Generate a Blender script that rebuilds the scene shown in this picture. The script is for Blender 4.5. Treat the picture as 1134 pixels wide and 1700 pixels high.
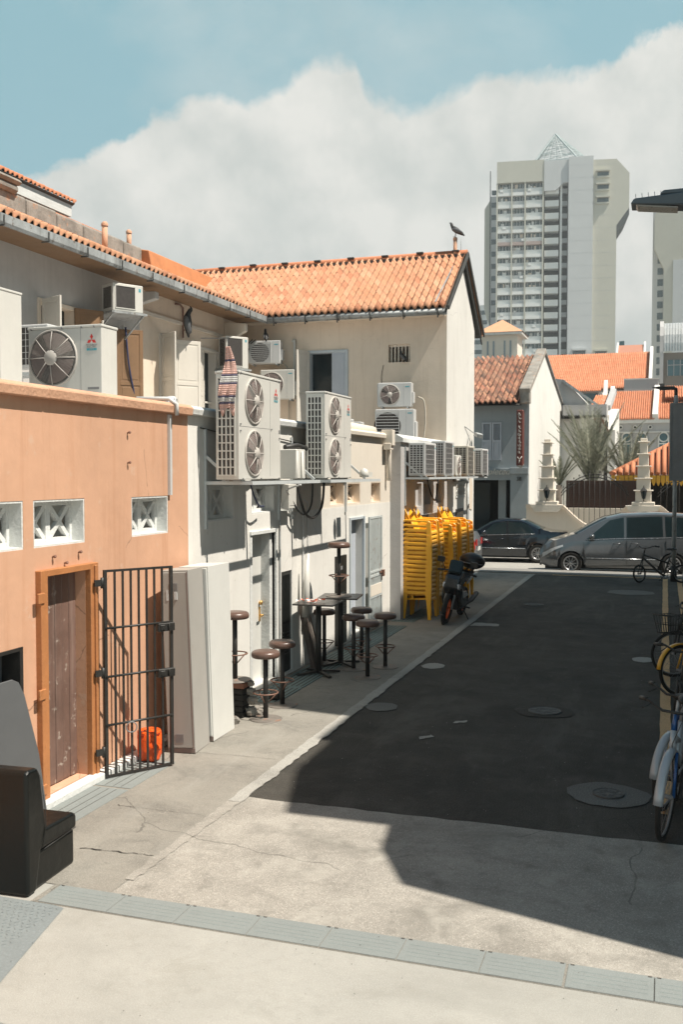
import bpy, math, random
from math import sin, cos, pi, radians as R, sqrt, atan2
from mathutils import Vector, Matrix, Euler
random.seed(11)
for o in list(bpy.data.objects): bpy.data.objects.remove(o)
S = bpy.context.scene
COL = S.collection

# ------------------------------------------------------------------ camera, sky, sun, exposure
cd = bpy.data.cameras.new('camera'); cam = bpy.data.objects.new('camera', cd); COL.objects.link(cam)
cam.location = (0, 0, 2.9); cam.rotation_euler = (R(90 - 2.30), 0, R(18.38))
cd.sensor_fit = 'VERTICAL'; cd.sensor_height = 36; cd.lens = 34.26; cd.clip_start = .05; cd.clip_end = 3000
cd.dof.use_dof = True; cd.dof.focus_distance = 13; cd.dof.aperture_fstop = 3.2
S.camera = cam
S.view_settings.view_transform = 'Standard'; S.view_settings.look = 'None'
S.view_settings.exposure = 0.68; S.view_settings.gamma = 1.0
SUN_EL = R(60.3)
sun_dir = Vector((0.5, -0.05, 0.5 * math.tan(SUN_EL))).normalized()
sd = bpy.data.lights.new('sun', 'SUN'); sd.energy = 4.9; sd.angle = R(.53); sd.color = (1, .925, .82)
sun = bpy.data.objects.new('sun', sd); COL.objects.link(sun); sun.location = (20, 0, 40)
sun.rotation_euler = (-sun_dir).to_track_quat('-Z', 'Y').to_euler()

W = bpy.data.worlds.new('World'); S.world = W; W.use_nodes = True
nt = W.node_tree; N = nt.nodes; L = nt.links; N.clear()
def wn(t, **k):
    n = N.new(t)
    for a, b in k.items(): setattr(n, a, b)
    return n
def wmath(op, a, b=None, c=None, clamp=False):
    n = N.new('ShaderNodeMath'); n.operation = op; n.use_clamp = clamp
    for i, x in enumerate((a, b, c)):
        if x is None: continue
        if isinstance(x, (int, float)): n.inputs[i].default_value = x
        else: L.new(x, n.inputs[i])
    return n.outputs[0]
out = wn('ShaderNodeOutputWorld'); bg = wn('ShaderNodeBackground'); L.new(bg.outputs[0], out.inputs[0])
sky = wn('ShaderNodeTexSky', sky_type='NISHITA', sun_disc=False)
sky.sun_elevation = SUN_EL; sky.sun_rotation = atan2(sun_dir.x, sun_dir.y); sky.dust_density = 2.0; sky.ozone_density = 1.2
SKY_STR = .10; bg.inputs[1].default_value = SKY_STR
geo = wn('ShaderNodeTexCoord'); sep = wn('ShaderNodeSeparateXYZ'); L.new(geo.outputs['Generated'], sep.inputs[0])
az = wmath('ARCTAN2', sep.outputs[0], sep.outputs[1])
el = wmath('ARCSINE', sep.outputs[2])
# cumulus edge: (azimuth deg, elevation deg) of the top of the cloud bank
def pdir(u, v):
    a = math.atan2(u - 567, 1618); k = 1618 / cos(a)
    return math.degrees(a) - 18.38, math.degrees(math.atan2(850 - v, k)) - 2.3
edge = [(-700, 420), (-300, 330), (0, 322), (80, 300), (170, 240), (260, 192), (380, 158), (410, 180), (470, 148), (520, 104), (590, 108), (612, 168),
        (700, 172), (790, 148), (850, 176), (930, 150), (1000, 108), (1060, 66), (1134, 56), (1500, 60), (2200, 200)]
AZ0, AZ1, EL1 = -75., 75., 40.
cr = wn('ShaderNodeValToRGB'); els = cr.color_ramp.elements
pts = [pdir(*p) for p in edge]
while len(els) > 1: els.remove(els[-1])
for i, (a, e) in enumerate(pts):
    t = (a - AZ0) / (AZ1 - AZ0)
    n = els[0] if i == 0 else els.new(t)
    n.position = t; n.color = (e / EL1,) * 3 + (1,)
L.new(wmath('DIVIDE', wmath('SUBTRACT', wmath('MULTIPLY', az, 180 / pi), AZ0), AZ1 - AZ0, clamp=True), cr.inputs[0])
eld = wmath('DIVIDE', wmath('MULTIPLY', el, 180 / pi), EL1)
def wnoise(scale, detail, rough=.55, dist=0.):
    n = wn('ShaderNodeTexNoise'); n.inputs['Scale'].default_value = scale; n.inputs['Detail'].default_value = detail
    n.inputs['Roughness'].default_value = rough; n.inputs['Distortion'].default_value = dist
    L.new(geo.outputs['Generated'], n.inputs['Vector']); return n.outputs[0]
nz = wmath('SUBTRACT', wnoise(6, 10, .60, .35), .5)
nz3 = wmath('SUBTRACT', wnoise(19, 8, .60, .2), .5)
nz2 = wmath('SUBTRACT', wnoise(2.6, 6, .55, .6), .5)
d = wmath('SUBTRACT', wmath('ADD', cr.outputs[0], wmath('ADD', wmath('MULTIPLY', nz, .20), wmath('ADD', wmath('MULTIPLY', nz2, .05), wmath('MULTIPLY', nz3, .03)))), eld)
mask = wmath('MULTIPLY', wmath('ADD', d, .016), wmath('ADD', 10, wmath('MULTIPLY', wmath('MULTIPLY', wnoise(3.4, 3), wnoise(3.4, 3)), 150)), clamp=True)
wisp = wmath('MULTIPLY', wmath('SUBTRACT', wnoise(2.3, 9, .62, .5), .49), 3.2, clamp=True)
mask = wmath('MAXIMUM', mask, wmath('MULTIPLY', wisp, .62), clamp=True)
# relief: the same noise sampled a little towards the sun, so that billows are lit from the upper right
def shifted(scale, det, off, ro=.55):
    m_ = wn('ShaderNodeMapping'); m_.inputs['Location'].default_value = off; L.new(geo.outputs['Generated'], m_.inputs['Vector'])
    n = wn('ShaderNodeTexNoise'); n.inputs['Scale'].default_value = scale; n.inputs['Detail'].default_value = det; n.inputs['Roughness'].default_value = ro; L.new(m_.outputs[0], n.inputs['Vector']); return n.outputs[0]
rel = wmath('SUBTRACT', shifted(6.5, 8, (0, 0, 0)), shifted(6.5, 8, (.028, 0, .034)))
rel2 = wmath('SUBTRACT', shifted(17, 7, (5, 0, 0)), shifted(17, 7, (5.010, 0, .014)))
lit = wmath('ADD', .52, wmath('ADD', wmath('MULTIPLY', rel, 3.8), wmath('MULTIPLY', rel2, 1.2)), clamp=True)
deep = wmath('MULTIPLY', d, 1.5, clamp=True)
fac = wmath('ADD', wmath('MULTIPLY', wmath('SUBTRACT', 1, lit), .75), wmath('MULTIPLY', deep, .45), clamp=True)
ccol = wn('ShaderNodeMix', data_type='RGBA'); ccol.inputs[6].default_value = (5.3, 5.25, 4.95, 1); ccol.inputs[7].default_value = (3.55, 3.8, 3.65, 1)
L.new(fac, ccol.inputs[0])
tint = wn('ShaderNodeMix', data_type='RGBA', blend_type='MIX'); tint.inputs[0].default_value = .80
L.new(sky.outputs[0], tint.inputs[6]); tint.inputs[7].default_value = (1.75, 3.3, 3.55, 1)
mx = wn('ShaderNodeMix', data_type='RGBA'); L.new(mask, mx.inputs[0]); L.new(tint.outputs[2], mx.inputs[6]); L.new(ccol.outputs[2], mx.inputs[7])
# deep clear sky overhead, above the cloud bank
hi = wn('ShaderNodeMix', data_type='RGBA'); L.new(wmath('MULTIPLY', wmath('SUBTRACT', eld, .72), 2.6, clamp=True), hi.inputs[0]); L.new(mx.outputs[2], hi.inputs[6]); hi.inputs[7].default_value = (.42, .95, 1.5, 1)
L.new(hi.outputs[2], bg.inputs[0])


# ------------------------------------------------------------------ materials
def _nodes(name):
    m = bpy.data.materials.new(name); m.use_nodes = True; t = m.node_tree
    return m, t, t.nodes['Principled BSDF']
MC = {}
def mat(name, col, rough=.6, var=.12, scale=4., metal=0., bump=0., bscale=30., spec=.5, coat=0., streak=0., streakcol=None, spots=0., spotcol=(.2, .12, .07), spotscale=8., dirt=0., crack=0., rvar=.15):
    """procedural surface: soft colour noise + vertical streaks + worn spots + cracks + bump"""
    if name in MC: return MC[name]
    m, t, b = _nodes(name); n = t.nodes; l = t.links
    tc = n.new('ShaderNodeTexCoord').outputs['Object']
    def noise(sc, det=4., vec=None, rough_=.55):
        k = n.new('ShaderNodeTexNoise'); k.inputs['Scale'].default_value = sc; k.inputs['Detail'].default_value = det; k.inputs['Roughness'].default_value = rough_
        l.new(vec or tc, k.inputs['Vector']); return k.outputs[0]
    def math_(op, a, b_=None, clamp=False):
        k = n.new('ShaderNodeMath'); k.operation = op; k.use_clamp = clamp
        for i, x in enumerate((a, b_)):
            if x is None: continue
            if isinstance(x, (int, float)): k.inputs[i].default_value = x
            else: l.new(x, k.inputs[i])
        return k.outputs[0]
    def mixc(f, a, c, mode='MIX'):
        k = n.new('ShaderNodeMix'); k.data_type = 'RGBA'; k.blend_type = mode
        if isinstance(f, (int, float)): k.inputs[0].default_value = f
        else: l.new(f, k.inputs[0])
        for i, x in ((6, a), (7, c)):
            if isinstance(x, tuple): k.inputs[i].default_value = x + (1,) if len(x) == 3 else x
            else: l.new(x, k.inputs[i])
        return k.outputs[2]
    col = tuple(col)
    lo = tuple(c * (1 - var) for c in col); hi = tuple(min(1, c * (1 + var)) for c in col)
    f = math_('MULTIPLY', math_('SUBTRACT', math_('ADD', math_('MULTIPLY', noise(scale, 6), .7), math_('MULTIPLY', noise(scale * 6, 4), .3)), .3), 2.5, True)
    c = mixc(f, lo, hi)
    if streak:
        mp = n.new('ShaderNodeMapping'); mp.inputs['Scale'].default_value = (7, 7, .35); l.new(tc, mp.inputs[0])
        s = math_('MULTIPLY', math_('SUBTRACT', noise(1.0, 5, mp.outputs[0], .7), .52), 5, True)
        s = math_('MULTIPLY', s, math_('MULTIPLY', noise(.7, 3), streak * 1.6, True))
        c = mixc(s, c, streakcol or tuple(x * .55 for x in col))
    if dirt:
        s = math_('MULTIPLY', math_('SUBTRACT', noise(.9, 8, None, .68), .52), 4, True)
        c = mixc(math_('MULTIPLY', s, dirt), c, tuple(x * .45 for x in col))
    if spots:
        s = math_('MULTIPLY', math_('SUBTRACT', noise(spotscale, 6, None, .7), .66 - .1 * min(spots, 1)), 18, True)
        c = mixc(math_('MULTIPLY', s, min(1, spots)), c, spotcol)
    if crack:
        v = n.new('ShaderNodeTexVoronoi'); v.feature = 'DISTANCE_TO_EDGE'; v.inputs['Scale'].default_value = .55
        wv = n.new('ShaderNodeMix'); wv.data_type = 'VECTOR'; wv.inputs[0].default_value = .16
        nn = n.new('ShaderNodeTexNoise'); nn.inputs['Scale'].default_value = 3; nn.inputs['Detail'].default_value = 6; l.new(tc, nn.inputs['Vector'])
        l.new(tc, wv.inputs[4]); l.new(nn.outputs['Color'], wv.inputs[5]); l.new(wv.outputs[1], v.inputs['Vector'])
        s = math_('LESS_THAN', v.outputs[0], .0016)
        s = math_('MULTIPLY', s, math_('GREATER_THAN', noise(.8, 2), .53))
        c = mixc(math_('MULTIPLY', s, crack), c, tuple(x * .35 for x in col))
    l.new(c, b.inputs['Base Color'])
    l.new(math_('ADD', math_('MULTIPLY', math_('SUBTRACT', noise(scale * 2.3, 5), .5), rvar * 2), rough, True), b.inputs['Roughness'])
    b.inputs['Metallic'].default_value = metal; b.inputs['Specular IOR Level'].default_value = spec
    b.inputs['Coat Weight'].default_value = coat; b.inputs['Coat Roughness'].default_value = .06
    if bump:
        k = n.new('ShaderNodeBump'); k.inputs['Strength'].default_value = bump; k.inputs['Distance'].default_value = .02
        l.new(math_('ADD', noise(bscale, 6), math_('MULTIPLY', noise(bscale * .12, 3), 1.5)), k.inputs['Height']); l.new(k.outputs[0], b.inputs['Normal'])
    MC[name] = m; return m

def ground_mat(name, col, var, speck, speckscale, stain, staincol, rough=.85, bump=.25, scratch=0., cracks=0.):
    m, t, b = _nodes(name); n = t.nodes; l = t.links
    tc = n.new('ShaderNodeTexCoord').outputs['Object']
    def noise(sc, det=4., ro=.55, vec=None, dis=0.):
        k = n.new('ShaderNodeTexNoise'); k.inputs['Scale'].default_value = sc; k.inputs['Detail'].default_value = det; k.inputs['Roughness'].default_value = ro; k.inputs['Distortion'].default_value = dis
        l.new(vec or tc, k.inputs['Vector']); return k.outputs[0]
    def ma(op, a, b_=None, clamp=False):
        k = n.new('ShaderNodeMath'); k.operation = op; k.use_clamp = clamp
        for i, x in enumerate((a, b_)):
            if x is None: continue
            if isinstance(x, (int, float)): k.inputs[i].default_value = x
            else: l.new(x, k.inputs[i])
        return k.outputs[0]
    def mixc(f, a, c):
        k = n.new('ShaderNodeMix'); k.data_type = 'RGBA'; l.new(f, k.inputs[0]) if not isinstance(f, float) else setattr(k.inputs[0], 'default_value', f)
        for i, x in ((6, a), (7, c)):
            if isinstance(x, tuple): k.inputs[i].default_value = x + (1,)
            else: l.new(x, k.inputs[i])
        return k.outputs[2]
    c = mixc(ma('MULTIPLY', ma('SUBTRACT', noise(.8, 8, .6), .3), 2.4, True), tuple(x * (1 - var) for x in col), tuple(x * (1 + var) for x in col))
    c = mixc(ma('MULTIPLY', ma('MULTIPLY', ma('SUBTRACT', noise(1.7, 9, .72, None, .6), .5), 5, True), stain), c, staincol)
    mid = noise(14, 5, .7)
    c = mixc(ma('MULTIPLY', ma('MULTIPLY', ma('SUBTRACT', mid, .5), 4, True), .28), c, tuple(x * .62 for x in col))
    sp = noise(speckscale, 2, .5)
    c = mixc(ma('MULTIPLY', ma('MULTIPLY', ma('SUBTRACT', sp, .55), 7, True), speck), c, tuple(min(1, x * 2.0 + .02) for x in col))
    c = mixc(ma('MULTIPLY', ma('MULTIPLY', ma('SUBTRACT', .45, sp), 7, True), speck), c, tuple(x * .45 for x in col))
    if scratch:
        mp = n.new('ShaderNodeMapping'); mp.inputs['Scale'].default_value = (.6, 6, 1); mp.inputs['Rotation'].default_value = (0, 0, .25); l.new(tc, mp.inputs[0])
        s = ma('MULTIPLY', ma('SUBTRACT', noise(2.2, 8, .75, mp.outputs[0], 1.), .57), 9, True)
        c = mixc(ma('MULTIPLY', s, scratch), c, tuple(min(1, x * 1.7) for x in col))
    if cracks:
        v = n.new('ShaderNodeTexVoronoi'); v.feature = 'DISTANCE_TO_EDGE'; v.inputs['Scale'].default_value = .45
        wv = n.new('ShaderNodeMix'); wv.data_type = 'VECTOR'; wv.inputs[0].default_value = .2
        nn = n.new('ShaderNodeTexNoise'); nn.inputs['Scale'].default_value = 2.5; nn.inputs['Detail'].default_value = 7; l.new(tc, nn.inputs['Vector'])
        l.new(tc, wv.inputs[4]); l.new(nn.outputs['Color'], wv.inputs[5]); l.new(wv.outputs[1], v.inputs['Vector'])
        s = ma('MULTIPLY', ma('LESS_THAN', v.outputs[0], .0022), ma('GREATER_THAN', noise(.9, 2), .5))
        c = mixc(ma('MULTIPLY', s, cracks), c, tuple(x * .35 for x in col))
    l.new(c, b.inputs['Base Color'])
    l.new(ma('ADD', ma('MULTIPLY', ma('SUBTRACT', noise(3, 5), .5), .25), rough, True), b.inputs['Roughness'])
    k = n.new('ShaderNodeBump'); k.inputs['Strength'].default_value = bump; k.inputs['Distance'].default_value = .01
    l.new(ma('ADD', noise(speckscale * .7, 3), ma('MULTIPLY', noise(9, 4), .8)), k.inputs['Height']); l.new(k.outputs[0], b.inputs['Normal'])
    MC[name] = m; return m

def tile_mat(name, cols, dirt=.3, dirtcol=(.05, .035, .025)):
    """clay tiles: every tile (UV cell) gets its own fired colour"""
    m, t, b = _nodes(name); n = t.nodes; l = t.links
    uv = n.new('ShaderNodeUVMap').outputs[0]
    fl = n.new('ShaderNodeVectorMath'); fl.operation = 'FLOOR'; l.new(uv, fl.inputs[0])
    w = n.new('ShaderNodeTexWhiteNoise'); w.noise_dimensions = '2D'; l.new(fl.outputs[0], w.inputs['Vector'])
    cr = n.new('ShaderNodeValToRGB'); e = cr.color_ramp.elements
    for i, c in enumerate(cols):
        q = e[i] if i < 2 else e.new(i / (len(cols) - 1)); q.position = i / (len(cols) - 1); q.color = c + (1,)
    l.new(w.outputs[0], cr.inputs[0])
    tc = n.new('ShaderNodeTexCoord').outputs['Object']
    k = n.new('ShaderNodeTexNoise'); k.inputs['Scale'].default_value = 2.2; k.inputs['Detail'].default_value = 8; k.inputs['Roughness'].default_value = .7; l.new(tc, k.inputs['Vector'])
    k2 = n.new('ShaderNodeTexNoise'); k2.inputs['Scale'].default_value = 22; k2.inputs['Detail'].default_value = 4; l.new(tc, k2.inputs['Vector'])
    a = n.new('ShaderNodeMath'); a.operation = 'MULTIPLY_ADD'; l.new(k.outputs[0], a.inputs[0]); a.inputs[1].default_value = 5; a.inputs[2].default_value = -2.75; a.use_clamp = True
    a2 = n.new('ShaderNodeMath'); a2.operation = 'MULTIPLY'; l.new(a.outputs[0], a2.inputs[0]); a2.inputs[1].default_value = dirt
    a3 = n.new('ShaderNodeMath'); a3.operation = 'MULTIPLY_ADD'; l.new(k2.outputs[0], a3.inputs[0]); a3.inputs[1].default_value = .5; l.new(a2.outputs[0], a3.inputs[2]); 
    a4 = n.new('ShaderNodeMath'); a4.operation = 'SUBTRACT'; l.new(a3.outputs[0], a4.inputs[0]); a4.inputs[1].default_value = .2; a4.use_clamp = True
    mx = n.new('ShaderNodeMix'); mx.data_type = 'RGBA'; l.new(a4.outputs[0], mx.inputs[0]); l.new(cr.outputs[0], mx.inputs[6]); mx.inputs[7].default_value = dirtcol + (1,)
    l.new(mx.outputs[2], b.inputs['Base Color']); b.inputs['Roughness'].default_value = .85
    MC[name] = m; return m

M = {}
M['orange'] = mat('orange_plaster', (.58, .335, .215), .8, .09, 1.1, bump=.12, bscale=14, streak=.7, streakcol=(.46, .225, .12), spots=.55, spotcol=(.58, .40, .29), spotscale=3.5, crack=.6, dirt=.10)
M['orange_cap'] = mat('orange_coping_plaster', (.58, .33, .21), .8, .12, 2.5, bump=.4, streak=.3, dirt=.55, spots=.5, spotcol=(.33, .22, .16), spotscale=9)
M['white'] = mat('white_plaster', (.72, .705, .66), .8, .05, 1.2, bump=.12, bscale=24, streak=.4, streakcol=(.47, .45, .40), spots=.4, spotcol=(.42, .39, .34), spotscale=6, crack=.5, dirt=.2)
M['white_cap'] = mat('white_coping_plaster', (.62, .63, .61), .8, .08, 2.5, bump=.4, dirt=.35)
M['cream'] = mat('cream_plaster', (.72, .615, .50), .8, .07, 1.2, bump=.12, bscale=24, streak=.3, streakcol=(.44, .33, .23), spots=.3, spotcol=(.5, .42, .34), crack=.2)
M['cream2'] = mat('pale_cream_plaster', (.70, .64, .55), .8, .05, 1.0, bump=.12, streak=.22, streakcol=(.5, .42, .33))
M['grey_up'] = mat('grey_upper_plaster', (.48, .465, .44), .85, .10, 1.0, bump=.12, streak=.4, streakcol=(.33, .32, .30), dirt=.3)
M['greywall'] = mat('blue_grey_plaster', (.30, .34, .36), .85, .06, 1.2, bump=.3, streak=.2)
M['greyside'] = mat('pale_grey_plaster', (.46, .45, .44), .85, .06, 1.2, bump=.3, streak=.25, dirt=.15)
M['far_white'] = mat('far_white_render', (.66, .66, .63), .85, .05, .4, streak=.12)
M['tile'] = tile_mat('orange_clay_tiles', [(.50, .235, .125), (.58, .30, .17), (.54, .265, .145), (.62, .345, .21), (.47, .20, .105)], .32)
M['tile_old'] = tile_mat('weathered_clay_tiles', [(.36, .15, .09), (.22, .10, .065), (.45, .24, .15), (.10, .06, .045), (.42, .19, .11)], .75)
M['tile_new'] = tile_mat('fresh_clay_tiles', [(.55, .21, .105), (.60, .25, .13), (.52, .19, .09)], .08)
M['cement'] = mat('stained_cement', (.27, .25, .22), .9, .4, 3, bump=.5, dirt=.7, spots=.8, spotcol=(.42, .24, .15), spotscale=4)
M['gutter'] = mat('galvanised_gutter', (.36, .38, .38), .6, .35, 3, metal=.15, streak=.9, streakcol=(.08, .075, .065), spots=.8, spotcol=(.16, .12, .09), spotscale=9)
M['darkgutter'] = mat('dark_bargeboard', (.06, .06, .055), .6, .3, 4)
M['wood'] = mat('worn_brown_boards', (.155, .095, .075), .45, .28, 2.5, streak=.9, streakcol=(.27, .20, .17), spots=.6, spotcol=(.50, .44, .38), spotscale=7)
M['rustframe'] = mat('rust_orange_metal', (.42, .175, .065), .55, .15, 4, spots=.35, spotcol=(.16, .07, .04), bump=.15)
M['shut_brown'] = mat('brown_shutter_paint', (.23, .135, .07), .55, .12, 3, spots=.2)
M['shut_white'] = mat('cream_shutter_paint', (.62, .585, .52), .6, .06, 3, spots=.25, spotcol=(.4, .34, .27))
M['shut_blue'] = mat('pale_blue_shutter_paint', (.44, .48, .53), .6, .05, 3)
M['frame_blue'] = mat('pale_blue_window_frame', (.47, .52, .55), .6, .08, 3)
M['ac'] = mat('offwhite_enamel', (.60, .59, .545), .42, .05, 3, streak=.12, streakcol=(.4, .37, .32), rvar=.08)
M['ac_lt'] = mat('grey_enamel', (.55, .555, .545), .42, .05, 3, rvar=.08)
M['ac_old'] = mat('yellowed_enamel', (.52, .49, .42), .5, .12, 3, streak=.5, streakcol=(.3, .25, .19), spots=.2)
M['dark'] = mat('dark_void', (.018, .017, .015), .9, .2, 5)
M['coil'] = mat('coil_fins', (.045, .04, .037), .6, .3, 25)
M['fan'] = mat('brown_fan_blades', (.19, .135, .125), .5, .12, 5)
M['wire'] = mat('pale_wire_guard', (.50, .47, .43), .5, .05)
M['red'] = mat('red_emblem', (.62, .03, .025), .5, .03)
M['teal'] = mat('teal_label', (.08, .34, .40), .5, .03)
M['greyt'] = mat('grey_lettering', (.22, .22, .22), .6, .03)
M['bracket'] = mat('painted_steel_bracket', (.52, .55, .55), .55, .1, 5, spots=.3)
M['blackm'] = mat('black_painted_steel', (.022, .021, .019), .5, .35, 8, spots=.3, spotcol=(.13, .08, .06), spotscale=26)
M['hatch'] = mat('black_metal_door', (.012, .014, .013), .38, .3, 5)
M['seat'] = mat('brown_leatherette', (.115, .068, .052), .34, .16, 7, bump=.12, bscale=45, spots=.3, spotcol=(.20, .13, .10), spotscale=14)
M['rustrim'] = mat('rusty_footring', (.19, .10, .07), .5, .3, 14)
M['basegrey'] = mat('worn_base_disc', (.17, .15, .13), .55, .25, 9, spots=.7, spotcol=(.33, .13, .06))
M['yellow'] = mat('yellow_plastic', (.88, .44, .025), .36, .05, 6, rvar=.06, spots=.12, spotcol=(.5, .26, .05))
M['locker'] = mat('beige_grey_locker_steel', (.37, .355, .325), .5, .04, 3, streak=.15, spots=.15, spotcol=(.3, .2, .15))
M['locker2'] = mat('pale_locker_steel', (.62, .62, .585), .5, .04, 3, streak=.12)
M['lockedge'] = mat('brown_locker_edge', (.22, .165, .145), .5, .1)
M['sack'] = mat('orange_plastic_sack', (.80, .10, .012), .33, .12, 9, bump=.6, bscale=14)
M['blackleather'] = mat('black_leatherette', (.0045, .0055, .005), .36, .2, 6, bump=.25, bscale=9, spec=.35)
M['greyboard'] = mat('grey_board', (.10, .104, .107), .6, .05, 4)
M['concrete'] = ground_mat('pale_concrete', (.31, .29, .255), .24, .5, 130, .75, (.20, .185, .16), cracks=.7)
M['concrete_fg'] = ground_mat('smooth_pale_concrete', (.335, .328, .298), .12, .2, 120, .6, (.265, .255, .222), bump=.15)
def wear(m, amount, col, sx=3.2, sy=.22, thr=.5):
    t = m.node_tree; n = t.nodes; l = t.links; b = n['Principled BSDF']; src = b.inputs['Base Color'].links[0].from_socket
    mp = n.new('ShaderNodeMapping'); mp.inputs['Scale'].default_value = (sx, sy, 1); l.new(n.new('ShaderNodeTexCoord').outputs['Object'], mp.inputs[0])
    k = n.new('ShaderNodeTexNoise'); k.inputs['Scale'].default_value = 1; k.inputs['Detail'].default_value = 9; k.inputs['Roughness'].default_value = .65; k.inputs['Distortion'].default_value = .4; l.new(mp.outputs[0], k.inputs['Vector'])
    a = n.new('ShaderNodeMath'); a.operation = 'SUBTRACT'; l.new(k.outputs[0], a.inputs[0]); a.inputs[1].default_value = thr
    c = n.new('ShaderNodeMath'); c.operation = 'MULTIPLY'; c.use_clamp = True; l.new(a.outputs[0], c.inputs[0]); c.inputs[1].default_value = 5 * amount
    x = n.new('ShaderNodeMix'); x.data_type = 'RGBA'; l.new(c.outputs[0], x.inputs[0]); l.new(src, x.inputs[6]); x.inputs[7].default_value = col + (1,); l.new(x.outputs[2], b.inputs['Base Color'])
wear(M['concrete'], .8, (.15, .142, .122), 1.1, 1.6, .51); wear(M['concrete'], .8, (.16, .15, .13), 5, 4, .55); wear(M['concrete_fg'], .5, (.25, .246, .222), .5, 1.3, .5); wear(M['concrete'], .8, (.40, .38, .335), 2.6, 2.2, .54); wear(M['concrete_fg'], .5, (.24, .235, .21), 3.5, 3, .57)
M['pave'] = ground_mat('weathered_pavement', (.235, .22, .19), .2, .5, 150, .7, (.11, .105, .093), scratch=.35, cracks=.6)
M['asphalt'] = ground_mat('dark_asphalt', (.040, .036, .029), .30, .8, 80, .8, (.080, .074, .060), scratch=.5, bump=.8, cracks=.5)
wear(M['asphalt'], .9, (.095, .088, .074), 1.6, .3, .52); wear(M['asphalt'], .9, (.018, .017, .014), .9, .7, .50); wear(M['asphalt'], .8, (.11, .105, .09), 7, 4, .60); wear(M['pave'], .5, (.30, .29, .26), 3, .5, .55)
M['drain'] = ground_mat('grey_green_cement_slab', (.21, .23, .222), .07, .2, 140, .35, (.19, .21, .205), bump=.12)
M['drain_g'] = ground_mat('green_grey_drain_cover', (.15, .205, .20), .16, .3, 100, .5, (.09, .12, .115), bump=.2)
M['plate'] = ground_mat('grey_metal_plate', (.20, .225, .228), .06, .12, 60, .3, (.15, .17, .175), rough=.6)
M['gap'] = mat('dark_gap', (.03, .026, .022), .9, .2)
M['line'] = ground_mat('worn_cement_band', (.33, .32, .29), .15, .5, 90, .7, (.17, .165, .15), scratch=.3)
M['yline'] = ground_mat('worn_yellow_paint', (.58, .37, .19), .12, .4, 80, .5, (.40, .27, .15))
M['kerb'] = ground_mat('kerb_stone', (.22, .215, .20), .15, .5, 60, .5, (.12, .12, .11))
M['street'] = ground_mat('sunlit_street', (.33, .32, .29), .08, .3, 80, .3, (.25, .24, .22))
M['earth'] = ground_mat('city_ground', (.22, .21, .19), .15, .2, 5, .4, (.14, .14, .12))
M['iron'] = mat('cast_iron_cover', (.085, .085, .08), .6, .3, 12, bump=.5)
M['patch'] = ground_mat('cement_patch', (.13, .13, .12), .25, .5, 70, .6, (.075, .075, .07))
M['glass'] = mat('window_glass', (.012, .022, .025), .05, .2, 1, spec=.45, rvar=.02)
M['glassblue'] = mat('teal_window_glass', (.05, .13, .15), .15, .2, 1, spec=.8, rvar=.03)
M['foliage'] = mat('grey_green_leaves', (.15, .165, .115), .6, .4, 9)
M['foliage2'] = mat('dusty_olive_leaves', (.29, .295, .225), .6, .35, 9)
M['bark'] = mat('bark', (.12, .10, .08), .9, .3, 12, bump=.5)

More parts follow.
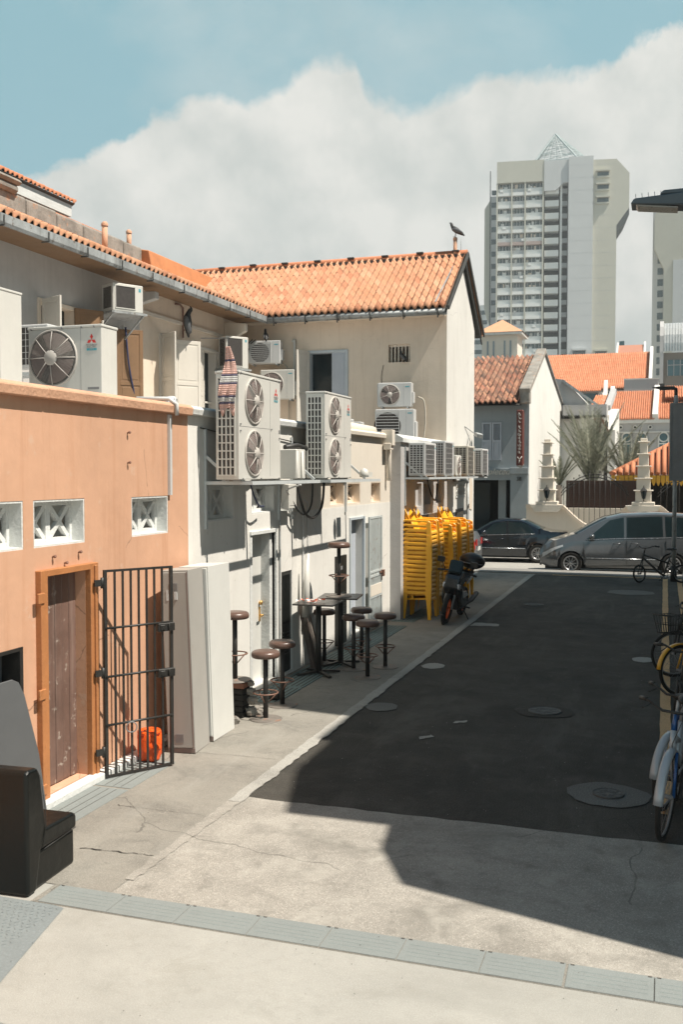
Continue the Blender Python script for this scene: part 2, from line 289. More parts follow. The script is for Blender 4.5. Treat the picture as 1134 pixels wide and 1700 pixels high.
# ------------------------------------------------------------------ mesh helpers
class MB:
    def __init__(s): s.v = []; s.f = []; s.m = []; s.s = []; s.uv = {}
    def add(s, vs, fs, mi=0, sm=False):
        b = len(s.v); s.v += [tuple(p) for p in vs]
        for f in fs: s.f.append([b + i for i in f]); s.m.append(mi); s.s.append(sm)
    def box(s, x0, y0, z0, x1, y1, z1, mi=0):
        if x0 > x1: x0, x1 = x1, x0
        if y0 > y1: y0, y1 = y1, y0
        if z0 > z1: z0, z1 = z1, z0
        s.add([(x0, y0, z0), (x1, y0, z0), (x1, y1, z0), (x0, y1, z0), (x0, y0, z1), (x1, y0, z1), (x1, y1, z1), (x0, y1, z1)],
              [(0, 3, 2, 1), (4, 5, 6, 7), (0, 1, 5, 4), (1, 2, 6, 5), (2, 3, 7, 6), (3, 0, 4, 7)], mi)
    def obox(s, c, sz, rot=(0, 0, 0), mi=0):
        q = Euler(rot).to_matrix(); c = Vector(c); h = [x / 2 for x in sz]
        vs = [c + q @ Vector((a * h[0], b * h[1], d * h[2])) for d in (-1, 1) for a, b in ((-1, -1), (1, -1), (1, 1), (-1, 1))]
        s.add(vs, [(0, 3, 2, 1), (4, 5, 6, 7), (0, 1, 5, 4), (1, 2, 6, 5), (2, 3, 7, 6), (3, 0, 4, 7)], mi)
    def bar(s, p0, p1, w, h=None, mi=0, up=(0, 0, 1)):
        p0 = Vector(p0); p1 = Vector(p1); d = (p1 - p0); ln = d.length; d.normalize(); h = h or w
        u = Vector(up)
        if abs(d.dot(u)) > .98: u = Vector((0, 1, 0))
        a = d.cross(u).normalized() * w / 2; b = a.cross(d).normalized() * h / 2
        vs = [p + x for p in (p0, p1) for x in (-a - b, a - b, a + b, -a + b)]
        s.add(vs, [(0, 3, 2, 1), (4, 5, 6, 7), (0, 1, 5, 4), (1, 2, 6, 5), (2, 3, 7, 6), (3, 0, 4, 7)], mi)
    def tube(s, pts, r, n=8, mi=0, closed=False, cap=True):
        pts = [Vector(p) for p in pts]; k = len(pts); rs = r if isinstance(r, (list, tuple)) else [r] * k
        rings = []; prev = None
        for i, p in enumerate(pts):
            if closed: d = pts[(i + 1) % k] - pts[i - 1]
            else: d = pts[min(i + 1, k - 1)] - pts[max(i - 1, 0)]
            d.normalize()
            if prev is None:
                u = Vector((0, 0, 1)) if abs(d.z) < .9 else Vector((1, 0, 0))
                a = d.cross(u).normalized()
            else:
                a = (prev - d * prev.dot(d)).normalized()
            prev = a; b = d.cross(a)
            rings.append([p + (a * cos(2 * pi * j / n) + b * sin(2 * pi * j / n)) * rs[i] for j in range(n)])
        vs = [q for r_ in rings for q in r_]; fs = []
        for i in range(k if closed else k - 1):
            i2 = (i + 1) % k
            for j in range(n): fs.append((i * n + j, i * n + (j + 1) % n, i2 * n + (j + 1) % n, i2 * n + j))
        s.add(vs, fs, mi, True)
        if not closed and cap:
            b = len(s.v) - len(vs)
            s.f.append([b + j for j in range(n)][::-1]); s.m.append(mi); s.s.append(False)
            s.f.append([b + (k - 1) * n + j for j in range(n)]); s.m.append(mi); s.s.append(False)
    def cyl(s, p0, p1, r, n=16, mi=0, r1=None): s.tube([p0, p1], [r, r if r1 is None else r1], n, mi)
    def torus(s, c, R_, r, axis=(0, 0, 1), n=28, m=6, mi=0, a0=0, a1=2 * pi):
        ax = Vector(axis).normalized(); u = ax.orthogonal().normalized(); w = ax.cross(u); c = Vector(c)
        full = abs(a1 - a0 - 2 * pi) < 1e-6
        k = n if full else n + 1
        s.tube([c + (u * cos(a0 + (a1 - a0) * i / n) + w * sin(a0 + (a1 - a0) * i / n)) * R_ for i in range(k)], r, m, mi, closed=full)
    def lathe(s, prof, c=(0, 0, 0), n=24, mi=0, sm=True, ax=None):
        c = Vector(c); vs = []; fs = []; k = len(prof)
        q = Vector((0, 0, 1)).rotation_difference(Vector(ax)).to_matrix() if ax else Matrix.Identity(3)
        for i in range(n):
            a = 2 * pi * i / n
            for r, z in prof: vs.append(c + q @ Vector((r * cos(a), r * sin(a), z)))
        for i in range(n):
            for j in range(k - 1):
                a, b = i * k + j, ((i + 1) % n) * k + j
                fs.append((a, b, b + 1, a + 1))
        s.add(vs, fs, mi, sm)
    def ellipsoid(s, c, r, n=14, m=8, mi=0, rot=(0, 0, 0)):
        q = Euler(rot).to_matrix(); c = Vector(c); vs = []; fs = []
        for i in range(m + 1):
            t = pi * i / m
            for j in range(n):
                a = 2 * pi * j / n
                vs.append(c + q @ Vector((r[0] * sin(t) * cos(a), r[1] * sin(t) * sin(a), r[2] * cos(t))))
        for i in range(m):
            for j in range(n): fs.append((i * n + j, (i + 1) * n + j, (i + 1) * n + (j + 1) % n, i * n + (j + 1) % n))
        s.add(vs, fs, mi, True)
    def prism(s, poly, a, b, plane='yz', mi=0):
        """extrude a polygon lying in a plane between two coordinates on the remaining axis"""
        def P(p, t):
            return {'yz': (t, p[0], p[1]), 'xz': (p[0], t, p[1]), 'xy': (p[0], p[1], t)}[plane]
        n = len(poly); vs = [P(p, a) for p in poly] + [P(p, b) for p in poly]
        fs = [tuple(range(n))[::-1], tuple(range(n, 2 * n))] + [(i, (i + 1) % n, n + (i + 1) % n, n + i) for i in range(n)]
        s.add(vs, fs, mi)
    def wall(s, axis, p, th, a0, a1, z0, z1, holes=(), mi=0, mir=None):
        """solid wall with real openings; axis 'x': faces at x=p and x=p-th, a runs along y. axis 'y': faces y=p and y=p+th, a along x"""
        A = sorted({a0, a1} | {min(max(h[i], a0), a1) for h in holes for i in (0, 1)}); Z = sorted({z0, z1} | {min(max(h[i], z0), z1) for h in holes for i in (2, 3)})
        mir = mi if mir is None else mir
        def solid(i, j):
            if i < 0 or j < 0 or i >= len(A) - 1 or j >= len(Z) - 1: return False
            ca, cz = (A[i] + A[i + 1]) / 2, (Z[j] + Z[j + 1]) / 2
            return not any(h[0] < ca < h[1] and h[2] < cz < h[3] for h in holes)
        p2 = p - th if axis == 'x' else p + th
        P = (lambda a, z, t: (t, a, z)) if axis == 'x' else (lambda a, z, t: (a, t, z))
        for i in range(len(A) - 1):
            for j in range(len(Z) - 1):
                if not solid(i, j): continue
                a, b, c, d = A[i], A[i + 1], Z[j], Z[j + 1]
                s.add([P(a, c, p), P(b, c, p), P(b, d, p), P(a, d, p)], [(0, 1, 2, 3)], mi)
                s.add([P(a, c, p2), P(b, c, p2), P(b, d, p2), P(a, d, p2)], [(3, 2, 1, 0)], mi)
                for di, dj, q in ((-1, 0, (a, c, a, d)), (1, 0, (b, c, b, d)), (0, -1, (a, c, b, c)), (0, 1, (a, d, b, d))):
                    if not solid(i + di, j + dj):
                        s.add([P(q[0], q[1], p), P(q[2], q[3], p), P(q[2], q[3], p2), P(q[0], q[1], p2)], [(0, 1, 2, 3)], mir)
    def tiles(s, O, U, V, nu, nv, pitch, course, amp, res=8, mi=0, jit=.006, fringe=.05):
        O = Vector(O); U = Vector(U).normalized(); V = Vector(V).normalized(); Nn = U.cross(V).normalized()
        if Nn.z < 0: Nn = -Nn
        def prof(ph):
            c_ = cos(2 * pi * ph); return amp * (abs(c_) ** .75) * (1 if c_ > 0 else -1)
        for j in range(nv):
            base = len(s.v); cols = nu * res + 1
            off = [random.uniform(-jit, jit) for _ in range(nu + 1)]; offv = [random.uniform(-jit * 1.2, jit * 1.2) for _ in range(nu + 1)]
            for row in ((-1, 0, 1) if j == 0 else (0, 1)):
                for i in range(cols):
                    ti = min(i // res, nu); h = prof(i / res) + off[ti]
                    v_ = course * j + offv[ti] + (course + .03 if row == 1 else 0)
                    hh = h + (.014 if row <= 0 else -.002) - (fringe if row == -1 else 0)
                    s.v.append(tuple(O + U * (i / res * pitch) + V * v_ + Nn * hh))
            rows = 3 if j == 0 else 2
            for r_ in range(rows - 1):
                for i in range(cols - 1):
                    a = base + r_ * cols + i
                    s.f.append([a, a + 1, a + cols + 1, a + cols]); s.m.append(mi); s.s.append(True)
                    s.uv[len(s.f) - 1] = ((i + res // 2) // res + .5, j + .5)
    def build(s, name, mats, parent=None, bevel=0., world=False, label=None, seg=1, solid=0.):
        if not isinstance(mats, (list, tuple)): mats = [mats]
        me = bpy.data.meshes.new(name)
        vs = s.v
        if world and parent is not None:
            o_ = parent; off = Vector((0, 0, 0))
            while o_ is not None: off += o_.location; o_ = o_.parent
            vs = [(a - off.x, b - off.y, c - off.z) for a, b, c in vs]
        me.from_pydata(vs, [], s.f)
        for m_ in mats: me.materials.append(M[m_] if isinstance(m_, str) else m_)
        me.polygons.foreach_set('material_index', s.m); me.polygons.foreach_set('use_smooth', s.s)
        if s.uv:
            ul = me.uv_layers.new(name='UVMap')
            for fi, uv in s.uv.items():
                for li in me.polygons[fi].loop_indices: ul.data[li].uv = uv
        me.update()
        o = bpy.data.objects.new(name, me); COL.objects.link(o)
        if parent is not None: o.parent = parent
        if label: o['label'] = label
        if solid:
            m_ = o.modifiers.new('s', 'SOLIDIFY'); m_.thickness = solid; m_.offset = 0
        if bevel:
            m_ = o.modifiers.new('b', 'BEVEL'); m_.width = bevel; m_.segments = seg; m_.limit_method = 'ANGLE'; m_.angle_limit = R(40)
        return o
def thing(name, label, cat, loc=(0, 0, 0), rz=0., group=None, rot=None):
    o = bpy.data.objects.new(name, None); COL.objects.link(o); o.location = loc; o.rotation_euler = rot or (0, 0, rz); o.empty_display_size = .2
    o['label'] = label; o['category'] = cat
    if group: o['group'] = group
    return o
def tag(o, label, cat, group=None):
    o['label'] = label; o['category'] = cat
    if group: o['group'] = group
    return o
def struct(o, kind='structure'): o['kind'] = kind; return o
def copy_tree(o, parent=None):
    c = o.copy(); COL.objects.link(c)
    if parent is not None: c.parent = parent; c.matrix_parent_inverse = Matrix.Identity(4)
    for ch in [x for x in bpy.data.objects if x.parent == o]: copy_tree(ch, c)
    return c
def text(name, body, size, mtl, parent, loc, rot, ext=.002, align='CENTER', sx=1., font=None, shear=0.):
    cu = bpy.data.curves.new(name, 'FONT'); cu.body = body; cu.size = size; cu.extrude = ext; cu.align_x = align; cu.align_y = 'CENTER'; cu.shear = shear
    cu.materials.append(M[mtl] if isinstance(mtl, str) else mtl)
    tmp = bpy.data.objects.new('tmp', cu); me = bpy.data.meshes.new_from_object(tmp); bpy.data.objects.remove(tmp); bpy.data.curves.remove(cu); me.name = name
    o = bpy.data.objects.new(name, me); COL.objects.link(o); o.location = loc; o.rotation_euler = rot; o.scale = (sx, 1, 1)
    if parent is not None: o.parent = parent
    return o

# ------------------------------------------------------------------ ground, road, markings (structure)
def sheet(name, poly, z, m, th=0.):
    b = MB(); b.add([(x, y, z) for x, y in poly], [tuple(range(len(poly)))]); return struct(b.build(name, m))
sheet('ground', [(-900, -300), (900, -300), (900, 1500), (-900, 1500)], -.16, 'earth')
b = MB(); b.box(-60, 29.72, -.158, 60, 37, -.12); struct(b.build('street', 'street'))
b = MB(); b.box(-40, -12, -.15, 14, 29.6, 0); struct(b.build('alley_ground', 'concrete_fg'))
b = MB(); b.box(-60, 37, -.15, 60, 38.6, .02); struct(b.build('far_pavement', 'pave'))
def wob(a, b_, n, amp, seed):
    r = random.Random(seed); return [(a[0] + (b_[0] - a[0]) * i / n + r.uniform(-amp, amp), a[1] + (b_[1] - a[1]) * i / n + r.uniform(-amp, amp)) for i in range(n + 1)]
# concrete apron between the cross drain and the asphalt, ragged against the asphalt
ap_edge = wob((2.15, 7.93), (-3.52, 7.90), 40, .012, 3)
sheet('concrete_apron', [(-3.6, 5.775), (2.15, 5.775)] + ap_edge, .004, 'concrete')
sheet('asphalt_road', [(-3.52, 7.86), (2.15, 7.86), (2.15, 28.15), (-3.50, 28.15)], .0005, 'asphalt')
sheet('pavement', [(-5.12, 5.775), (-3.6, 5.775)] + wob((-3.6, 5.8), (-3.57, 29.6), 60, .006, 5) + [(-5.12, 29.6)], .005, 'pave')
le = wob((-3.50, 7.75), (-3.50, 27.9), 260, .017, 7); ri = wob((-3.645, 27.9), (-3.635, 7.75), 260, .012, 8)
sheet('cement_edge_line', le + ri, .012, 'line')
sheet('cement_edge_line', wob((-3.55, 6.0), (-3.51, 7.75), 40, .012, 9) + wob((-3.635, 7.75), (-3.62, 6.0), 40, .012, 10), .0095, 'concrete')
b = MB(); b.box(-30, 28.2, .0, 14, 28.62, .03); struct(b.build('kerb', 'kerb'))
sheet('far_drain_strip', [(-30, 28.64), (14, 28.64), (14, 29.58), (-30, 29.58)], .006, 'kerb')
sheet('yellow_line', wob((-3.0, 27.98), (-.02, 27.98), 14, .01, 12) + wob((-.02, 28.09), (-3.0, 28.09), 14, .01, 13), .009, 'yline')
sheet('yellow_line', wob((-.02, 8.6), (-.02, 27.9), 50, .006, 14) + wob((.10, 27.9), (.10, 8.6), 50, .006, 15), .0095, 'yline')
sheet('yellow_line', wob((.34, 8.6), (.34, 27.9), 50, .006, 16) + wob((.46, 27.9), (.46, 8.6), 50, .006, 17), .0095, 'yline')
# wall drain: step at the foot of the orange wall and slab joints
for i, (y0, y1) in enumerate(((5.9, 6.82), (6.86, 7.72), (7.76, 8.62))):
    b = MB(); b.box(-5.0, y0, .003, -4.62, y1, .010)
    for k in (-4.9, -4.81, -4.73): b.box(k - .003, y0 + .02, .010, k + .003, y1 - .02, .0112, 1)
    tag(b.build('drain_cover', ['drain', 'gap'], bevel=.003), ['grey cement drain slab by the black seat', 'grey cement drain slab below the brown wooden door', 'grey cement drain slab below the black barred gate'][i], 'drain cover', 'drain slabs along the orange wall')
for i in range(9):
    y0 = 11.25 + i * .93 + (.5 if i > 6 else 0)
    b = MB(); x0, x1 = (-5.04, -4.60)
    b.box(x0, y0, .004, x1, y0 + .9, .016)
    for k in range(6): xx = x0 + .05 + k * .068; b.box(xx, y0 + .04, .016, xx + .018, y0 + .86, .0175, 1)
    tag(b.build('drain_grate', ['drain_g', 'gap'], bevel=.002), 'green grey slotted drain cover by the white wall, %s from the near end' % ['first', 'second', 'third', 'fourth', 'fifth', 'sixth', 'seventh', 'eighth', 'ninth'][i], 'drain cover', 'slotted drain covers along the white wall')
b = MB(); b.box(-5.11, 6.9, .004, -4.99, 9.6, .07); struct(b.build('door_step', 'white_cap', bevel=.008))
# cross drain in the foreground, every slab its own thing
nm = ['leftmost, beside the black seat', 'second from the left', 'third from the left', 'fourth from the left', 'fifth from the left', 'sixth from the left, at a wide black joint', 'at the right edge of the photo', 'just outside the right edge of the photo', 'far right end']
b = MB(); b.box(-4.05, 5.495, -.0, 4.0, 5.785, .0035); struct(b.build('drain_channel', 'pave'))
b = MB(); b.box(-.0245 - .0, 5.508, .0036, .005, 5.77, .0042); struct(b.build('drain_gap', 'gap'))
xs = [-4.0, -3.47, -2.975, -2.465, -1.975, -1.487, -.992, -.505, -.02, .47, .96, 1.45]
for i in range(9):
    x0, x1 = xs[i] + .003, xs[i + 1] - (.003 if i != 6 else .014)
    b = MB(); b.box(x0, 5.502, .0, x1, 5.772, .0080)
    for yy in (5.565, 5.61, 5.655, 5.70): b.box(x0 + .03, yy, .0080, x1 - .03, yy + .0022, .0086, 1)
    for sx_ in (x0 + .022, x1 - .022): b.box(sx_ - .012, 5.758, .0080, sx_ + .012, 5.771, .0088, 2)
    tag(b.build('drain_cover', ['drain', M['drain_g'], 'gap'], bevel=.0015), 'cement drain slab in the foreground row, ' + nm[i], 'drain cover', 'cement slabs over the foreground drain')
b = MB(); b.add([(-5.1, 4.1, .004), (-3.55, 4.5, .004), (-3.77, 5.47, .004), (-3.86, 5.49, .004), (-5.1, 5.49, .004)], [(0, 1, 2, 3, 4)])
for i in range(26):
    for j in range(22):
        x, y = -4.95 + i * .045 + (j % 2) * .022, 4.6 + j * .04
        if x < -3.62 + (5.47 - y) * -.12 - .12 and y < 5.46: b.obox((x, y, .0055), (.026, .006, .003), (0, 0, .7 if (i + j) % 2 else -.7))
tag(b.build('metal_plate', 'plate'), 'blue grey chequered metal plate on the ground before the black seat', 'floor plate')
# cracks in the concrete
b = MB()
def crackline(p0, p1, w, seed, n=14):
    r = random.Random(seed); pts = [(p0[0] + (p1[0] - p0[0]) * i / n, p0[1] + (p1[1] - p0[1]) * i / n + r.uniform(-.012, .012)) for i in range(n + 1)]
    for i in range(n):
        (x0, y0), (x1, y1) = pts[i], pts[i + 1]; w0 = w * r.uniform(.3, 1)
        b.add([(x0, y0, .0105), (x1, y1, .0105), (x1, y1 + w0, .0105), (x0, y0 + w0, .0105)], [(0, 1, 2, 3)])
crackline((-4.25, 6.39), (-3.64, 6.44), .014, 1); crackline((-4.5, 7.33), (-4.32, 7.335), .010, 2); crackline((-4.3, 7.33), (-3.7, 7.35), .004, 3)
crackline((-4.6, 9.0), (-3.68, 9.04), .005, 4); crackline((-5.0, 10.6), (-3.68, 10.66), .004, 5); crackline((-4.6, 12.2), (-3.7, 12.25), .006, 6); crackline((-4.6, 15.1), (-3.7, 15.15), .007, 61)
struct(b.build('pavement_joint', 'gap'))
sheet('pavement_joint', [(-4.8, 4.35), (-1.3, 4.0), (-1.3, 4.005), (-4.8, 4.355)], .003, 'drain')
# covers and cement patches in the asphalt
def cover(x, y, rx, ry, lab, r=.0, m='patch', sq=False):
    t = thing('manhole_cover', lab, 'manhole cover', (x, y, .009))
    rr = random.Random(int(x * 100 + y * 7)); k = 26
    b = MB(); pts = [(rx * (1 + rr.uniform(-.07, .07)) * cos(2 * pi * i / k), ry * (1 + rr.uniform(-.07, .07)) * sin(2 * pi * i / k), 0) for i in range(k)]
    b.add(pts, [tuple(range(k))]); b.build('surround', m, t)
    if r:
        b = MB(); b.lathe([(0, .010), (r, .010), (r, .001)], n=28, sm=False)
        b.torus((0, 0, .010), r * .96, .006, mi=0, m=4); b.torus((0, 0, .010), r * .55, .005, mi=0, m=4); b.torus((0, 0, .010), r * .3, .004, mi=0, m=4)
        for i in range(8): a = i * pi / 4; b.bar((r * .3 * cos(a), r * .3 * sin(a), .011), (r * .9 * cos(a), r * .9 * sin(a), .011), .012, .006)
        b.build('lid', 'iron', t)
cover(-.45, 8.98, .36, .33, 'large round iron manhole cover in a cement ring beside the blue bicycle', .14)
cover(-3.27, 14.2, .17, .22, 'small pale cover patch beside the cement line near the middle stools', .0, 'line')
cover(-3.3, 11.5, .2, .22, 'oval cement patch cover where the shadow meets the cement line', .0, 'patch')
cover(-.29, 15.7, .17, .22, 'pale cover patch left of the yellow bicycle wheel', .0, 'line')
cover(-1.35, 11.9, .36, .3, 'dark round access cover faint in the middle of the lane', .2, 'asphalt')
cover(-.75, 24.5, .55, .5, 'worn grey cover patch in the lane before the lamp pole', .0, 'patch')
cover(-2.7, 21.5, .35, .5, 'dark square access cover far down the lane', .22, 'asphalt')
sheet('cement_patch', wob((-3.45, 18.2), (-2.95, 18.3), 6, .03, 31) + wob((-2.95, 18.55), (-3.45, 18.62), 6, .03, 32), .008, 'line')
sheet('cement_patch', wob((-2.3, 11.0), (-2.16, 11.1), 4, .02, 33) + wob((-2.16, 11.18), (-2.28, 11.12), 4, .02, 34), .008, 'line')
sheet('cement_patch', wob((-2.5, 10.2), (-2.38, 10.35), 4, .02, 35) + wob((-2.42, 10.42), (-2.52, 10.3), 4, .02, 36), .008, 'line')
# litter specks on the asphalt are loose grit
b = MB(); rr = random.Random(5)
for i in range(420):
    x, y = rr.uniform(-3.4, 0), rr.uniform(8, 26); s_ = rr.uniform(.003, .010)
    b.add([(x, y, .004), (x + s_, y + s_ * .4, .004), (x + s_ * .7, y + s_, .006), (x, y + s_ * .8, .005)], [(0, 1, 2, 3)])
for i in range(260):
    x, y = rr.uniform(-5, 0), rr.uniform(3, 7.8); s_ = rr.uniform(.002, .007)
    b.add([(x, y, .011), (x + s_, y + s_ * .4, .011), (x + s_ * .7, y + s_, .013), (x, y + s_ * .8, .012)], [(0, 1, 2, 3)], 1)
struct(b.build('grit', ['line', 'gap']), 'stuff')

# ------------------------------------------------------------------ buildings on the left
X1, X2, YC = -5.12, -10.1, 22.8
def vent(parent, y0, y1, z0, z1, cells, mwhite='white_cap', p=X1, cap='vent_window'):
    b = MB(); t = .018; e = .22
    b.box(p - e, y0, z0, p - .004, y0 + t, z1); b.box(p - e, y1 - t, z0, p - .004, y1, z1)
    b.box(p - e, y0 + t, z0, p - .004, y1 - t, z0 + t); b.box(p - e, y0 + t, z1 - t, p - .004, y1 - t, z1)
    fr = b.build(cap, mwhite, parent, world=True)
    b = MB(); xi = p - .13; y0 += t; y1 -= t; z0 += t; z1 -= t
    w = (y1 - y0) / cells; bw = .042
    for i in range(cells):
        a, c = y0 + i * w, y0 + (i + 1) * w
        b.box(xi - .05, a, z0, xi, a + bw * .8, z1); b.box(xi - .05, c - bw * .8, z0, xi, c, z1)
        b.box(xi - .05, a + bw * .8, z0, xi - .003, c - bw * .8, z0 + bw); b.box(xi - .05, a + bw * .8, z1 - bw, xi - .003, c - bw * .8, z1)
        b.bar((xi - .026, a + bw, z0 + bw), (xi - .026, c - bw, z1 - bw), bw, .044, up=(1, 0, 0)); b.bar((xi - .030, a + bw, z1 - bw), (xi - .030, c - bw, z0 + bw), bw, .044, up=(1, 0, 0))
    b.build('cross_block', mwhite, fr, world=True)
def shutter(parent, hy, side, ang, w, z0, z1, m, p=X2, px_=None, axis='x', louv=False):
    """leaf hinged at (p, hy); side = +1 opens towards +y, -1 towards -y; ang 0 = flat on the wall, 90 = square to it"""
    b = MB(); h = z1 - z0; t = .035
    b.box(0, -t / 2, 0, .07, t / 2, h); b.box(w - .07, -t / 2, 0, w, t / 2, h)
    for a, c in ((0, .09), (h * .5 - .04, h * .5 + .04), (h - .08, h)): b.box(.07, -t / 2, a, w - .07, t / 2, c)
    for a, c in ((.09, h * .5 - .04), (h * .5 + .04, h - .08)):
        if louv:
            k = int((c - a) / .045)
            for i in range(k): b.obox((w / 2, 0, a + (i + .5) * (c - a) / k), (w - .15, .035, .008), (R(35), 0, 0))
        else:
            b.box(.07, -t / 4, a, w - .07, t / 4, c); b.box(.105, -t / 2.6, a + .035, w - .105, t / 2.6, c - .035)
    o = b.build('shutter', m, parent, bevel=.004)
    wp = Vector(parent.location); q = parent.parent
    while q is not None: wp += q.location; q = q.parent
    if axis == 'x':
        o.location = Vector((p + .05, hy, z0)) - wp; o.rotation_euler = (0, 0, (R(90) - R(ang)) if side > 0 else (R(-90) + R(ang)))
    else:
        o.location = Vector((hy, p - .05, z0)) - wp; o.rotation_euler = (0, 0, -R(ang) if side > 0 else R(180) + R(ang))
    return o
def winframe(name, parent, y0, y1, z0, z1, m='shut_white', p=X2, glass=True, axis='x', mull=True):
    b = MB(); w = .07
    def bx(a, c, d, e, t0, t1, mi=0):
        if axis == 'x': b.box(p - t1, a, d, p - t0, c, e, mi)
        else: b.box(a, p + t0, d, c, p + t1, e, mi)
    bx(y0, y0 + w, z0, z1, -.03, .2); bx(y1 - w, y1, z0, z1, -.03, .2); bx(y0 + w, y1 - w, z1 - w, z1, -.03, .2); bx(y0 + w, y1 - w, z0, z0 + w, -.04, .2)
    if mull: bx((y0 + y1) / 2 - .02, (y0 + y1) / 2 + .02, z0 + w, z1 - w, .1, .14); bx(y0 + w, y1 - w, z0 + (z1 - z0) * .45, z0 + (z1 - z0) * .45 + .04, .1, .135)
    o = b.build(name, m, parent, world=True, bevel=.004)
    if glass:
        b = MB()
        if axis == 'x': b.box(p - .19, y0 + w, z0 + w, p - .175, y1 - w, z1 - w)
        else: b.box(y0 + w, p + .175, z0 + w, y1 - w, p + .19, z1 - w)
        b.build('pane', 'glass', o, world=True)
    return o
def coping(parent, y0, y1, m, p=X1, z=3.66, over=.07, h=.105, w=.32):
    b = MB(); n = max(1, int((y1 - y0) / .9)); rr = random.Random(int(y0 * 10))
    for i in range(n):
        a = y0 + (y1 - y0) * i / n; c = y0 + (y1 - y0) * (i + 1) / n - .003; k = rr.uniform(-.004, .004)
        b.prism([(p + over, z - h + k), (p + over + .012, z - .035 + k), (p + over - .03, z - .004 + k), (p - w + .05, z + .012), (p - w, z - .02), (p - w, z - h)], a, c, 'xz')
    return b.build('coping', m, parent, world=True, bevel=.008)

# -- orange shophouse (rear wing 1)
BO = thing('orange_shophouse', 'orange rear wall with grey upper storey and brown wooden door at left', 'building', (X1, 6, 0))
V1, V2, V3 = (6.14, 6.915, 2.255, 2.665), (7.055, 7.83, 2.255, 2.665), (8.67, 9.43, 2.25, 2.655)
D1 = (7.17, 7.83, .07, 2.0); D0 = (6.10, 6.88, 0, 1.44)
b = MB(); b.wall('x', X1, .24, 0, 9.90, 0, 3.56, [V1, V2, V3, D1, D0, (4.3, 5.07, 2.255, 2.665)])
b.build('wall', 'orange', BO, world=True)
coping(BO, 0, 9.9, 'orange_cap', h=.12)
for v in (V1, V2, V3): vent(BO, *v, 2)
b = MB(); b.box(X2 - 6, 0, 3.05, X1 - .24, 17.48, 3.25); b.build('terrace', 'greyside', BO, world=True)
b = MB(); b.box(X2 - 6, -.2, 0, X1, 0, 3.55); b.box(X2 - 6.2, -.2, 0, X2 - 6, 17.48, 6.5); b.build('side_wall', 'greyside', BO, world=True)
# door + frame
fr = MB(); fo = .06
fr.box(X1 - .20, D1[0] - .10, 0, X1 + fo, D1[0] - .001, 2.06); fr.box(X1 - .20, D1[1] + .001, .0, X1 + fo, D1[1] + .13, 2.06); fr.box(X1 - .20, D1[0] - .001, D1[3] + .002, X1 + fo, D1[1] + .001, 2.06)
for z in (.12, .95, 1.78): fr.box(X1 + fo - .01, D1[0] - .15, z, X1 + fo + .012, D1[0] - .06, z + .09)
fr.box(X1 + fo, D1[1] + .05, 0.02, X1 + fo + .02, D1[1] + .09, 2.04)
frame = fr.build('door_frame', 'rustframe', BO, world=True, bevel=.005)
b = MB(); k = 6; w = (D1[1] - D1[0]) / k
for i in range(k): b.box(X1 - .15, D1[0] + i * w + .002, .08, X1 - .11 + .002 * (i % 2), D1[0] + (i + 1) * w - .002, 1.998)
b.box(X1 - .17, D1[0], .08, X1 - .15, D1[1], 1.998)
door = b.build('door', 'wood', BO, world=True, bevel=.003)
b = MB(); b.box(X1 - .107, D1[0] + .05, 1.0, X1 - .09, D1[0] + .08, 1.12); b.build('handle', 'blackm', door, world=True)
b = MB(); b.box(X1 - .20, D0[0], 0.0, X1 - .17, D0[1] - .05, 1.40); b.build('low_hatch', 'greyboard', BO, world=True)
b = MB(); b.box(X1 - .2, D0[1] - .045, 0, X1 + .01, D0[1] - .001, 1.44); b.box(X1 - .2, D0[0], 1.41, X1 + .01, D0[1] - .046, 1.438); b.build('hatch_frame', 'blackm', BO, world=True)
b = MB(); b.tube([(X1 - .3, 9.30, 3.70), (X1 + .02, 9.43, 3.70), (X1 + .10, 9.46, 3.64), (X1 + .10, 9.46, 3.52)], .022, 8); b.box(X1 + .002, 9.425, 2.66, X1 + .035, 9.47, 3.53); b.build('conduit', 'ac_lt', BO, world=True)
b = MB()
for y, z in ((7.32, 2.16), (7.72, 2.17), (7.5, 2.09), (8.6, 3.3), (8.6, 3.0)): b.cyl((X1, y, z), (X1 + .03, y, z), .008, 6); b.cyl((X1 + .02, y, z), (X1 + .035, y, z + .01), .014, 6)
b.build('wall_bolts', 'rustrim', BO, world=True)
b = MB(); b.box(X1 + .001, 9.6, 3.35, X1 + .004, 9.61, 3.4); 
# upper storey wall (grey) with two shuttered windows
W1 = (14.1, 15.2, 4.2, 5.86); W2 = (15.75, 16.55, 4.0, 5.7); W0 = (11.4, 12.6, 4.6, 5.9)
b = MB(); b.wall('x', X2, .25, 0, 17.48, 3.25, 6.62, [W0, W1, W2]); b.build('upper_wall', 'grey_up', BO, world=True)
winw = winframe('window', BO, *W0, m='greyside')
w1 = winframe('window', BO, *W1, m='cream', mull=False)
shutter(w1, 14.18, -1, 66, .56, 4.2, 5.84, 'shut_white'); shutter(w1, 15.12, 1, 30, .56, 4.2, 5.84, 'shut_brown')
w2 = winframe('window', BO, *W2, m='shut_brown', mull=False)
shutter(w2, 15.8, -1, 50, .44, 4.0, 5.66, 'shut_white'); shutter(w2, 16.5, 1, 46, .52, 3.6, 5.66, 'shut_brown')
for y in (12.3, 17.3): b = MB(); b.prism([(X2, 6.22), (X2 + .5, 6.34), (X2 + .5, 6.48), (X2, 6.5)], y - .08, y + .08, 'xz'); b.build('eave_bracket', 'grey_up', BO, world=True, bevel=.01)
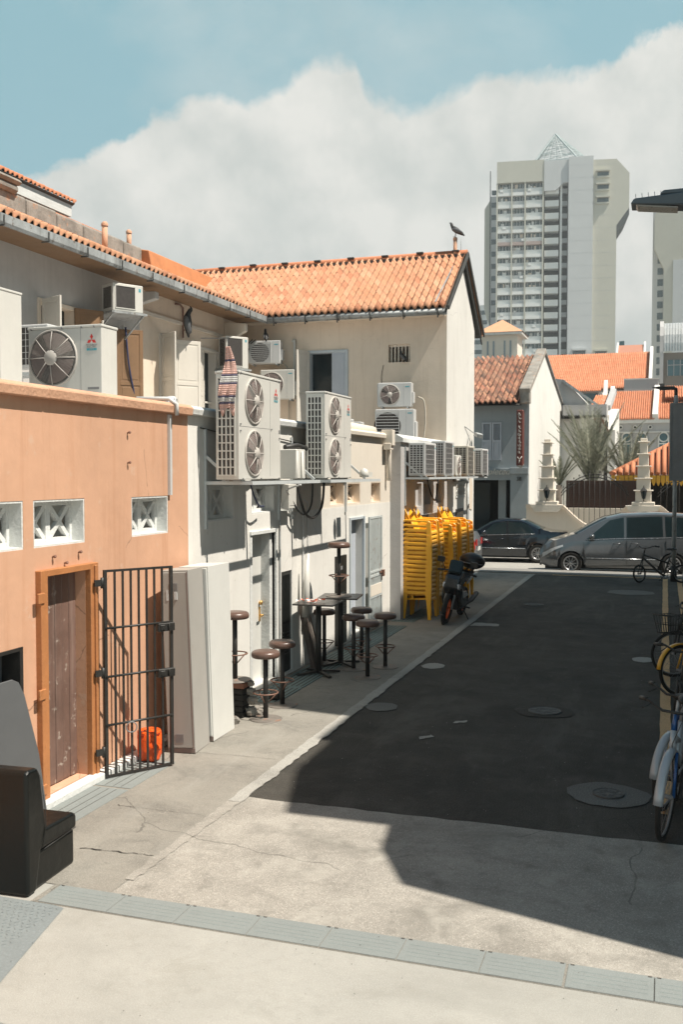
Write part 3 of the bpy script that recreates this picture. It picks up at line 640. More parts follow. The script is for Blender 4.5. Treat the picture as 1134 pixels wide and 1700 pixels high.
def wing_roof(parent, y0, y1):
    nu = int((y1 - y0) / .172); b = MB(); V_ = Vector((-2.6, 0, 1.10)).normalized()
    b.tiles((-9.38, y0, 6.80), (0, 1, 0), V_, nu, 12, (y1 - y0) / nu, .245, .046, 8)
    r_ = b.build('roof', 'tile', parent, world=True)
    b = MB(); b.prism([(-9.5, 6.66), (-9.36, 6.72), (-12.3, 7.92), (-12.3, 7.82)], y0, y1, 'xz'); b.build('roof_deck', 'darkgutter', r_, world=True)
    b = MB(); b.box(-9.47, y0, 6.62, -9.435, y1, 6.745)
    b.build('fascia', 'gutter', parent, world=True)
    b = MB(); b.prism([(-9.43, 6.58), (-9.34, 6.56), (-9.31, 6.60), (-9.30, 6.72), (-9.32, 6.72), (-9.33, 6.62), (-9.43, 6.62)], y0, y1, 'xz')
    yy = y0 + .4
    while yy < y1: b.box(-9.43, yy - .010, 6.54, -9.296, yy + .010, 6.558, 1); b.box(-9.298, yy - .010, 6.55, -9.288, yy + .010, 6.70, 1); yy += 1.1
    b.build('gutter', ['gutter', 'darkgutter'], parent, world=True)
    b = MB(); b.box(-9.45, y0, 6.60, X2 - .25, y1, 6.64); b.build('soffit', 'shut_brown', parent, world=True)
    return r_
r1 = wing_roof(BO, 3, 17.48)
b = MB(); rr = random.Random(3); y = 3.2
while y < 20.5:
    w = rr.uniform(.75, 1.05); b.obox((-12.02, y + w / 2, 8.03 + rr.uniform(-.015, .015)), (.34, w - .02, .38), (rr.uniform(-.01, .01), 0, rr.uniform(-.01, .01))); y += w
b.build('ridge_cap', 'cement', BO, world=True, bevel=.05, seg=2)
b = MB(); b.tube([(-12.12, 3.2, 8.23), (-12.12, 20.7, 8.23)], .09, 8, 0); b.cyl((-11.80, 3.2, 7.84), (-11.80, 20.7, 7.84), .05, 6); b.build('ridge_tiles', 'tile_new', BO, world=True)
# the low clay parapet at the near end of the ridge
b = MB(); b.box(-12.25, 12.4, 8.2, -11.75, 15.9, 8.36); b.box(-12.3, 12.35, 8.36, -11.7, 15.95, 8.47); b.build('party_wall_cap', 'cement', BO, world=True, bevel=.05)
for (x, y, z0, z1) in ((-11.0, 17.66, 7.4, 8.02), (-12.35, 20.9, 8.2, 8.72)):
    b = MB(); b.cyl((x, y, z0), (x, y, z1 - .05), .058, 12); b.lathe([(.07, 0), (.07, .05), (.04, .09), (0, .1)], (x, y, z1 - .06), 12); b.build('vent_pipe', 'orange_cap', BO, world=True)
# jack roof with clerestory
jb = MB(); jb.box(-17.5, 8, 8.2, -15.4, 19.8, 9.75); jr = jb.build('jack_roof_wall', 'rustframe', BO, world=True)
b = MB()
for i in range(7): y = 13.0 + i * .98; b.box(-15.399, y, 9.42, -15.38, y + .6, 9.62)
b.build('jack_window', 'glass', jr, world=True)
b = MB(); b.box(-14.72, 8, 9.52, -14.68, 22.0, 9.82); b.box(-14.72, 21.96, 9.52, -17.8, 22.0, 9.8); b.build('jack_fascia', 'white_cap', BO, world=True)
b = MB(); b.tiles((-14.62, 8, 9.93), (0, 1, 0), Vector((-2.6, 0, 1.2)), 82, 6, .1722, .3, .034, 6); b.build('jack_roof', 'tile_new', BO, world=True)
b = MB(); b.prism([(-14.7, 9.80), (-14.6, 9.86), (-17.5, 11.15), (-17.5, 9.7)], 8, 22.05, 'xz'); b.build('jack_roof_deck', 'darkgutter', BO, world=True)

# -- white shophouse (middle section) with cream upper wing
BW = thing('white_shophouse', 'white rear wall behind the two tall fan units and white door', 'building', (X1, 11, 0))
V4, V5, V6 = (10.36, 11.12, 2.325, 2.75), (11.68, 12.46, 2.36, 2.74), (12.70, 13.07, 2.34, 2.71)
DW = (11.68, 12.46, .06, 2.085)
b = MB(); b.wall('x', X1, .24, 9.90, 13.14, 0, 3.56, [V4, V5, V6, DW, (12.72, 13.12, .05, 1.5)]); b.build('wall', 'white', BW, world=True)
coping(BW, 9.9, 14.0, 'white_cap')
vent(BW, *V4, 2); vent(BW, *V5, 2); vent(BW, *V6, 1)
b = MB(); b.box(X1 - .05, DW[0] - .07, DW[2], X1 + .012, DW[0], DW[3]); b.box(X1 - .05, DW[1], .02, X1 + .03, DW[1] + .05, DW[3]); b.box(X1 - .05, DW[0] - .07, DW[3], X1 + .03, DW[1] + .05, DW[3] + .05)
b.box(X1 - .16, DW[1] - .10, .02, X1 - .03, DW[1] - .001, DW[3] - .001)
df = b.build('door_frame', 'white_cap', BW, world=True, bevel=.004)
b = MB(); b.box(X1 - .20, DW[0] + .001, .06, X1 - .16, DW[1] - .001, DW[3] - .002)
dr = b.build('door', 'locker2', BW, world=True)
b = MB(); b.lathe([(0, .05), (.03, .045), (.032, .02), (.014, .01), (.014, 0)], (X1 - .16, DW[1] - .17, 1.12), 12, ax=(1, 0, 0)); b.box(X1 - .16, DW[1] - .185, .86, X1 - .145, DW[1] - .15, 1.06); b.cyl((X1 - .15, DW[1] - .168, .95), (X1 - .10, DW[1] - .168, .95), .012, 8); b.bar((X1 - .10, DW[1] - .17, .95), (X1 - .10, DW[1] - .27, .94), .018)
b.build('handle', mat('brass_hardware', (.62, .38, .13), .35, .1, 8, metal=.7), dr, world=True)
b = MB(); b.box(X1 - .06, 12.725, .05, X1 - .02, 13.115, 1.495)
for i in range(7): b.obox((X1 - .014, 12.92, .32 + i * .05), (.014, .28, .02), (0, R(35), 0))
for i in range(8): b.box(X1 - .02, 12.76 + i * .045, .75, X1 - .012, 12.765 + i * .045, 1.44)
b.build('black_hatch', 'hatch', BW, world=True)
b = MB(); b.box(X2 - 6, 9.9 + 7.58, 3.05, X1 - .24, YC, 3.25); b.build('terrace', 'greyside', BW, world=True)
b = MB(); b.tube([(X1 - .24, 12.0, 3.3)] * 1 + [(X1 + .012, 13.75, 2.45), (X1 + .012, 13.75, 1.0), (X1 + .012, 13.75, .4)], .009, 6); b.build('wall_cable', 'ac_lt', BW, world=True)
W3 = (18.25, 18.85, 3.9, 5.82); W4 = (20.15, 21.0, 3.5, 5.78)
b = MB(); b.wall('x', X2, .25, 17.48, YC + .25, 3.25, 6.62, [W3, W4]); b.build('upper_wall', 'cream', BW, world=True)
w3 = winframe('window', BW, *W3, m='shut_white', mull=False); shutter(w3, 18.3, -1, 58, .56, 3.9, 5.8, 'shut_white'); shutter(w3, 18.8, 1, 34, .66, 3.9, 5.76, 'shut_white')
b = MB()
for i in range(28): b.obox((X2 - .04, 18.55, 3.98 + i * .05), (.03, .42, .008), (0, R(30), 0))
b.build('louvre', 'shut_white', w3, world=True)
w4 = winframe('window', BW, *W4, m='shut_white'); shutter(w4, 20.2, -1, 12, .60, 3.6, 5.76, 'shut_white', louv=False); shutter(w4, 20.95, 1, 36, .74, 3.6, 5.74, 'shut_white')
b = MB(); b.box(X2 + .001, 17.5, 6.12, X2 + .05, 21.3, 6.19); b.build('string_course', 'shut_white', BW, world=True)
b = MB(); b.tube([(X2 + .05, 19.25, 5.85), (X2 + .05, 19.25, 6.5), (X2 + .05, 19.1, 6.55), (X2 + .05, 18.9, 6.53)], .022, 6); b.build('pipe', 'rustrim', BW, world=True)
b = MB(); b.prism([(X2, 6.0), (X2 + .55, 6.28), (X2 + .55, 6.46), (X2, 6.5)], 21.45, 21.6, 'xz'); b.build('eave_bracket', 'cream2', BW, world=True, bevel=.01)
r2 = wing_roof(BW, 17.48, 22.2)
b = MB(); b.tiles((-9.38, 22.2, 6.80), (0, 1, 0), Vector((-2.6, 0, 1.10)), 14, 12, .172, .245, .034, 8); b.build('roof_valley', 'tile', r2, world=True)
b = MB(); b.prism([(-11.75, 7.7), (-11.66, 7.75), (-11.75, 8.20), (-12.3, 8.30), (-12.3, 7.8)], 20.8, 25.6, 'xz'); b.build('ridge_beam', mat('orange_ridge_board', (.50, .20, .08), .7, .2, 3), BW, world=True, bevel=.02)

# -- cream shophouse lower wall, third section
BC = thing('cream_shophouse', 'cream over white rear wall with pale blue louvred gate, behind the middle stools', 'building', (X1, 16, 0))
V7, V8, V9 = (14.83, 15.54, 2.365, 2.745), (15.74, 16.46, 2.365, 2.73), (17.13, 17.76, 2.35, 2.73)
DC = (15.86, 16.56, .10, 2.09)
b = MB(); b.wall('x', X1, .24, 13.14, 18.42, 2.335, 3.56, [V7, V8, V9]); b.build('wall', 'cream2', BC, world=True)
b = MB(); b.wall('x', X1 + .004, .244, 13.14, 18.42, 0, 2.335, [DC]); b.build('lower_wall', 'white', BC, world=True)
coping(BC, 14.0, 17.9, 'cream2')
for v in (V7, V8, V9): vent(BC, *v, 1, 'cream')
b = MB(); b.box(X1 - .12, DC[0], .1, X1 - .09, DC[0] + .34, 2.085); b.box(X1 - .15, DC[0] + .35, .1, X1 - .12, DC[1], 2.085); b.build('door', 'shut_blue', BC, world=True)
b = MB(); b.box(X1 + .005, DC[0] - .05, .1, X1 + .03, DC[0], 2.13); b.box(X1 + .005, DC[1], .1, X1 + .045, DC[1] + .07, 2.13); b.box(X1 + .005, DC[0], 2.09, X1 + .03, DC[1], 2.13); b.build('door_frame', 'frame_blue', BC, world=True)
b = MB(); x_ = X1 + .07; ya, yb = 16.72, 17.55
b.box(x_, ya, .2, x_ + .03, ya + .05, 2.11); b.box(x_, yb - .05, .2, x_ + .03, yb, 2.11)
for z in (.2, .62, 1.0, 1.08, 2.07): b.box(x_ + .001, ya + .05, z, x_ + .03, yb - .05, z + .04)
for i in range(12): yy = ya + .07 + i * .058; b.box(x_ + .004, yy, .24, x_ + .022, yy + .034, 2.07)
b.box(x_ + .02, ya + .05, .66, x_ + .034, yb - .05, .86, 1)
g = b.build('metal_gate', [mat('flaking_blue_paint', (.50, .545, .54), .55, .1, 4, spots=.75, spotcol=(.26, .16, .11), spotscale=7, streak=.4), 'cream2'], BC, world=True)
b = MB(); b.obox((x_ + .05, yb - .03, 1.03), (.05, .09, .12), (0, 0, 0)); b.box(x_ + .03, yb - .2, 1.04, x_ + .05, yb, 1.07); b.build('padlock', 'rustrim', g, world=True)
b = MB(); b.box(X1 + .006, 15.04, .06, X1 + .05, 15.54, 1.53)
for i in range(10): b.obox((X1 + .052, 15.29, .5 + i * .045), (.012, .3, .018), (0, R(35), 0))
b.box(X1 + .05, 15.1, 1.30, X1 + .056, 15.3, 1.36, 1)
b.build('black_panel', ['hatch', 'greyt'], BC, world=True)
b = MB(); b.tube([(X1 + .07, 18.1, 3.5), (X1 + .07, 18.1, 3.2), (X1 + .07, 18.1, 2.75)], .05, 8); b.box(X1 - .02, 17.88, 3.42, X1 + .20, 18.06, 3.72); b.obox((X1 + .1, 17.95, 3.40), (.14, .2, .12)); b.build('downpipe', 'cream2', BC, world=True, bevel=.006)
b = MB(); b.tube([(X1 - .2, 15.0, 3.72), (X1 - .2, 17.9, 3.70)], .09, 8); b.build('top_pipe', 'cream2', BC, world=True)

# -- corner shophouse: cross wing with tiled gable roof, lower rear wall in front of it
BG = thing('gabled_shophouse', 'cream gabled building with orange tiled roof closing the row at the corner', 'building', (-7, 23, 0))
VB = (-6.38, -5.84, 5.56, 5.99); DB = (-8.46, -7.40, 3.9, 5.92)
b = MB(); b.wall('y', YC, .25, X2, -4.95, 0, 6.62, [VB, DB]); b.build('front_wall', 'cream', BG, world=True)
b = MB(); b.prism([(YC + .001, 0), (26.3, 0), (26.3, 6.72), (24.62, 8.30), (YC + .001, 6.72)], -5.2, -4.945, 'yz'); b.build('gable_wall', 'white', BG, world=True)
b = MB(); b.prism([(YC + .3, 0), (26.3, 0), (26.3, 6.72), (24.62, 8.2), (YC + .3, 6.72)], -20.0, -19.8, 'yz'); b.box(-20, 26.05, 0, -5.21, 26.295, 6.7); b.build('back_wall', 'cream', BG, world=True)
dw = winframe('window', BG, DB[0], DB[1], DB[2], DB[3], m='frame_blue', p=YC, axis='y', mull=False)
b = MB(); b.box(-7.82, YC - .02, 3.9, -7.46, YC + .03, 5.86); b.box(-7.78, YC - .028, 4.0, -7.50, YC - .018, 4.85); b.box(-7.78, YC - .028, 4.93, -7.50, YC - .018, 5.8); b.build('shutter', 'shut_blue', dw, world=True)
shutter(dw, -8.40, -1, 72, .5, 3.9, 5.9, 'shut_white', p=YC, axis='y')
b = MB(); 
for i in range(6): x = VB[0] + .055 + i * .088; b.box(x - .014, YC + .08, VB[2], x + .014, YC + .11, VB[3])
b.box(VB[0], YC + .075, VB[3] - .05, VB[1], YC + .115, VB[3]); b.build('window_bars', 'cream2', BG, world=True)
b = MB(); Vr = Vector((0, 2.35, 1.70)).normalized(); nu = 57
b.tiles((-4.84, 22.30, 6.78), (-1, 0, 0), Vr, nu, 11, .171, .262, .048, 8); b.tiles((-4.84, 27.0, 6.70), (-1, 0, 0), Vector((0, -2.35, 1.74)), 88, 11, .171, .262, .036, 4)
b.tiles((-4.84 - nu * .171, 22.30, 6.78), (-1, 0, 0), Vr, 31, 11, .171, .262, .036, 8)
roof = b.build('roof', 'tile', BG, world=True)
b = MB(); b.prism([(22.36, 6.70), (24.65, 8.36), (26.94, 6.70), (26.94, 6.62), (24.65, 8.22), (22.36, 6.62)], -4.86, -20, 'yz'); b.build('roof_deck', 'darkgutter', roof, world=True)
b = MB(); b.tube([(-4.82, 24.64, 8.46), (-20, 24.64, 8.46)], .085, 10, 0)
rr = random.Random(8)
for i in range(16): b.obox((-5.1 - i * .93, 24.55, 8.51 + rr.uniform(-.01, .01)), (.17, .14, .035), (0, 0, 0), 1)
b.box(-4.84, 24.50, 8.34, -20, 24.56, 8.42, 1)
b.build('ridge_tiles', ['tile_new', 'darkgutter'], roof, world=True)
b = MB(); b.bar((-4.80, 22.3, 6.72), (-4.80, 24.64, 8.44), .04, .10); b.bar((-4.80, 24.64, 8.42), (-4.80, 26.98, 6.68), .04, .09); b.bar((-4.87, 24.64, 8.20), (-4.87, 27.0, 6.46), .03, .05); b.build('bargeboard', 'darkgutter', BG, world=True)
b = MB(); b.box(-4.86, 22.38, 6.58, -9.40, 22.42, 6.74); b.tube([(-4.9, 22.33, 6.65), (-9.4, 22.33, 6.65)], .06, 8)
for i in range(6): x = -5.05 - i * .82; b.box(x - .012, 22.25, 6.56, x + .012, 22.42, 6.73, 1); b.box(x - .012, 22.26, 6.50, x + .012, 22.30, 6.56, 1)
b.build('gutter', ['gutter', 'darkgutter'], BG, world=True)
b = MB(); b.box(-4.98, 22.42, 6.60, -10, YC, 6.64); b.build('soffit', 'cream', BG, world=True)
b = MB(); b.cyl((-5.12, 24.55, 8.2), (-5.12, 24.55, 8.78), .048, 12); b.lathe([(.056, 0), (.056, .05), (.035, .08), (0, .09)], (-5.12, 24.55, 8.78), 12); b.build('vent_pipe', 'orange_cap', BG, world=True)
b = MB(); b.cyl((-4.98, 24.6, 8.5), (-4.98, 24.6, 8.85), .006, 5); b.bar((-5.02, 24.3, 8.24), (-5.14, 22.4, 6.88), .035, .02); b.build('lightning_rod', 'gutter', BG, world=True)
XB = -4.9
VB1, VB2 = (20.4, 21.0, 2.2, 2.68), (21.5, 22.1, 2.2, 2.68)
b = MB(); b.wall('x', XB, .34, 18.42, YC - .002, 0, 3.58, [VB1, VB2, (19.6, 20.15, 2.2, 2.68)]); b.build('rear_wall', 'greyside', BG, world=True)
b = MB(); b.prism([(XB + .05, 3.50), (XB + .05, 3.58), (XB - .1, 3.66), (XB - .4, 3.6), (XB - .4, 3.5)], 18.40, YC - .01, 'xz'); b.build('coping', 'white_cap', BG, world=True)
vent(BG, *VB1, 1, 'greyside', XB); vent(BG, *VB2, 1, 'greyside', XB)
b = MB(); b.box(XB - .1, 19.6, 2.2, XB - .08, 20.15, 2.68); b.build('vent_board', 'greyside', BG, world=True)
b = MB()
for i in range(7): b.torus((-4.93, 24.0 + i * .155, 2.55), .065, .012, (1, 0, 0), 12, 4); b.torus((-4.93, 24.0 + i * .155, 2.41), .065, .012, (1, 0, 0), 12, 4)
b.box(-4.944, 23.9, 2.28, -4.925, 25.05, 2.32); b.build('grille', 'white_cap', BG, world=True)
for (y0, y1) in ((20.1, 20.7), (23.9, 24.8)):
    b = MB(); b.box(XB - .04 if y0 < YC else -4.944, y0, 1.35, XB + .02 if y0 < YC else -4.92, y1, 2.0)
    o = b.build('small_window', 'darkgutter', BG, world=True)
    b = MB(); xx = XB + .02 if y0 < YC else -4.92; b.box(xx, y0 + .08, 1.43, xx + .004, y1 - .08, 1.92); b.build('pane', 'glass', o, world=True)
b = MB(); b.cyl((-4.88, 25.15, 0), (-4.88, 25.15, 2.7), .04, 10); b.tube([(-4.9, 23.5, 2.72), (-4.9, 25.0, 2.72), (-4.88, 25.15, 2.66)], .04, 8); b.build('downpipe', 'gutter', BG, world=True)
b = MB(); b.obox((-4.8, 25.7, 3.9), (.05, .1, .06), (0, .3, .5)); b.tube([(-4.94, 25.0, 4.1), (-4.86, 25.6, 3.98), (-4.78, 26.0, 3.92)], .012, 5); b.tube([(-4.94, 25.3, 3.6), (-4.88, 25.3, 3.9)], .01, 5); b.tube([(-4.94, 25.3, 3.6), (-4.9, 26.1, 3.45)], .012, 5); b.obox((-4.74, 25.95, 3.90), (.16, .30, .10), (.2, .2, .4)); b.build('flood_lamp', 'gutter', BG, world=True)
b = MB(); b.prism([(25.3, 2.0), (26.0, 1.9), (26.1, 2.5), (25.75, 3.0), (25.35, 2.6)], -4.944, -4.93, 'yz'); b.build('faded_panel', 'cream', BG, world=True)

# -- building across the lane on the right, outside the frame: its roofline throws the big shadow on the road
BR = thing('lane_side_building', 'tall plain shophouse with stepped gable along the right of the lane', 'building', (3, 15, 0))
prof = [(5.85, 0), (5.85, 3.65), (6.15, 6.9), (6.70, 7.45), (7.28, 7.62), (7.10, 9.2), (8.22, 9.8), (9.3, 9.84), (9.3, 10.1), (10.35, 10.1), (10.45, 12.9), (11.8, 12.95), (16.2, 13.0), (28.1, 13.0), (28.1, 0)]
M['lane_side'] = mat('dark_lane_plaster', (.14, .13, .12), .85, .1, 1.2)
b = MB(); b.prism(prof, 2.2, 10, 'yz'); b.build('wall', 'lane_side', BR, world=True)
b = MB()
for y in (8.2, 12.2, 14.6, 17.0, 19.4, 21.8, 24.2, 26.4):
    for z in (1.2, 4.6, 8.0): b.box(2.15, y, z, 2.199, y + 1.0, z + 1.4)
b.build('window', 'shut_blue', BR, world=True)

# ------------------------------------------------------------------ air-conditioning units (front faces local -y, base at z=0)
def emblem(parent, x, z, y, s, mtxt='greyt', body=('MITSUBISHI', 'ELECTRIC')):
    b = MB()
    for k in range(3):
        a = R(90 + 120 * k); u = Vector((cos(a), 0, sin(a))); w = Vector((-sin(a), 0, cos(a)))
        p = [u * 0, u * s * .5 + w * s * .29, u * s, u * s * .5 - w * s * .29]
        c = Vector((x, 0, z)); b.add([c + q + Vector((0, y, 0)) for q in p] , [(0, 1, 2, 3)]); b.add([c + q + Vector((0, y + .003, 0)) for q in p], [(0, 3, 2, 1)])
    b.build('logo', 'red', parent)
    text('lettering', body[0], s * .42, mtxt, parent, (x, y, z - s * .82), (R(90), 0, 0), .0008)
    text('lettering', body[1], s * .42, mtxt, parent, (x, y, z - s * 1.14), (R(90), 0, 0), .0008)
    b = MB(); b.box(x - s * .95, y, z - s * 1.75, x + s * .95, y + .003, z - s * 1.36); o = b.build('label_plate', 'teal', parent)
    text('lettering', 'CITY', s * .36, 'wire', parent, (x, y - .001, z - s * 1.56), (R(90), 0, 0), .0006)
def fan(parent, cx, cz, r, y, rings=9, spokes=8, twist=0., dome=.03):
    b = MB(); b.lathe([(0, .0), (r, .0), (r, .006)], (cx, y, cz), 32, 0, ax=(0, -1, 0)); f = b.build('fan_shade_disc', 'coil', parent)  # dark disc proud of the casing, painting the shade of a fan cavity
    b = MB()
    for k in range(3):
        a0 = twist + k * 2 * pi / 3; vs = []; n = 9
        for i in range(n):
            t = i / (n - 1); a = a0 + t * R(98)
            for rr_ in (.22 * r, .6 * r, .93 * r): vs.append((cx + rr_ * cos(a), y - .008 - .012 * t, cz + rr_ * sin(a)))
        b.add(vs, [(i * 3 + j, i * 3 + j + 1, i * 3 + j + 4, i * 3 + j + 3) for i in range(n - 1) for j in (0, 1)], 0, True)
    b.build('blades', 'fan', f)
    b = MB(); b.torus((cx, y - .004, cz), r * 1.03, .013, (0, -1, 0), 32, 6)
    for i in range(rings): q = r * (.30 + .70 * (i + .5) / rings); b.torus((cx, y - .012 - dome * (1 - (q / r) ** 2), cz), q, .0019, (0, -1, 0), 32, 4)
    for i in range(spokes):
        a = i * 2 * pi / spokes + (.0 if spokes == 8 else .3)
        b.tube([(cx + .2 * r * cos(a), y - .014 - dome, cz + .2 * r * sin(a)), (cx + .65 * r * cos(a), y - .014 - dome * .55, cz + .65 * r * sin(a)), (cx + 1.02 * r * cos(a), y - .010, cz + 1.02 * r * sin(a))], .0058, 5)
    b.lathe([(0, .008), (.24 * r, .006), (.29 * r, -.01)], (cx, y - .014 - dome, cz), 20, 0, ax=(0, -1, 0))
    b.build('fan_guard', 'wire', parent)
def grille_side(parent, x, y0, y1, z0, z1, nx, nz, m='ac', name='side_grille'):
    sg = 1 if x > 0 else -1
    b = MB(); b.box(x, y0, z0, x + sg * .003, y1, z1); o = b.build(name, 'coil', parent)
    b = MB(); w = .009
    for i in range(nx + 1): y = y0 + (y1 - y0) * i / nx; b.box(x + sg * .002, y - w, z0 - w, x + sg * .014, y + w, z1 + w)
    for i in range(nz + 1): z = z0 + (z1 - z0) * i / nz; b.box(x + sg * .003, y0, z - w * .8, x + sg * .0135, y1, z + w * .8)
    b.build('grille_bars', m, o)
def ac_tall(label, loc, rz, w=1.24, h=1.25, d=.36, group=None):
    """two-fan condenser; local -y = fan face, local -x = grille side"""
    t = thing('condenser_unit', label, 'air conditioner', loc, rz, group)
    b = MB(); b.box(-w / 2, -d, .02, w / 2, 0, h - .03); b.box(-w / 2 - .008, -d - .008, h - .03, w / 2 + .008, .008, h)
    b.box(-w / 2 + .1, -d + .02, -.0, -w / 2 + .2, -.02, .02, 1); b.box(w / 2 - .2, -d + .02, 0, w / 2 - .1, -.02, .02, 1)
    b.build('casing', ['ac', 'gutter'], t, bevel=.008, seg=2)
    b = MB(); b.box(w / 2 - .34, -d - .0015, .06, w / 2 - .336, -d + .001, h - .05); b.box(-w / 2 + .005, -d - .0015, h * .5, w / 2 - .34, -d + .001, h * .5 + .004)
    for xx, zz in ((-w / 2 + .04, h * .46), (-w / 2 + .04, h * .52), (w / 2 - .3, h * .5), (w / 2 - .04, h * .42), (w / 2 - .06, .03), (-w / 2 + .1, .03), (0, .03), (-w / 2 + .05, h - .02), (w / 2 - .05, h - .02)): b.box(xx - .01, -d - .012, zz - .008, xx + .01, -d, zz + .008)
    b.box(w / 2 - .06, -d - .006, h * .47, w / 2 - .03, -d, h * .5)
    b.build('screws', 'greyt', t)
    r = min(.255, h * .22)
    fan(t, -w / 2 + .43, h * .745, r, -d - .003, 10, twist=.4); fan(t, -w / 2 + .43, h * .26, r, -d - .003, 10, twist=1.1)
    grille_side(t, -w / 2, -d + .05, -.03, .07, h - .08, 4, 12)
    b = MB(); b.box(-w / 2 + .05, .0, .1, w / 2 - .05, .004, h - .1); b.build('back_coil', 'coil', t)
    emblem(t, w / 2 - .15, h - .18, -d - .0025, .062)
    return t
def ac_single(label, loc, rz, w=1.0, h=.92, d=.36, m='ac', group=None, logo=True, fx=-.16, fr=.34):
    t = thing('condenser_unit', label, 'air conditioner', loc, rz, group)
    b = MB(); b.box(-w / 2, -d, .02, w / 2, 0, h - .035); b.box(-w / 2 - .01, -d - .01, h - .035, w / 2 + .01, .01, h); b.box(-w / 2 + .1, -d + .02, -.03, -w / 2 + .2, -.02, .02, 1); b.box(w / 2 - .2, -d + .02, -.03, w / 2 - .1, -.02, .02, 1)
    b.build('casing', [m, 'gutter'], t, bevel=.01, seg=2)
    b = MB(); b.box(w / 2 - .30, -d - .0015, .03, w / 2 - .296, -d + .001, h - .04); b.box(w / 2 - .20, -d - .003, .10, w / 2 - .04, -d, .13)
    for xx in (-w / 2 + .05, w / 2 - .28, -w / 2 + .5, w / 2 - .1): b.cyl((xx, -d - .016, h - .03), (xx, -d, h - .03), .012, 8)
    b.box(-w / 2 + .04, -d - .0015, .09, w / 2 - .33, -d + .001, .094)
    b.build('screws', 'greyt', t)
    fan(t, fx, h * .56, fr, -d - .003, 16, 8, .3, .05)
    if logo: emblem(t, w / 2 - .14, h - .19, -d - .0025, .075)
    return t
def ac_small(label, loc, rz, w=.78, h=.54, d=.29, m='ac_lt', group=None, style='fan', tag_=None):
    t = thing('condenser_unit', label, 'air conditioner', loc, rz, group)
    b = MB(); b.box(-w / 2, -d, .0, w / 2, 0, h); b.box(-w / 2 + .08, -d - .02, -.04, -w / 2 + .12, .02, 0, 1); b.box(w / 2 - .12, -d - .02, -.04, w / 2 - .08, .02, 0, 1); b.box(w / 2, -d + .05, .08, w / 2 + .05, -.06, h * .62)
    b.build('casing', [m, 'gutter'], t, bevel=.018, seg=2)
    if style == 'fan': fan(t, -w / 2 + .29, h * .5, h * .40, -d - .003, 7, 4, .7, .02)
    elif style == 'slats':
        b = MB(); b.lathe([(0, 0), (h * .42, 0), (h * .42, .004)], (-w / 2 + .29, -d - .002, h * .48), 24, 0, ax=(0, -1, 0)); o = b.build('fan_shade_disc', 'coil', t)  # same dark disc: cavity shade put into the colour, no real hole
        b = MB(); x0, x1 = -w / 2 + .02, -w / 2 + .57
        for i in range(11): z = .04 + i * (h - .08) / 10; b.box(x0, -d - .016, z - .007, x1, -d - .006, z + .007)
        for x in (x0, x1): b.box(x - .006, -d - .018, .03, x + .006, -d - .002, h - .03)
        b.build('fan_guard', m, t)
    elif style == 'coil':
        b = MB(); b.box(-w / 2 + .03, -d - .004, .04, w / 2 - .22, -d - .001, h - .04); o = b.build('coil_face', 'coil', t)
        b = MB()
        for i in range(9): x = -w / 2 + .03 + (w - .25) * i / 8; b.box(x - .003, -d - .009, .04, x + .003, -d - .003, h - .04)
        for i in range(7): z = .04 + (h - .08) * i / 6; b.box(-w / 2 + .03, -d - .008, z - .003, w / 2 - .22, -d - .003, z + .003)
        b.build('grille_bars', m, o)
    b = MB(); b.box(w / 2 - .19, -d - .0015, .03, w / 2 - .186, -d + .001, h - .03)
    b.box(w / 2 - .15, -d - .002, h - .11, w / 2 - .05, -d, h - .085, 1); b.build('label_plate', ['greyt', 'teal'], t)
    grille_side(t, -w / 2, -d + .04, -.03, .05, h - .05, 4, 12, m)
    return t
# the two tall units on steel brackets
ZP = 2.79
def wall_bracket(y0, y1, label, xo=-4.50, p=X1, z=ZP, leg=1.0):
    t = thing('steel_bracket', label, 'bracket', (p, y0, z))
    b = MB()
    b.box(xo - .04, y0, z - .028, xo, y1, z + .012); b.box(p + .002, y0, z - .028, p + .04, y1, z + .012)
    for y in (y0, (y0 + y1) / 2, y1 - .04): b.box(p + .04, y, z - .027, xo - .04, y + .04, z + .011)
    b.build('shelf', 'bracket', t, world=True)
    for y in (y0 + .001, y1 - .041):
        b = MB(); b.box(p + .002, y, z - .55, p + .03, y + .04, z - .03); b.box(p + .002, y, z + .013, p + .03, y + .035, z + .62); b.bar((p + .03, y + .02, z + .30), (p + .36, y + .02, z + .016), .03, .035); b.build('strut', 'bracket', t, world=True)
    return t
wall_bracket(10.30, 12.62, 'near steel bracket shelf carrying the first tall two-fan unit on the white wall')
wall_bracket(13.06, 15.6, 'far steel bracket shelf carrying the second tall two-fan unit on the wall')
ac_tall('tall two-fan condenser with the striped towel hanging on it, on the white wall', (-4.90, 10.80, ZP + .012), R(90), w=1.26, h=1.262, d=.29, group='tall two-fan condensers on the wall')
ac_tall('tall two-fan condenser without a towel, further along the wall above the stools', (-4.90, 13.74, ZP + .012), R(90), w=1.22, h=1.262, d=.29, group='tall two-fan condensers on the wall')
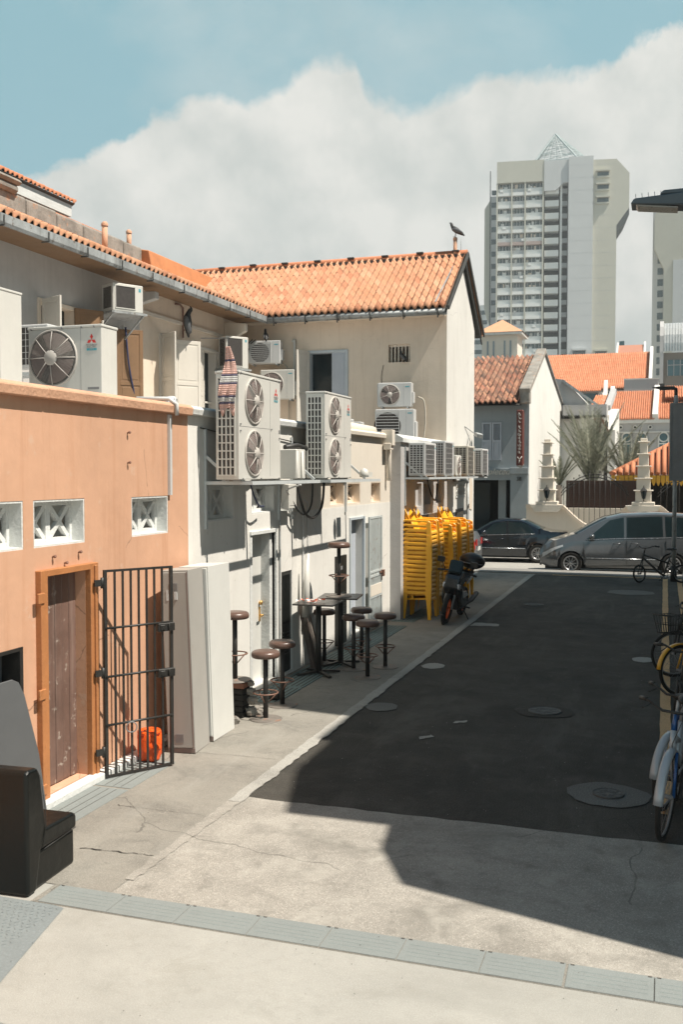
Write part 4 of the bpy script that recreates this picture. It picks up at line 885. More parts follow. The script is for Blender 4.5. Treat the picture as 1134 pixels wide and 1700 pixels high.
# on the terrace behind the orange parapet
def stand(x0, x1, y0, y1, z0, z1, lab):
    t = thing('unit_stand', lab, 'stand', ((x0 + x1) / 2, (y0 + y1) / 2, z0)); b = MB()
    b.box(x0, y0, z1 - .05, x1, y0 + .05, z1 - .003); b.box(x0, y1 - .05, z1 - .05, x1, y1, z1 - .003); b.build('frame', 'bracket', t, world=True)
    for x in (x0, x1 - .05):
        for y in (y0 + .001, y1 - .049): b = MB(); b.box(x, y, z0, x + .05, y + .048, z1 - .051); b.build('leg', 'bracket', t, world=True)
stand(-7.66, -6.60, 10.5, 10.85, 3.25, 3.80, 'steel stand under the large single-fan unit behind the orange parapet')
ac_single('large single-fan condenser standing behind the orange parapet', (-7.13, 10.86, 3.83), 0, w=1.06, h=.90, d=.36, fx=-.17, fr=.335)
stand(-8.2, -7.22, 9.4, 9.85, 3.25, 3.77, 'steel stand under the tall unit at the left edge of the photo')
t = ac_tall('tall condenser cut by the left edge of the photo, behind the orange parapet', (-7.80, 9.85, 3.78), R(0), w=1.05, h=1.25, d=.4)
ac_small('small condenser with a gridded face between the two large terrace units', (-8.86, 12.3, 4.42), 0, w=.85, h=.62, style='coil', m='ac_lt')
stand(-9.2, -8.4, 12.0, 12.4, 3.25, 4.36, 'steel stand under the small gridded unit behind the orange parapet')
# window unit under the eave and the others on the upper walls
def window_unit(label, loc, rz, w, h, d, m='ac'):
    t = thing('window_unit', label, 'air conditioner', loc, rz); b = MB()
    b.box(-w / 2, -d, 0, w / 2, 0, h); b.build('casing', m, t, bevel=.012)
    b = MB(); b.box(-w / 2 + .05, -d - .004, .06, w * .22, -d - .001, h - .05); o = b.build('coil_face', 'coil', t)
    b = MB(); b.box(-w / 2 + .04, -d - .012, .05, -w / 2 + .055, -d, h - .04); b.box(w * .22, -d - .012, .05, w * .22 + .015, -d, h - .04); b.box(-w / 2 + .04, -d - .012, h - .05, w * .23, -d, h - .035); b.box(-w / 2 + .04, -d - .012, .045, w * .23, -d, .06); b.build('face_frame', m, o)
    b = MB()
    for i in range(9): y = -d + .06 + i * (d - .12) / 9; b.box(-w / 2 - .004, y, .06, -w / 2 - .001, y + (d - .12) / 14, h - .06)
    b.build('side_grille', 'coil', t)
    b = MB(); b.box(w * .35, -d - .003, h - .12, w * .42, -d, h - .06); b.build('label_plate', 'teal', t)
    b = MB(); b.box(-w / 2 - .05, -d - .06, -.05, w / 2 + .05, .3, -.012); b.bar((-w / 2, .28, -.4), (-w / 2, -d, -.05), .03); b.bar((w / 2, .28, -.4), (w / 2, -d, -.05), .03); b.build('support_tray', 'gutter', t)
    return t
window_unit('boxy window unit under the eave above the brown shutters', (-9.72, 16.0, 5.84), R(60), .62, .50, .42)
window_unit('small louvred window unit near the inner corner, above the towel', (-9.82, 21.15, 5.34), R(55), .60, .74, .36)
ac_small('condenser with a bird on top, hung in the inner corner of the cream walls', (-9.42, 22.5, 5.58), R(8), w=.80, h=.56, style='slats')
ac_small('condenser with a round fan low beside the blue framed doorway', (-9.07, 22.5, 4.70), R(6), w=.86, h=.72, style='fan', m='ac')
ac_small('upper condenser with a round fan, below the barred vent on the cream wall', (-6.04, 22.3, 4.44), R(6), w=.80, h=.56, style='fan')
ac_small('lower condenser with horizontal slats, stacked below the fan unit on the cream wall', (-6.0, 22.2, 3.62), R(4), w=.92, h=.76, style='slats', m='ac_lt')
ac_small('small condenser half hidden behind the cream coping, nearer the tall units', (-6.9, 20.3, 3.55), R(35), w=.7, h=.52, style='coil')
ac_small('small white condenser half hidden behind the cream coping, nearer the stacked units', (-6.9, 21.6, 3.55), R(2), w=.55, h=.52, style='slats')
# the row over the yellow chairs: fan faces point into the lane
wall_bracket(18.7, 25.3, 'long steel bracket shelf carrying the row of five small condensers over the yellow chairs', xo=-4.40, p=XB - .0, z=2.80)
for (y, w, h, d, m, st, lab, xx) in ((19.2, .98, .66, .34, 'ac_lt', 'coil', 'nearest small condenser of the shelf row, with a louvred end', -4.82), (20.72, .92, .74, .30, 'ac_lt', 'coil', 'second condenser of the shelf row, taller and darker', -4.72),
        (22.0, .62, .46, .28, 'ac', 'fan', 'smallest condenser of the shelf row, third from the camera', -4.76), (23.1, .86, .70, .42, 'ac_old', 'coil', 'fourth condenser of the shelf row, yellowed', -4.82), (24.45, .86, .66, .32, 'ac_lt', 'coil', 'farthest condenser of the shelf row, beside the street corner', -4.62)):
    ac_small(lab, (xx, y, 2.84), R(90), w=w, h=h, d=d, m=m, style=st, group='row of small condensers over the yellow chairs')
# hoses under the tall units
def hose(label, pts, r, m='blackm', cat='hose', nm_='hose'):
    b = MB(); P = [Vector(p) for p in pts]; q = []
    for i in range(len(P) - 1):
        p0, p1, p2, p3 = P[max(i - 1, 0)], P[i], P[i + 1], P[min(i + 2, len(P) - 1)]
        for k in range(6):
            t_ = k / 6; q.append(.5 * ((2 * p1) + (-p0 + p2) * t_ + (2 * p0 - 5 * p1 + 4 * p2 - p3) * t_ ** 2 + (-p0 + 3 * p1 - 3 * p2 + p3) * t_ ** 3))
    q.append(P[-1]); b.tube(q, r, 7, 0); return tag(b.build(nm_, m), label, cat)
hose('thick black hose looping below the second tall unit', [(-4.98, 13.0, 2.75), (-4.95, 13.05, 2.5), (-4.95, 13.25, 2.30), (-4.95, 13.6, 2.24), (-4.95, 13.95, 2.4), (-4.95, 14.05, 2.75)], .02)
hose('thinner black hose in the inner loop below the second tall unit', [(-5.0, 12.7, 2.6), (-4.97, 13.0, 2.36), (-4.97, 13.3, 2.30), (-4.97, 13.55, 2.45), (-4.97, 13.6, 2.75)], .014)
hose('dark blue cable sagging below the first tall unit', [(-5.05, 11.5, 2.74), (-4.98, 11.45, 2.6), (-4.98, 11.6, 2.48), (-5.02, 11.85, 2.46)], .011, mat('navy_cable', (.03, .04, .10), .5))
hose('white pipe bent from the shelf to the wall between the tall units', [(-4.7, 12.4, 2.74), (-4.95, 12.5, 2.66), (-5.0, 12.8, 2.56), (-5.05, 13.2, 2.36), (-5.09, 13.5, 2.3), (-5.1, 13.52, 1.2)], .012, 'ac_lt', 'pipe', 'drain_pipe')
hose('black hose sagging under the shelf row over the chairs', [(-4.82, 20.3, 2.78), (-4.78, 20.5, 2.45), (-4.78, 20.9, 2.3), (-4.8, 21.2, 2.5), (-4.8, 21.3, 2.78)], .018)
b = MB(); b.box(-5.1, 12.66, 2.40, -4.98, 12.95, 2.74); b.box(-4.985, 12.70, 2.44, -4.975, 12.91, 2.70); tag(b.build('junction_box', 'ac', bevel=.01), 'white junction box under the steel shelf between the tall units', 'junction box')
b = MB(); b.obox((-4.85, 12.45, 3.02), (.26, .34, .40)); b.tube([(-4.9, 12.3, 3.24), (-4.8, 12.5, 3.27), (-4.8, 12.85, 3.24)], .045, 7, 1); b.tube([(-4.72, 12.3, 2.82), (-4.72, 12.3, 3.2)], .02, 6, 0); b.tube([(-4.70, 12.45, 2.82), (-4.70, 12.45, 3.2)], .02, 6, 0)
tag(b.build('pipe_bundle', ['ac', 'blackm'], bevel=.01), 'bundle of lagged pipes and box between the two tall fan units', 'pipes')
b = MB(); b.lathe([(0, 0), (.07, .0), (.08, .05), (.06, .12), (0, .15)], (-4.6, 15.0, 2.83), 12); b.obox((-4.62, 15.2, 2.87), (.14, .22, .08)); tag(b.build('lamp_fitting', 'ac'), 'small white fitting at the far end of the second shelf', 'lamp')
for k, (lab, pts, r_, m_) in enumerate((('lagged pipe looping from the upper stacked condenser down the cream wall', [(-5.6, 22.6, 4.7), (-5.48, 22.74, 4.6), (-5.45, 22.76, 4.1), (-5.5, 22.74, 3.6)], .02, 'ac_old'),
    ('thin black cable from the barred vent down to the stacked condensers', [(-6.5, 22.78, 5.5), (-6.55, 22.78, 5.2), (-6.5, 22.78, 4.8), (-6.4, 22.7, 4.5)], .007, 'blackm'),
    ('pale pipe dropping from the hung corner condenser', [(-9.0, 22.6, 5.6), (-8.93, 22.74, 5.4), (-8.95, 22.76, 5.0), (-8.95, 22.76, 4.2)], .018, 'ac_old'),
    ('black cable slung along the white wall under the coping', [(-5.11, 10.2, 3.42), (-5.10, 11.2, 3.36), (-5.10, 12.4, 3.38), (-5.10, 13.6, 3.33), (-5.10, 14.9, 3.38)], .008, 'blackm'),
    ('grey conduit running down beside the white door', [(-5.10, 12.62, 2.3), (-5.10, 12.62, 1.8), (-5.10, 12.62, 1.0), (-5.10, 12.62, .1)], .012, 'gutter'),
    ('lagged pipe running from the first tall unit to the wall', [(-4.95, 11.5, 3.0), (-5.02, 11.7, 2.95), (-5.06, 12.0, 3.05), (-5.10, 12.2, 3.3), (-5.10, 12.25, 3.5)], .025, 'ac_old'))):
    hose(lab, pts, r_, m_, 'pipe' if r_ > .01 else 'cable', 'lagged_pipe' if r_ > .015 else 'cable')
# white plastic vent pipe behind the parapet, blue box, bird figure
b = MB(); b.lathe([(0, 0), (.10, 0), (.10, .62), (.115, .62), (.115, .68), (.10, .70), (.085, .85), (.05, .88), (0, .88)], (-7.55, 14.05, 3.25), 16)
for i in range(10): a = i * 2 * pi / 10; b.box(-7.55 + .088 * cos(a) - .006, 14.05 + .088 * sin(a) - .006, 4.02, -7.55 + .088 * cos(a) + .006, 14.05 + .088 * sin(a) + .006, 4.09, 1)
tag(b.build('vent_pipe', ['ac_lt', 'greyt']), 'white plastic vent pipe standing behind the orange parapet', 'vent pipe')
b = MB(); b.box(-9.0, 12.6, 3.25, -8.3, 13.0, 4.25); tag(b.build('water_tank', mat('blue_plastic', (.01, .08, .22), .5), bevel=.03), 'blue plastic tub behind the parapet, below the small gridded unit', 'tub')
hose('dark cable hanging beside the brown shutter to the terrace', [(-9.9, 16.6, 5.7), (-9.85, 16.62, 5.0), (-9.8, 16.75, 4.4), (-9.7, 16.9, 3.8)], .018, mat('navy_cable', (.03, .04, .10), .5))
hose('white conduit running down the wall beside the brown shutter', [(-9.99, 16.66, 5.75), (-9.99, 16.66, 5.0), (-9.99, 16.66, 4.3), (-9.99, 16.66, 3.3)], .025, 'ac', 'pipe', 'wall_pipe')
hose('white drain pipe standing in the corner beside the hung condensers', [(-8.83, 22.72, 6.15), (-8.80, 22.72, 6.18), (-8.78, 22.72, 6.1), (-8.78, 22.72, 5.2)], .035, 'ac', 'pipe', 'wall_pipe')

def bird(label, loc, rz, s=1., m='bird_feathers', upright=.35):
    mm = mat('black_feathers', (.016, .017, .017), .5, .3, 20)
    t = thing('bird', label, 'bird', loc, rz); b = MB()
    # body along +x (head), tapering to the tail
    cs, rs = [], []
    for (x, z, r) in ((-.17, .035, .010), (-.12, .055, .022), (-.07, .085, .040), (-.02, .11, .050), (.03, .135, .044), (.06, .165, .028), (.075, .19, .025), (.085, .212, .024), (.095, .225, .012), (.12, .222, .005), (.128, .219, .0015)):
        a = upright; xx = x * cos(a) - (z - .1) * sin(a); zz = .1 + x * sin(a) + (z - .1) * cos(a)
        cs.append(Vector((xx, 0, zz)) * s); rs.append(r * s)
    b.tube(cs, rs, 10, 0); b.build('body', mm, t)
    b = MB(); 
    for q in (-1, 1): b.tube([(-.01 * s, q * .02 * s, .065 * s), (.0, q * .02 * s, 0.0)], .004 * s, 5); b.tube([(0, q * .02 * s, .003), (.03 * s, q * .025 * s, .003)], .003 * s, 4)
    b.build('leg', mat('bird_legs', (.16, .07, .05), .6), t)
    for q in (-1, 1):
        b = MB(); b.ellipsoid((-.045 * s * cos(upright), q * .042 * s, (.10 - .045 * sin(upright)) * s), (.10 * s, .012 * s, .032 * s), 10, 6, 0, (0, -.3 - upright, 0)); b.build('wing', mat('grey_feathers', (.10, .105, .11), .5, .3, 20), t)
    return t
bird('pigeon perched on the clay vent pipe at the roof ridge', (-5.12, 24.55, 8.865), R(178), 1.5, upright=.15)
bird('dark bird sitting on the condenser in the inner corner', (-9.4, 22.35, 6.15), R(120), 1.2)
bird('bird resting on the barred vent sill of the cream wall', (-6.02, 22.74, 5.57), R(150), 1.1)
t = bird('large black crow standing upright on top of a cream shutter', (-9.72, 18.75, 5.93), R(200), 1.9, upright=1.05)
b = MB(); b.tube([(.0, 0, .255), (.005, 0, .27)], .05, 8); b.build('collar', mat('pale_feathers', (.4, .4, .38), .6), t)
b = MB(); rr = random.Random(2)
for i in range(26): p = Vector((-9.9, 21.9, 5.98)) + Vector((rr.uniform(-.05, .25), rr.uniform(-.3, .3), rr.uniform(0, .1))); b.tube([p, p + Vector((rr.uniform(-.12, .12), rr.uniform(-.14, .14), rr.uniform(0, .14)))], .012, 4)
b.box(-10.09, 21.55, 5.92, -9.75, 22.25, 5.96)
tag(b.build('nest', 'blackm'), 'dark twig nest on a small ledge beside the corner condenser', 'nest')

# towel hanging at the grille of the first tall unit
def towel():
    n, k = 14, 30; vs = []; fs = []
    for i in range(k + 1):
        t_ = i / k; z = 4.33 - t_ * .72; w = .035 + .11 * min(1, t_ * 1.9) - (.02 if t_ > .8 else 0)
        for j in range(n + 1):
            s_ = j / n - .5; fold = .006 * sin(s_ * 15 + t_ * 2) * (.5 + t_) ; x = -4.72 + s_ * 1.5 * w + .02 * sin(t_ * 5)
            y = 10.12 + fold + .015 * sin(t_ * 7)
            if i == k: z_ = z + .07 * sin(s_ * 9 + 1)
            else: z_ = z
            vs.append((x, y, z_))
    for i in range(k):
        for j in range(n): fs.append((i * (n + 1) + j, i * (n + 1) + j + 1, (i + 1) * (n + 1) + j + 1, (i + 1) * (n + 1) + j))
    b = MB()
    for i, f in enumerate(fs):
        r_ = i // n; mi = 1 if r_ in (6, 13, 17, 23, 26) else (2 if r_ in (14, 15, 16, 24, 25) else 0)
        b.add([vs[q] for q in f], [(0, 1, 2, 3)], mi, True)
    me = b.build('towel', [mat('salmon_towel', (.66, .42, .36), .9, .08, 20, bump=.4, bscale=60), mat('navy_stripe', (.10, .09, .14), .9), mat('pale_stripe', (.52, .51, .49), .9)], solid=.004)
    tag(me, 'salmon towel with grey and navy stripes hanging beside the first tall unit', 'towel')
towel()
b = MB(); b.tube([(-4.72, 10.13, 4.32), (-4.8, 10.3, 4.45), (-5.6, 11.2, 4.6)], .006, 4); tag(b.build('wire', 'blackm'), 'thin wire from which the striped towel hangs', 'wire')

# ------------------------------------------------------------------ things in the alley
# barred gate leaf, swung open from the orange door
t = thing('barred_gate', 'black barred metal gate standing open beside the brown wooden door', 'gate', (-4.99, 7.93, .02), atan2(.60, .40))
b = MB(); gw, gh = .72, 1.97
b.box(0, -.015, 0, .03, .015, gh); b.box(gw - .03, -.015, 0, gw, .015, gh); b.box(.03, -.012, gh - .022, gw - .03, .012, gh)
b.box(.03, -.012, 0, gw - .03, .012, .02)
b.build('frame', 'blackm', t)
b = MB()
for i in range(7): x = .03 + (i + 1) * (gw - .06) / 8; b.box(x - .009, -.009, .02, x + .009, .009, gh - .022)
b.build('bars', 'blackm', t)
for z in (.50, .96, 1.42): b = MB(); b.tube([(.01, -.014, z), (gw - .01, -.014, z)], .012, 6); b.build('cross_rail', 'blackm', t)
for z in (.93, 1.38): b = MB(); b.box(gw - .17, -.035, z - .045, gw + .01, .02, z + .035); b.box(gw - .15, -.042, z - .03, gw - .10, -.034, z + .02); b.cyl((gw - .06, -.045, z - .04), (gw - .06, -.045, z + .03), .01, 6); b.build('lock_box', 'blackm', t, bevel=.004)
for z in (.25, 1.0, 1.85): b = MB(); b.cyl((-.012, 0, z - .05), (-.012, 0, z + .05), .018, 8); b.box(-.09, -.012, z - .03, 0, .012, z + .03); b.build('hinge', 'blackm', t)
b = MB(); b.torus((.26, -.03, .45), .05, .006, (.3, 1, 0), 18, 5); b.build('wire_loop', 'greyt', t)
# the two leaning lockers
def locker(label, loc, rz, lean, w, d, h, m, me_, vents=True):
    t = thing('locker', label, 'locker', loc, rot=(lean[0], lean[1], rz)); b = MB()
    b.box(0, 0, .0, w, d, h); b.box(.0, -.003, -.0, w, .0, .05, 1); b.build('body', [m, me_], t, bevel=.006)
    b = MB(); b.box(.012, -.018, .06, w - .012, -.002, h - .02); dr = b.build('door', m, t, bevel=.004)
    if vents:
        for z in (.16, h - .17):
            b = MB()
            for i in range(7): b.box(w * .32, -.022, z - .03 + i * .013 - .015, w * .62, -.0175, z - .024 + i * .013 - .015)
            b.build('vent_slots', 'greyt', dr)
        b = MB(); b.box(w - .016, -.02, .06, w - .006, -.01, h - .02); b.build('door_edge', 'lockedge', dr)
        b = MB(); b.box(w * .5, -.03, h - .30, w * .6, -.018, h - .22); b.box(w * .2, -.022, h - .31, w * .28, -.018, h - .2); b.build('handle', 'ac_lt', dr)
    return t
locker('beige grey locker with a vented door, leaning behind the black barred gate', (-4.86, 8.92, .0), R(6), (R(-1), R(-2.6)), .30, .42, 1.89, 'locker', 'lockedge')
locker('pale white locker pushed up behind the beige grey one', (-4.92, 9.40, .0), R(3), (R(-1), R(-2.2)), .34, .60, 1.885, 'locker2', 'lockedge', False)
# orange sack
b = MB(); rr = random.Random(4)
def lump(c, r, seed, amp=.12, n=20, m=14, sq=.0):
    rr = random.Random(seed); ph = [(rr.uniform(0, 6), rr.uniform(0, 6), rr.randint(2, 6), rr.randint(2, 5)) for _ in range(6)]; vs = []; fs = []
    for i in range(m + 1):
        t_ = pi * i / m
        for j in range(n):
            a = 2 * pi * j / n; k = 1 + sum(amp / 3 * sin(p + f * a) * cos(q + g * t_) for p, q, f, g in ph); ct, st = cos(t_), sin(t_)
            if sq: ct = math.copysign(abs(ct) ** (1 - sq), ct); st = st ** (1 - sq)
            vs.append((c[0] + r[0] * k * st * cos(a), c[1] + r[1] * k * st * sin(a), max(.012, c[2] + r[2] * k * ct)))
    for i in range(m):
        for j in range(n): fs.append((i * n + j, (i + 1) * n + j, (i + 1) * n + (j + 1) % n, i * n + (j + 1) % n))
    return vs, fs
v, f = lump((0, 0, .145), (.125, .125, .16), 5, .15, 22, 14, .45); b.add(v, f, 0, True)
v, f = lump((.06, -.05, .15), (.085, .07, .06), 9, .2); b.add(v, f, 0, True); b.torus((0, 0, .29), .10, .022, n=18)
o = b.build('sack', 'sack'); o.location = (-4.91, 8.62, .005); tag(o, 'bright orange plastic sack on the ground behind the barred gate', 'sack')
# brick pile, rubble behind the lockers
t = thing('brick_pile', 'pile of black bricks with stones beside it, behind the lockers', 'brick pile', (-4.80, 10.55, 0)); rr = random.Random(6)
for k in range(6):
    b = MB(); b.obox((rr.uniform(-.01, .01), rr.uniform(-.01, .01), .035 + k * .07), (.20 + rr.uniform(-.02, .02), .22, .066), (0, 0, rr.uniform(-.06, .06))); b.build('brick', mat('black_brick', (.02, .019, .017), .8, .4, 20, bump=.5) if k < 5 else mat('red_brick', (.30, .14, .09), .85, .3, 20), t, bevel=.008)  # lower bricks near-black, top one red
for k, (x, y, z, r) in enumerate(((.17, .0, .07, .075), (.17, .02, .20, .065), (.16, 0, .31, .055), (.15, .02, .40, .045), (.10, -.35, .04, .07), (.22, .1, .05, .07))):
    b = MB(); v, f = lump((x, y, z), (r, r * .9, r * .75), k + 20, .25, 9, 6, .3); b.add(v, f); b.build('stone', 'cement', t)
b = MB(); b.obox((-4.60, 10.72, .05), (.16, .12, .08), (0, 0, .4)); b.obox((-4.70, 11.45, .06), (.14, .18, .09), (0, 0, .2), 1); tag(b.build('rubble', ['cement', 'blackm'], bevel=.02), 'broken bricks on the ground behind the two brown stools', 'rubble')
# bar stools
def make_stool():
    t = thing('bar_stool', '', 'bar stool')
    b = MB(); b.lathe([(0, .815), (.10, .815), (.145, .808), (.165, .79), (.17, .765), (.165, .74), (.155, .732), (0, .73)], n=32); b.build('seat', 'seat', t)
    b = MB(); b.cyl((0, 0, .012), (0, 0, .73), .030, 16); b.build('pole', 'blackm', t)
    b = MB(); b.torus((0, 0, .315), .145, .0085, n=32)
    for k in range(3): a = k * 2 * pi / 3 + .5; b.tube([(.145 * cos(a), .145 * sin(a), .31), (.03 * cos(a), .03 * sin(a), .20)], .007, 6)
    b.build('foot_ring', 'rustrim', t)
    b = MB(); b.lathe([(0, .018), (.05, .018), (.06, .013), (.19, .009), (.195, .0), (0, .0)], n=36, sm=False); b.build('base', 'basegrey', t)
    return t
st0 = make_stool()
sts = [((-4.43, 10.50, .006), 0, 'bar stool nearest the camera, brown seat, in the sun', 0), ((-4.50, 11.20, .006), 40, 'bar stool with a rusty round base just behind the nearest stool', 0),
       ((-4.80, 10.45, .455), 20, 'bar stool raised on the brick pile, half hidden by the lockers', 0), ((-4.93, 14.0, .006), 80, 'bar stool standing behind the tables against the wall', 0),
       ((-4.33, 13.60, .006), 10, 'bar stool at the left of the shaded cluster', 0), ((-4.44, 14.35, .006), 33, 'bar stool at the back of the shaded cluster', 0),
       ((-3.97, 13.12, .006), 60, 'bar stool at the front of the shaded cluster, nearest the cement line', 0), ((-3.93, 13.90, .006), 90, 'bar stool at the right of the shaded cluster', 0),
       ((-4.62, 13.78, 1.052), 15, 'bar stool standing on top of the far table', 0)]
for i, (l, a, lab, _) in enumerate(sts):
    o = st0 if i == 0 else copy_tree(st0); o.location = l; o.rotation_euler = (0, 0, R(a)); o['label'] = lab; o['group'] = 'brown leatherette bar stools'
# tables
def make_table(loc, lab, rz, s_=.30):
    t = thing('bar_table', lab, 'table', loc, rz, 'square black bar tables')
    b = MB(); b.box(-s_, -s_, 1.022, s_, s_, 1.045); b.build('tabletop', mat('dark_table_top', (.045, .042, .038), .3, .25, 8, spots=.3, spotcol=(.14, .12, .10)), t, bevel=.004)
    b = MB(); b.cyl((0, 0, .03), (0, 0, 1.02), .042, 16); b.box(-.12, -.12, 1.01, .12, .12, 1.021); b.build('pole', 'blackm', t)
    for k in range(4): a = k * pi / 2 + pi / 4; b = MB(); b.bar((.03 * cos(a), .03 * sin(a), .05), (.34 * cos(a), .34 * sin(a), .018), .05, .028); b.build('foot', 'blackm', t)
    return t
make_table((-4.70, 13.10, .006), 'near black bar table with orange and white packets on it', .05)
make_table((-4.62, 13.86, .006), 'far black bar table with a stool standing on it', .15)
b = MB(); rr = random.Random(12)
for i in range(34):
    x, y = rr.uniform(-.17, .17), rr.uniform(-.10, .10); p = [(x + rr.uniform(-.05, .05), y + rr.uniform(-.04, .04), .006 + rr.uniform(0, .045)) for _ in range(4)]; b.add(p, [(0, 1, 2, 3)], rr.choice((0, 0, 1, 2)))
o = b.build('packets', [mat('orange_red_wrap', (.75, .13, .05), .4), mat('white_wrap', (.7, .68, .64), .4), mat('pink_wrap', (.66, .35, .30), .4)], solid=.003); o.location = (-4.80, 13.0, 1.055); tag(o, 'crumpled orange and white packets on the near black table', 'packets')
b = MB()
for i, (y, a, m_) in enumerate(((13.32, .03, 0), (13.42, .05, 0), (13.52, .10, 1), (13.6, .12, 0))): b.bar((-4.86 + i * .01, y, .02), (-5.08, y + .02 + a * .3, .98 - i * .06), .07, .018, m_, up=(0, 1, 0))
tag(b.build('leaning_boards', [mat('brown_board', (.13, .10, .085), .7, .3, 5), mat('pale_board', (.35, .30, .26), .7, .2, 5)]), 'dark brown boards leaning on the wall behind the near table', 'boards')
b = MB(); b.tube([(-4.98, 13.38, 1.62), (-4.99, 13.38, 1.2), (-5.0, 13.36, .78)], [.02, .05, .055], 8); b.tube([(-5.0, 13.36, .80), (-5.0, 13.36, .68)], .03, 8, 1); b.tube([(-5.03, 13.55, 1.7), (-5.03, 13.52, .7)], [.03, .04], 8)
tag(b.build('rolled_sheets', ['ac', mat('pale_board', (.35, .30, .26))]), 'white rolled sheets standing on the wall behind the near table', 'rolls')

# black booth seat at the bottom left, grey board behind it
t = thing('booth_seat', 'black leatherette booth seat at the bottom left, its back to the camera', 'seat', (-4.10, 5.53, .004), atan2(.63, -.03))
pr = [(0.0, 0.02), (.64, 0.02), (.64, .34), (.60, .375), (.30, .40), (.24, .46), (.19, .62), (.155, .80), (.12, .86), (.03, .865), (0, .84)]
b = MB(); b.prism([(.02, .0), (.62, .0), (.62, .38 - .12), (.02, .38 - .12)], .01, .60, 'xz'); b.build('base', 'blackleather', t, bevel=.02, seg=2)
b = MB(); b.prism([(.17, .262), (.64, .262), (.64, .365), (.60, .385), (.17, .40)], .0, .62, 'xz'); b.build('cushion', 'blackleather', t, bevel=.022, seg=3)
b = MB(); b.prism([(-.01, .0), (.10, .0), (.16, .27), (.235, .38), (.21, .52), (.165, .80), (.13, .86), (.02, .868), (-.01, .85)], -.012, .63, 'xz'); b.build('backrest', 'blackleather', t, bevel=.025, seg=3)
b = MB(); b.tube([(.18, -.018, .27), (.62, -.004, .27)], .004, 4); b.tube([(.17, -.016, .30), (.21, -.016, .42), (.20, -.016, .56), (.15, -.016, .80)], .0035, 4); b.tube([(.645, .02, .28), (.645, .60, .28)], .004, 4); b.tube([(-.012, .31, .05), (-.012, .31, .84)], .004, 4); b.build('piping', 'blackm', t)
b = MB()
prb = [(6.15, 0), (7.15, 0), (7.10, .5), (6.96, 1.04), (6.90, 1.15), (6.82, 1.19), (6.2, 1.20)]
b.prism(prb, 0, .02, 'yz', 0); o = b.build('leaning_board', ['greyboard', 'rustrim'], bevel=.004); o.location = (-4.99, -.16, .02); o.rotation_euler = (0, R(-4), 0)
tag(o, 'grey board with a chipped rounded corner leaning behind the black seat', 'board')

# stacked yellow plastic armchairs: back at local -x, front at +x
def make_chair():
    t = thing('plastic_chair', '', 'chair')
    b = MB(); b.prism([(-.22, .40), (.25, .425), (.27, .405), (.27, .36), (.255, .36), (.25, .39), (-.22, .372)], -.235, .235, 'xz'); b.build('seat', 'yellow', t, bevel=.006)
    n, k = 10, 8; vs = []; fs = []
    for i in range(n + 1):
        t_ = i / n; z = .38 + t_ * .58; hw = .25 - .03 * t_ - (.15 * max(0, (t_ - .66) / .34) ** 2)
        for j in range(k + 1):
            s_ = j / k * 2 - 1; vs.append((-.20 - .20 * t_ ** 1.15 + .17 * (1 - .5 * t_) * s_ * s_ - .03, s_ * hw, z))
    for i in range(n):
        for j in range(k):
            if 2 < i < 8 and j in (2, 5) : continue
            fs.append((i * (k + 1) + j, i * (k + 1) + j + 1, (i + 1) * (k + 1) + j + 1, (i + 1) * (k + 1) + j))
    b = MB(); b.add(vs, fs, 0, True); b.build('backrest', 'yellow', t, solid=.012)
    for s_ in (-1, 1):
        b = MB(); y0, y1 = s_ * .235, s_ * .292
        b.prism([(-.31, .635), (-.27, .655), (.20, .632), (.245, .605), (.245, .57), (.18, .60), (-.24, .615), (-.30, .60)], y0, y1, 'xz'); b.prism([(-.24, .56), (.19, .56), (.19, .50), (-.21, .50)], y1 - s_ * .012, y1, 'xz')
        b.build('armrest', 'yellow', t, bevel=.006)
        b = MB(); b.prism([(.175, .60), (.245, .60), (.27, .30), (.285, .0), (.225, .0), (.20, .30), (.17, .50)], y1 - s_ * .02, y1 + s_ * .004, 'xz'); b.prism([(.23, .60), (.245, .60), (.285, 0), (.27, 0)], y0 + s_ * .005, y1 - s_ * .02, 'xz'); b.build('leg', 'yellow', t)
        b = MB(); b.prism([(-.26, .42), (-.20, .42), (-.245, .0), (-.30, .0)], y1 - s_ * .04, y1 - s_ * .018, 'xz'); b.prism([(-.28, .42), (-.265, .42), (-.295, 0), (-.31, 0)], y0 - s_ * .02, y1 - s_ * .04, 'xz'); b.build('leg', 'yellow', t)
        
    return t
ch0 = make_chair(); first = True
num = 'topmost second third fourth fifth sixth seventh eighth ninth tenth eleventh twelfth thirteenth fourteenth fifteenth sixteenth'.split()
for (x, y, n_, nm_, dr) in ((-4.62, 18.92, 16, 'the nearest yellow stack', 0), (-4.64, 19.62, 16, 'the second yellow stack, right behind the nearest', 2), (-4.66, 21.1, 14, 'the third yellow stack, in the middle', 1), (-4.60, 21.85, 15, 'the fourth yellow stack, behind the motorcycle mirror', -1), (-4.58, 22.6, 14, 'the last yellow stack, nearest the street', 0)):
    rr = random.Random(int(y * 10))
    for k in range(n_):
        o = ch0 if first else copy_tree(ch0); first = False
        o.location = (x + rr.uniform(-.006, .006) + k * .0015, y + rr.uniform(-.006, .006), .008 + k * .088); o.rotation_euler = (0, 0, R(dr * 2 + rr.uniform(-.8, .8)))
        q = n_ - 1 - k; pos = num[q] + (' from the top' if q else '') 
        o['label'] = ('yellow plastic armchair, lowest of ' if k == 0 else 'yellow plastic armchair, %s in ' % pos) + nm_; o['group'] = 'stacked yellow plastic armchairs'

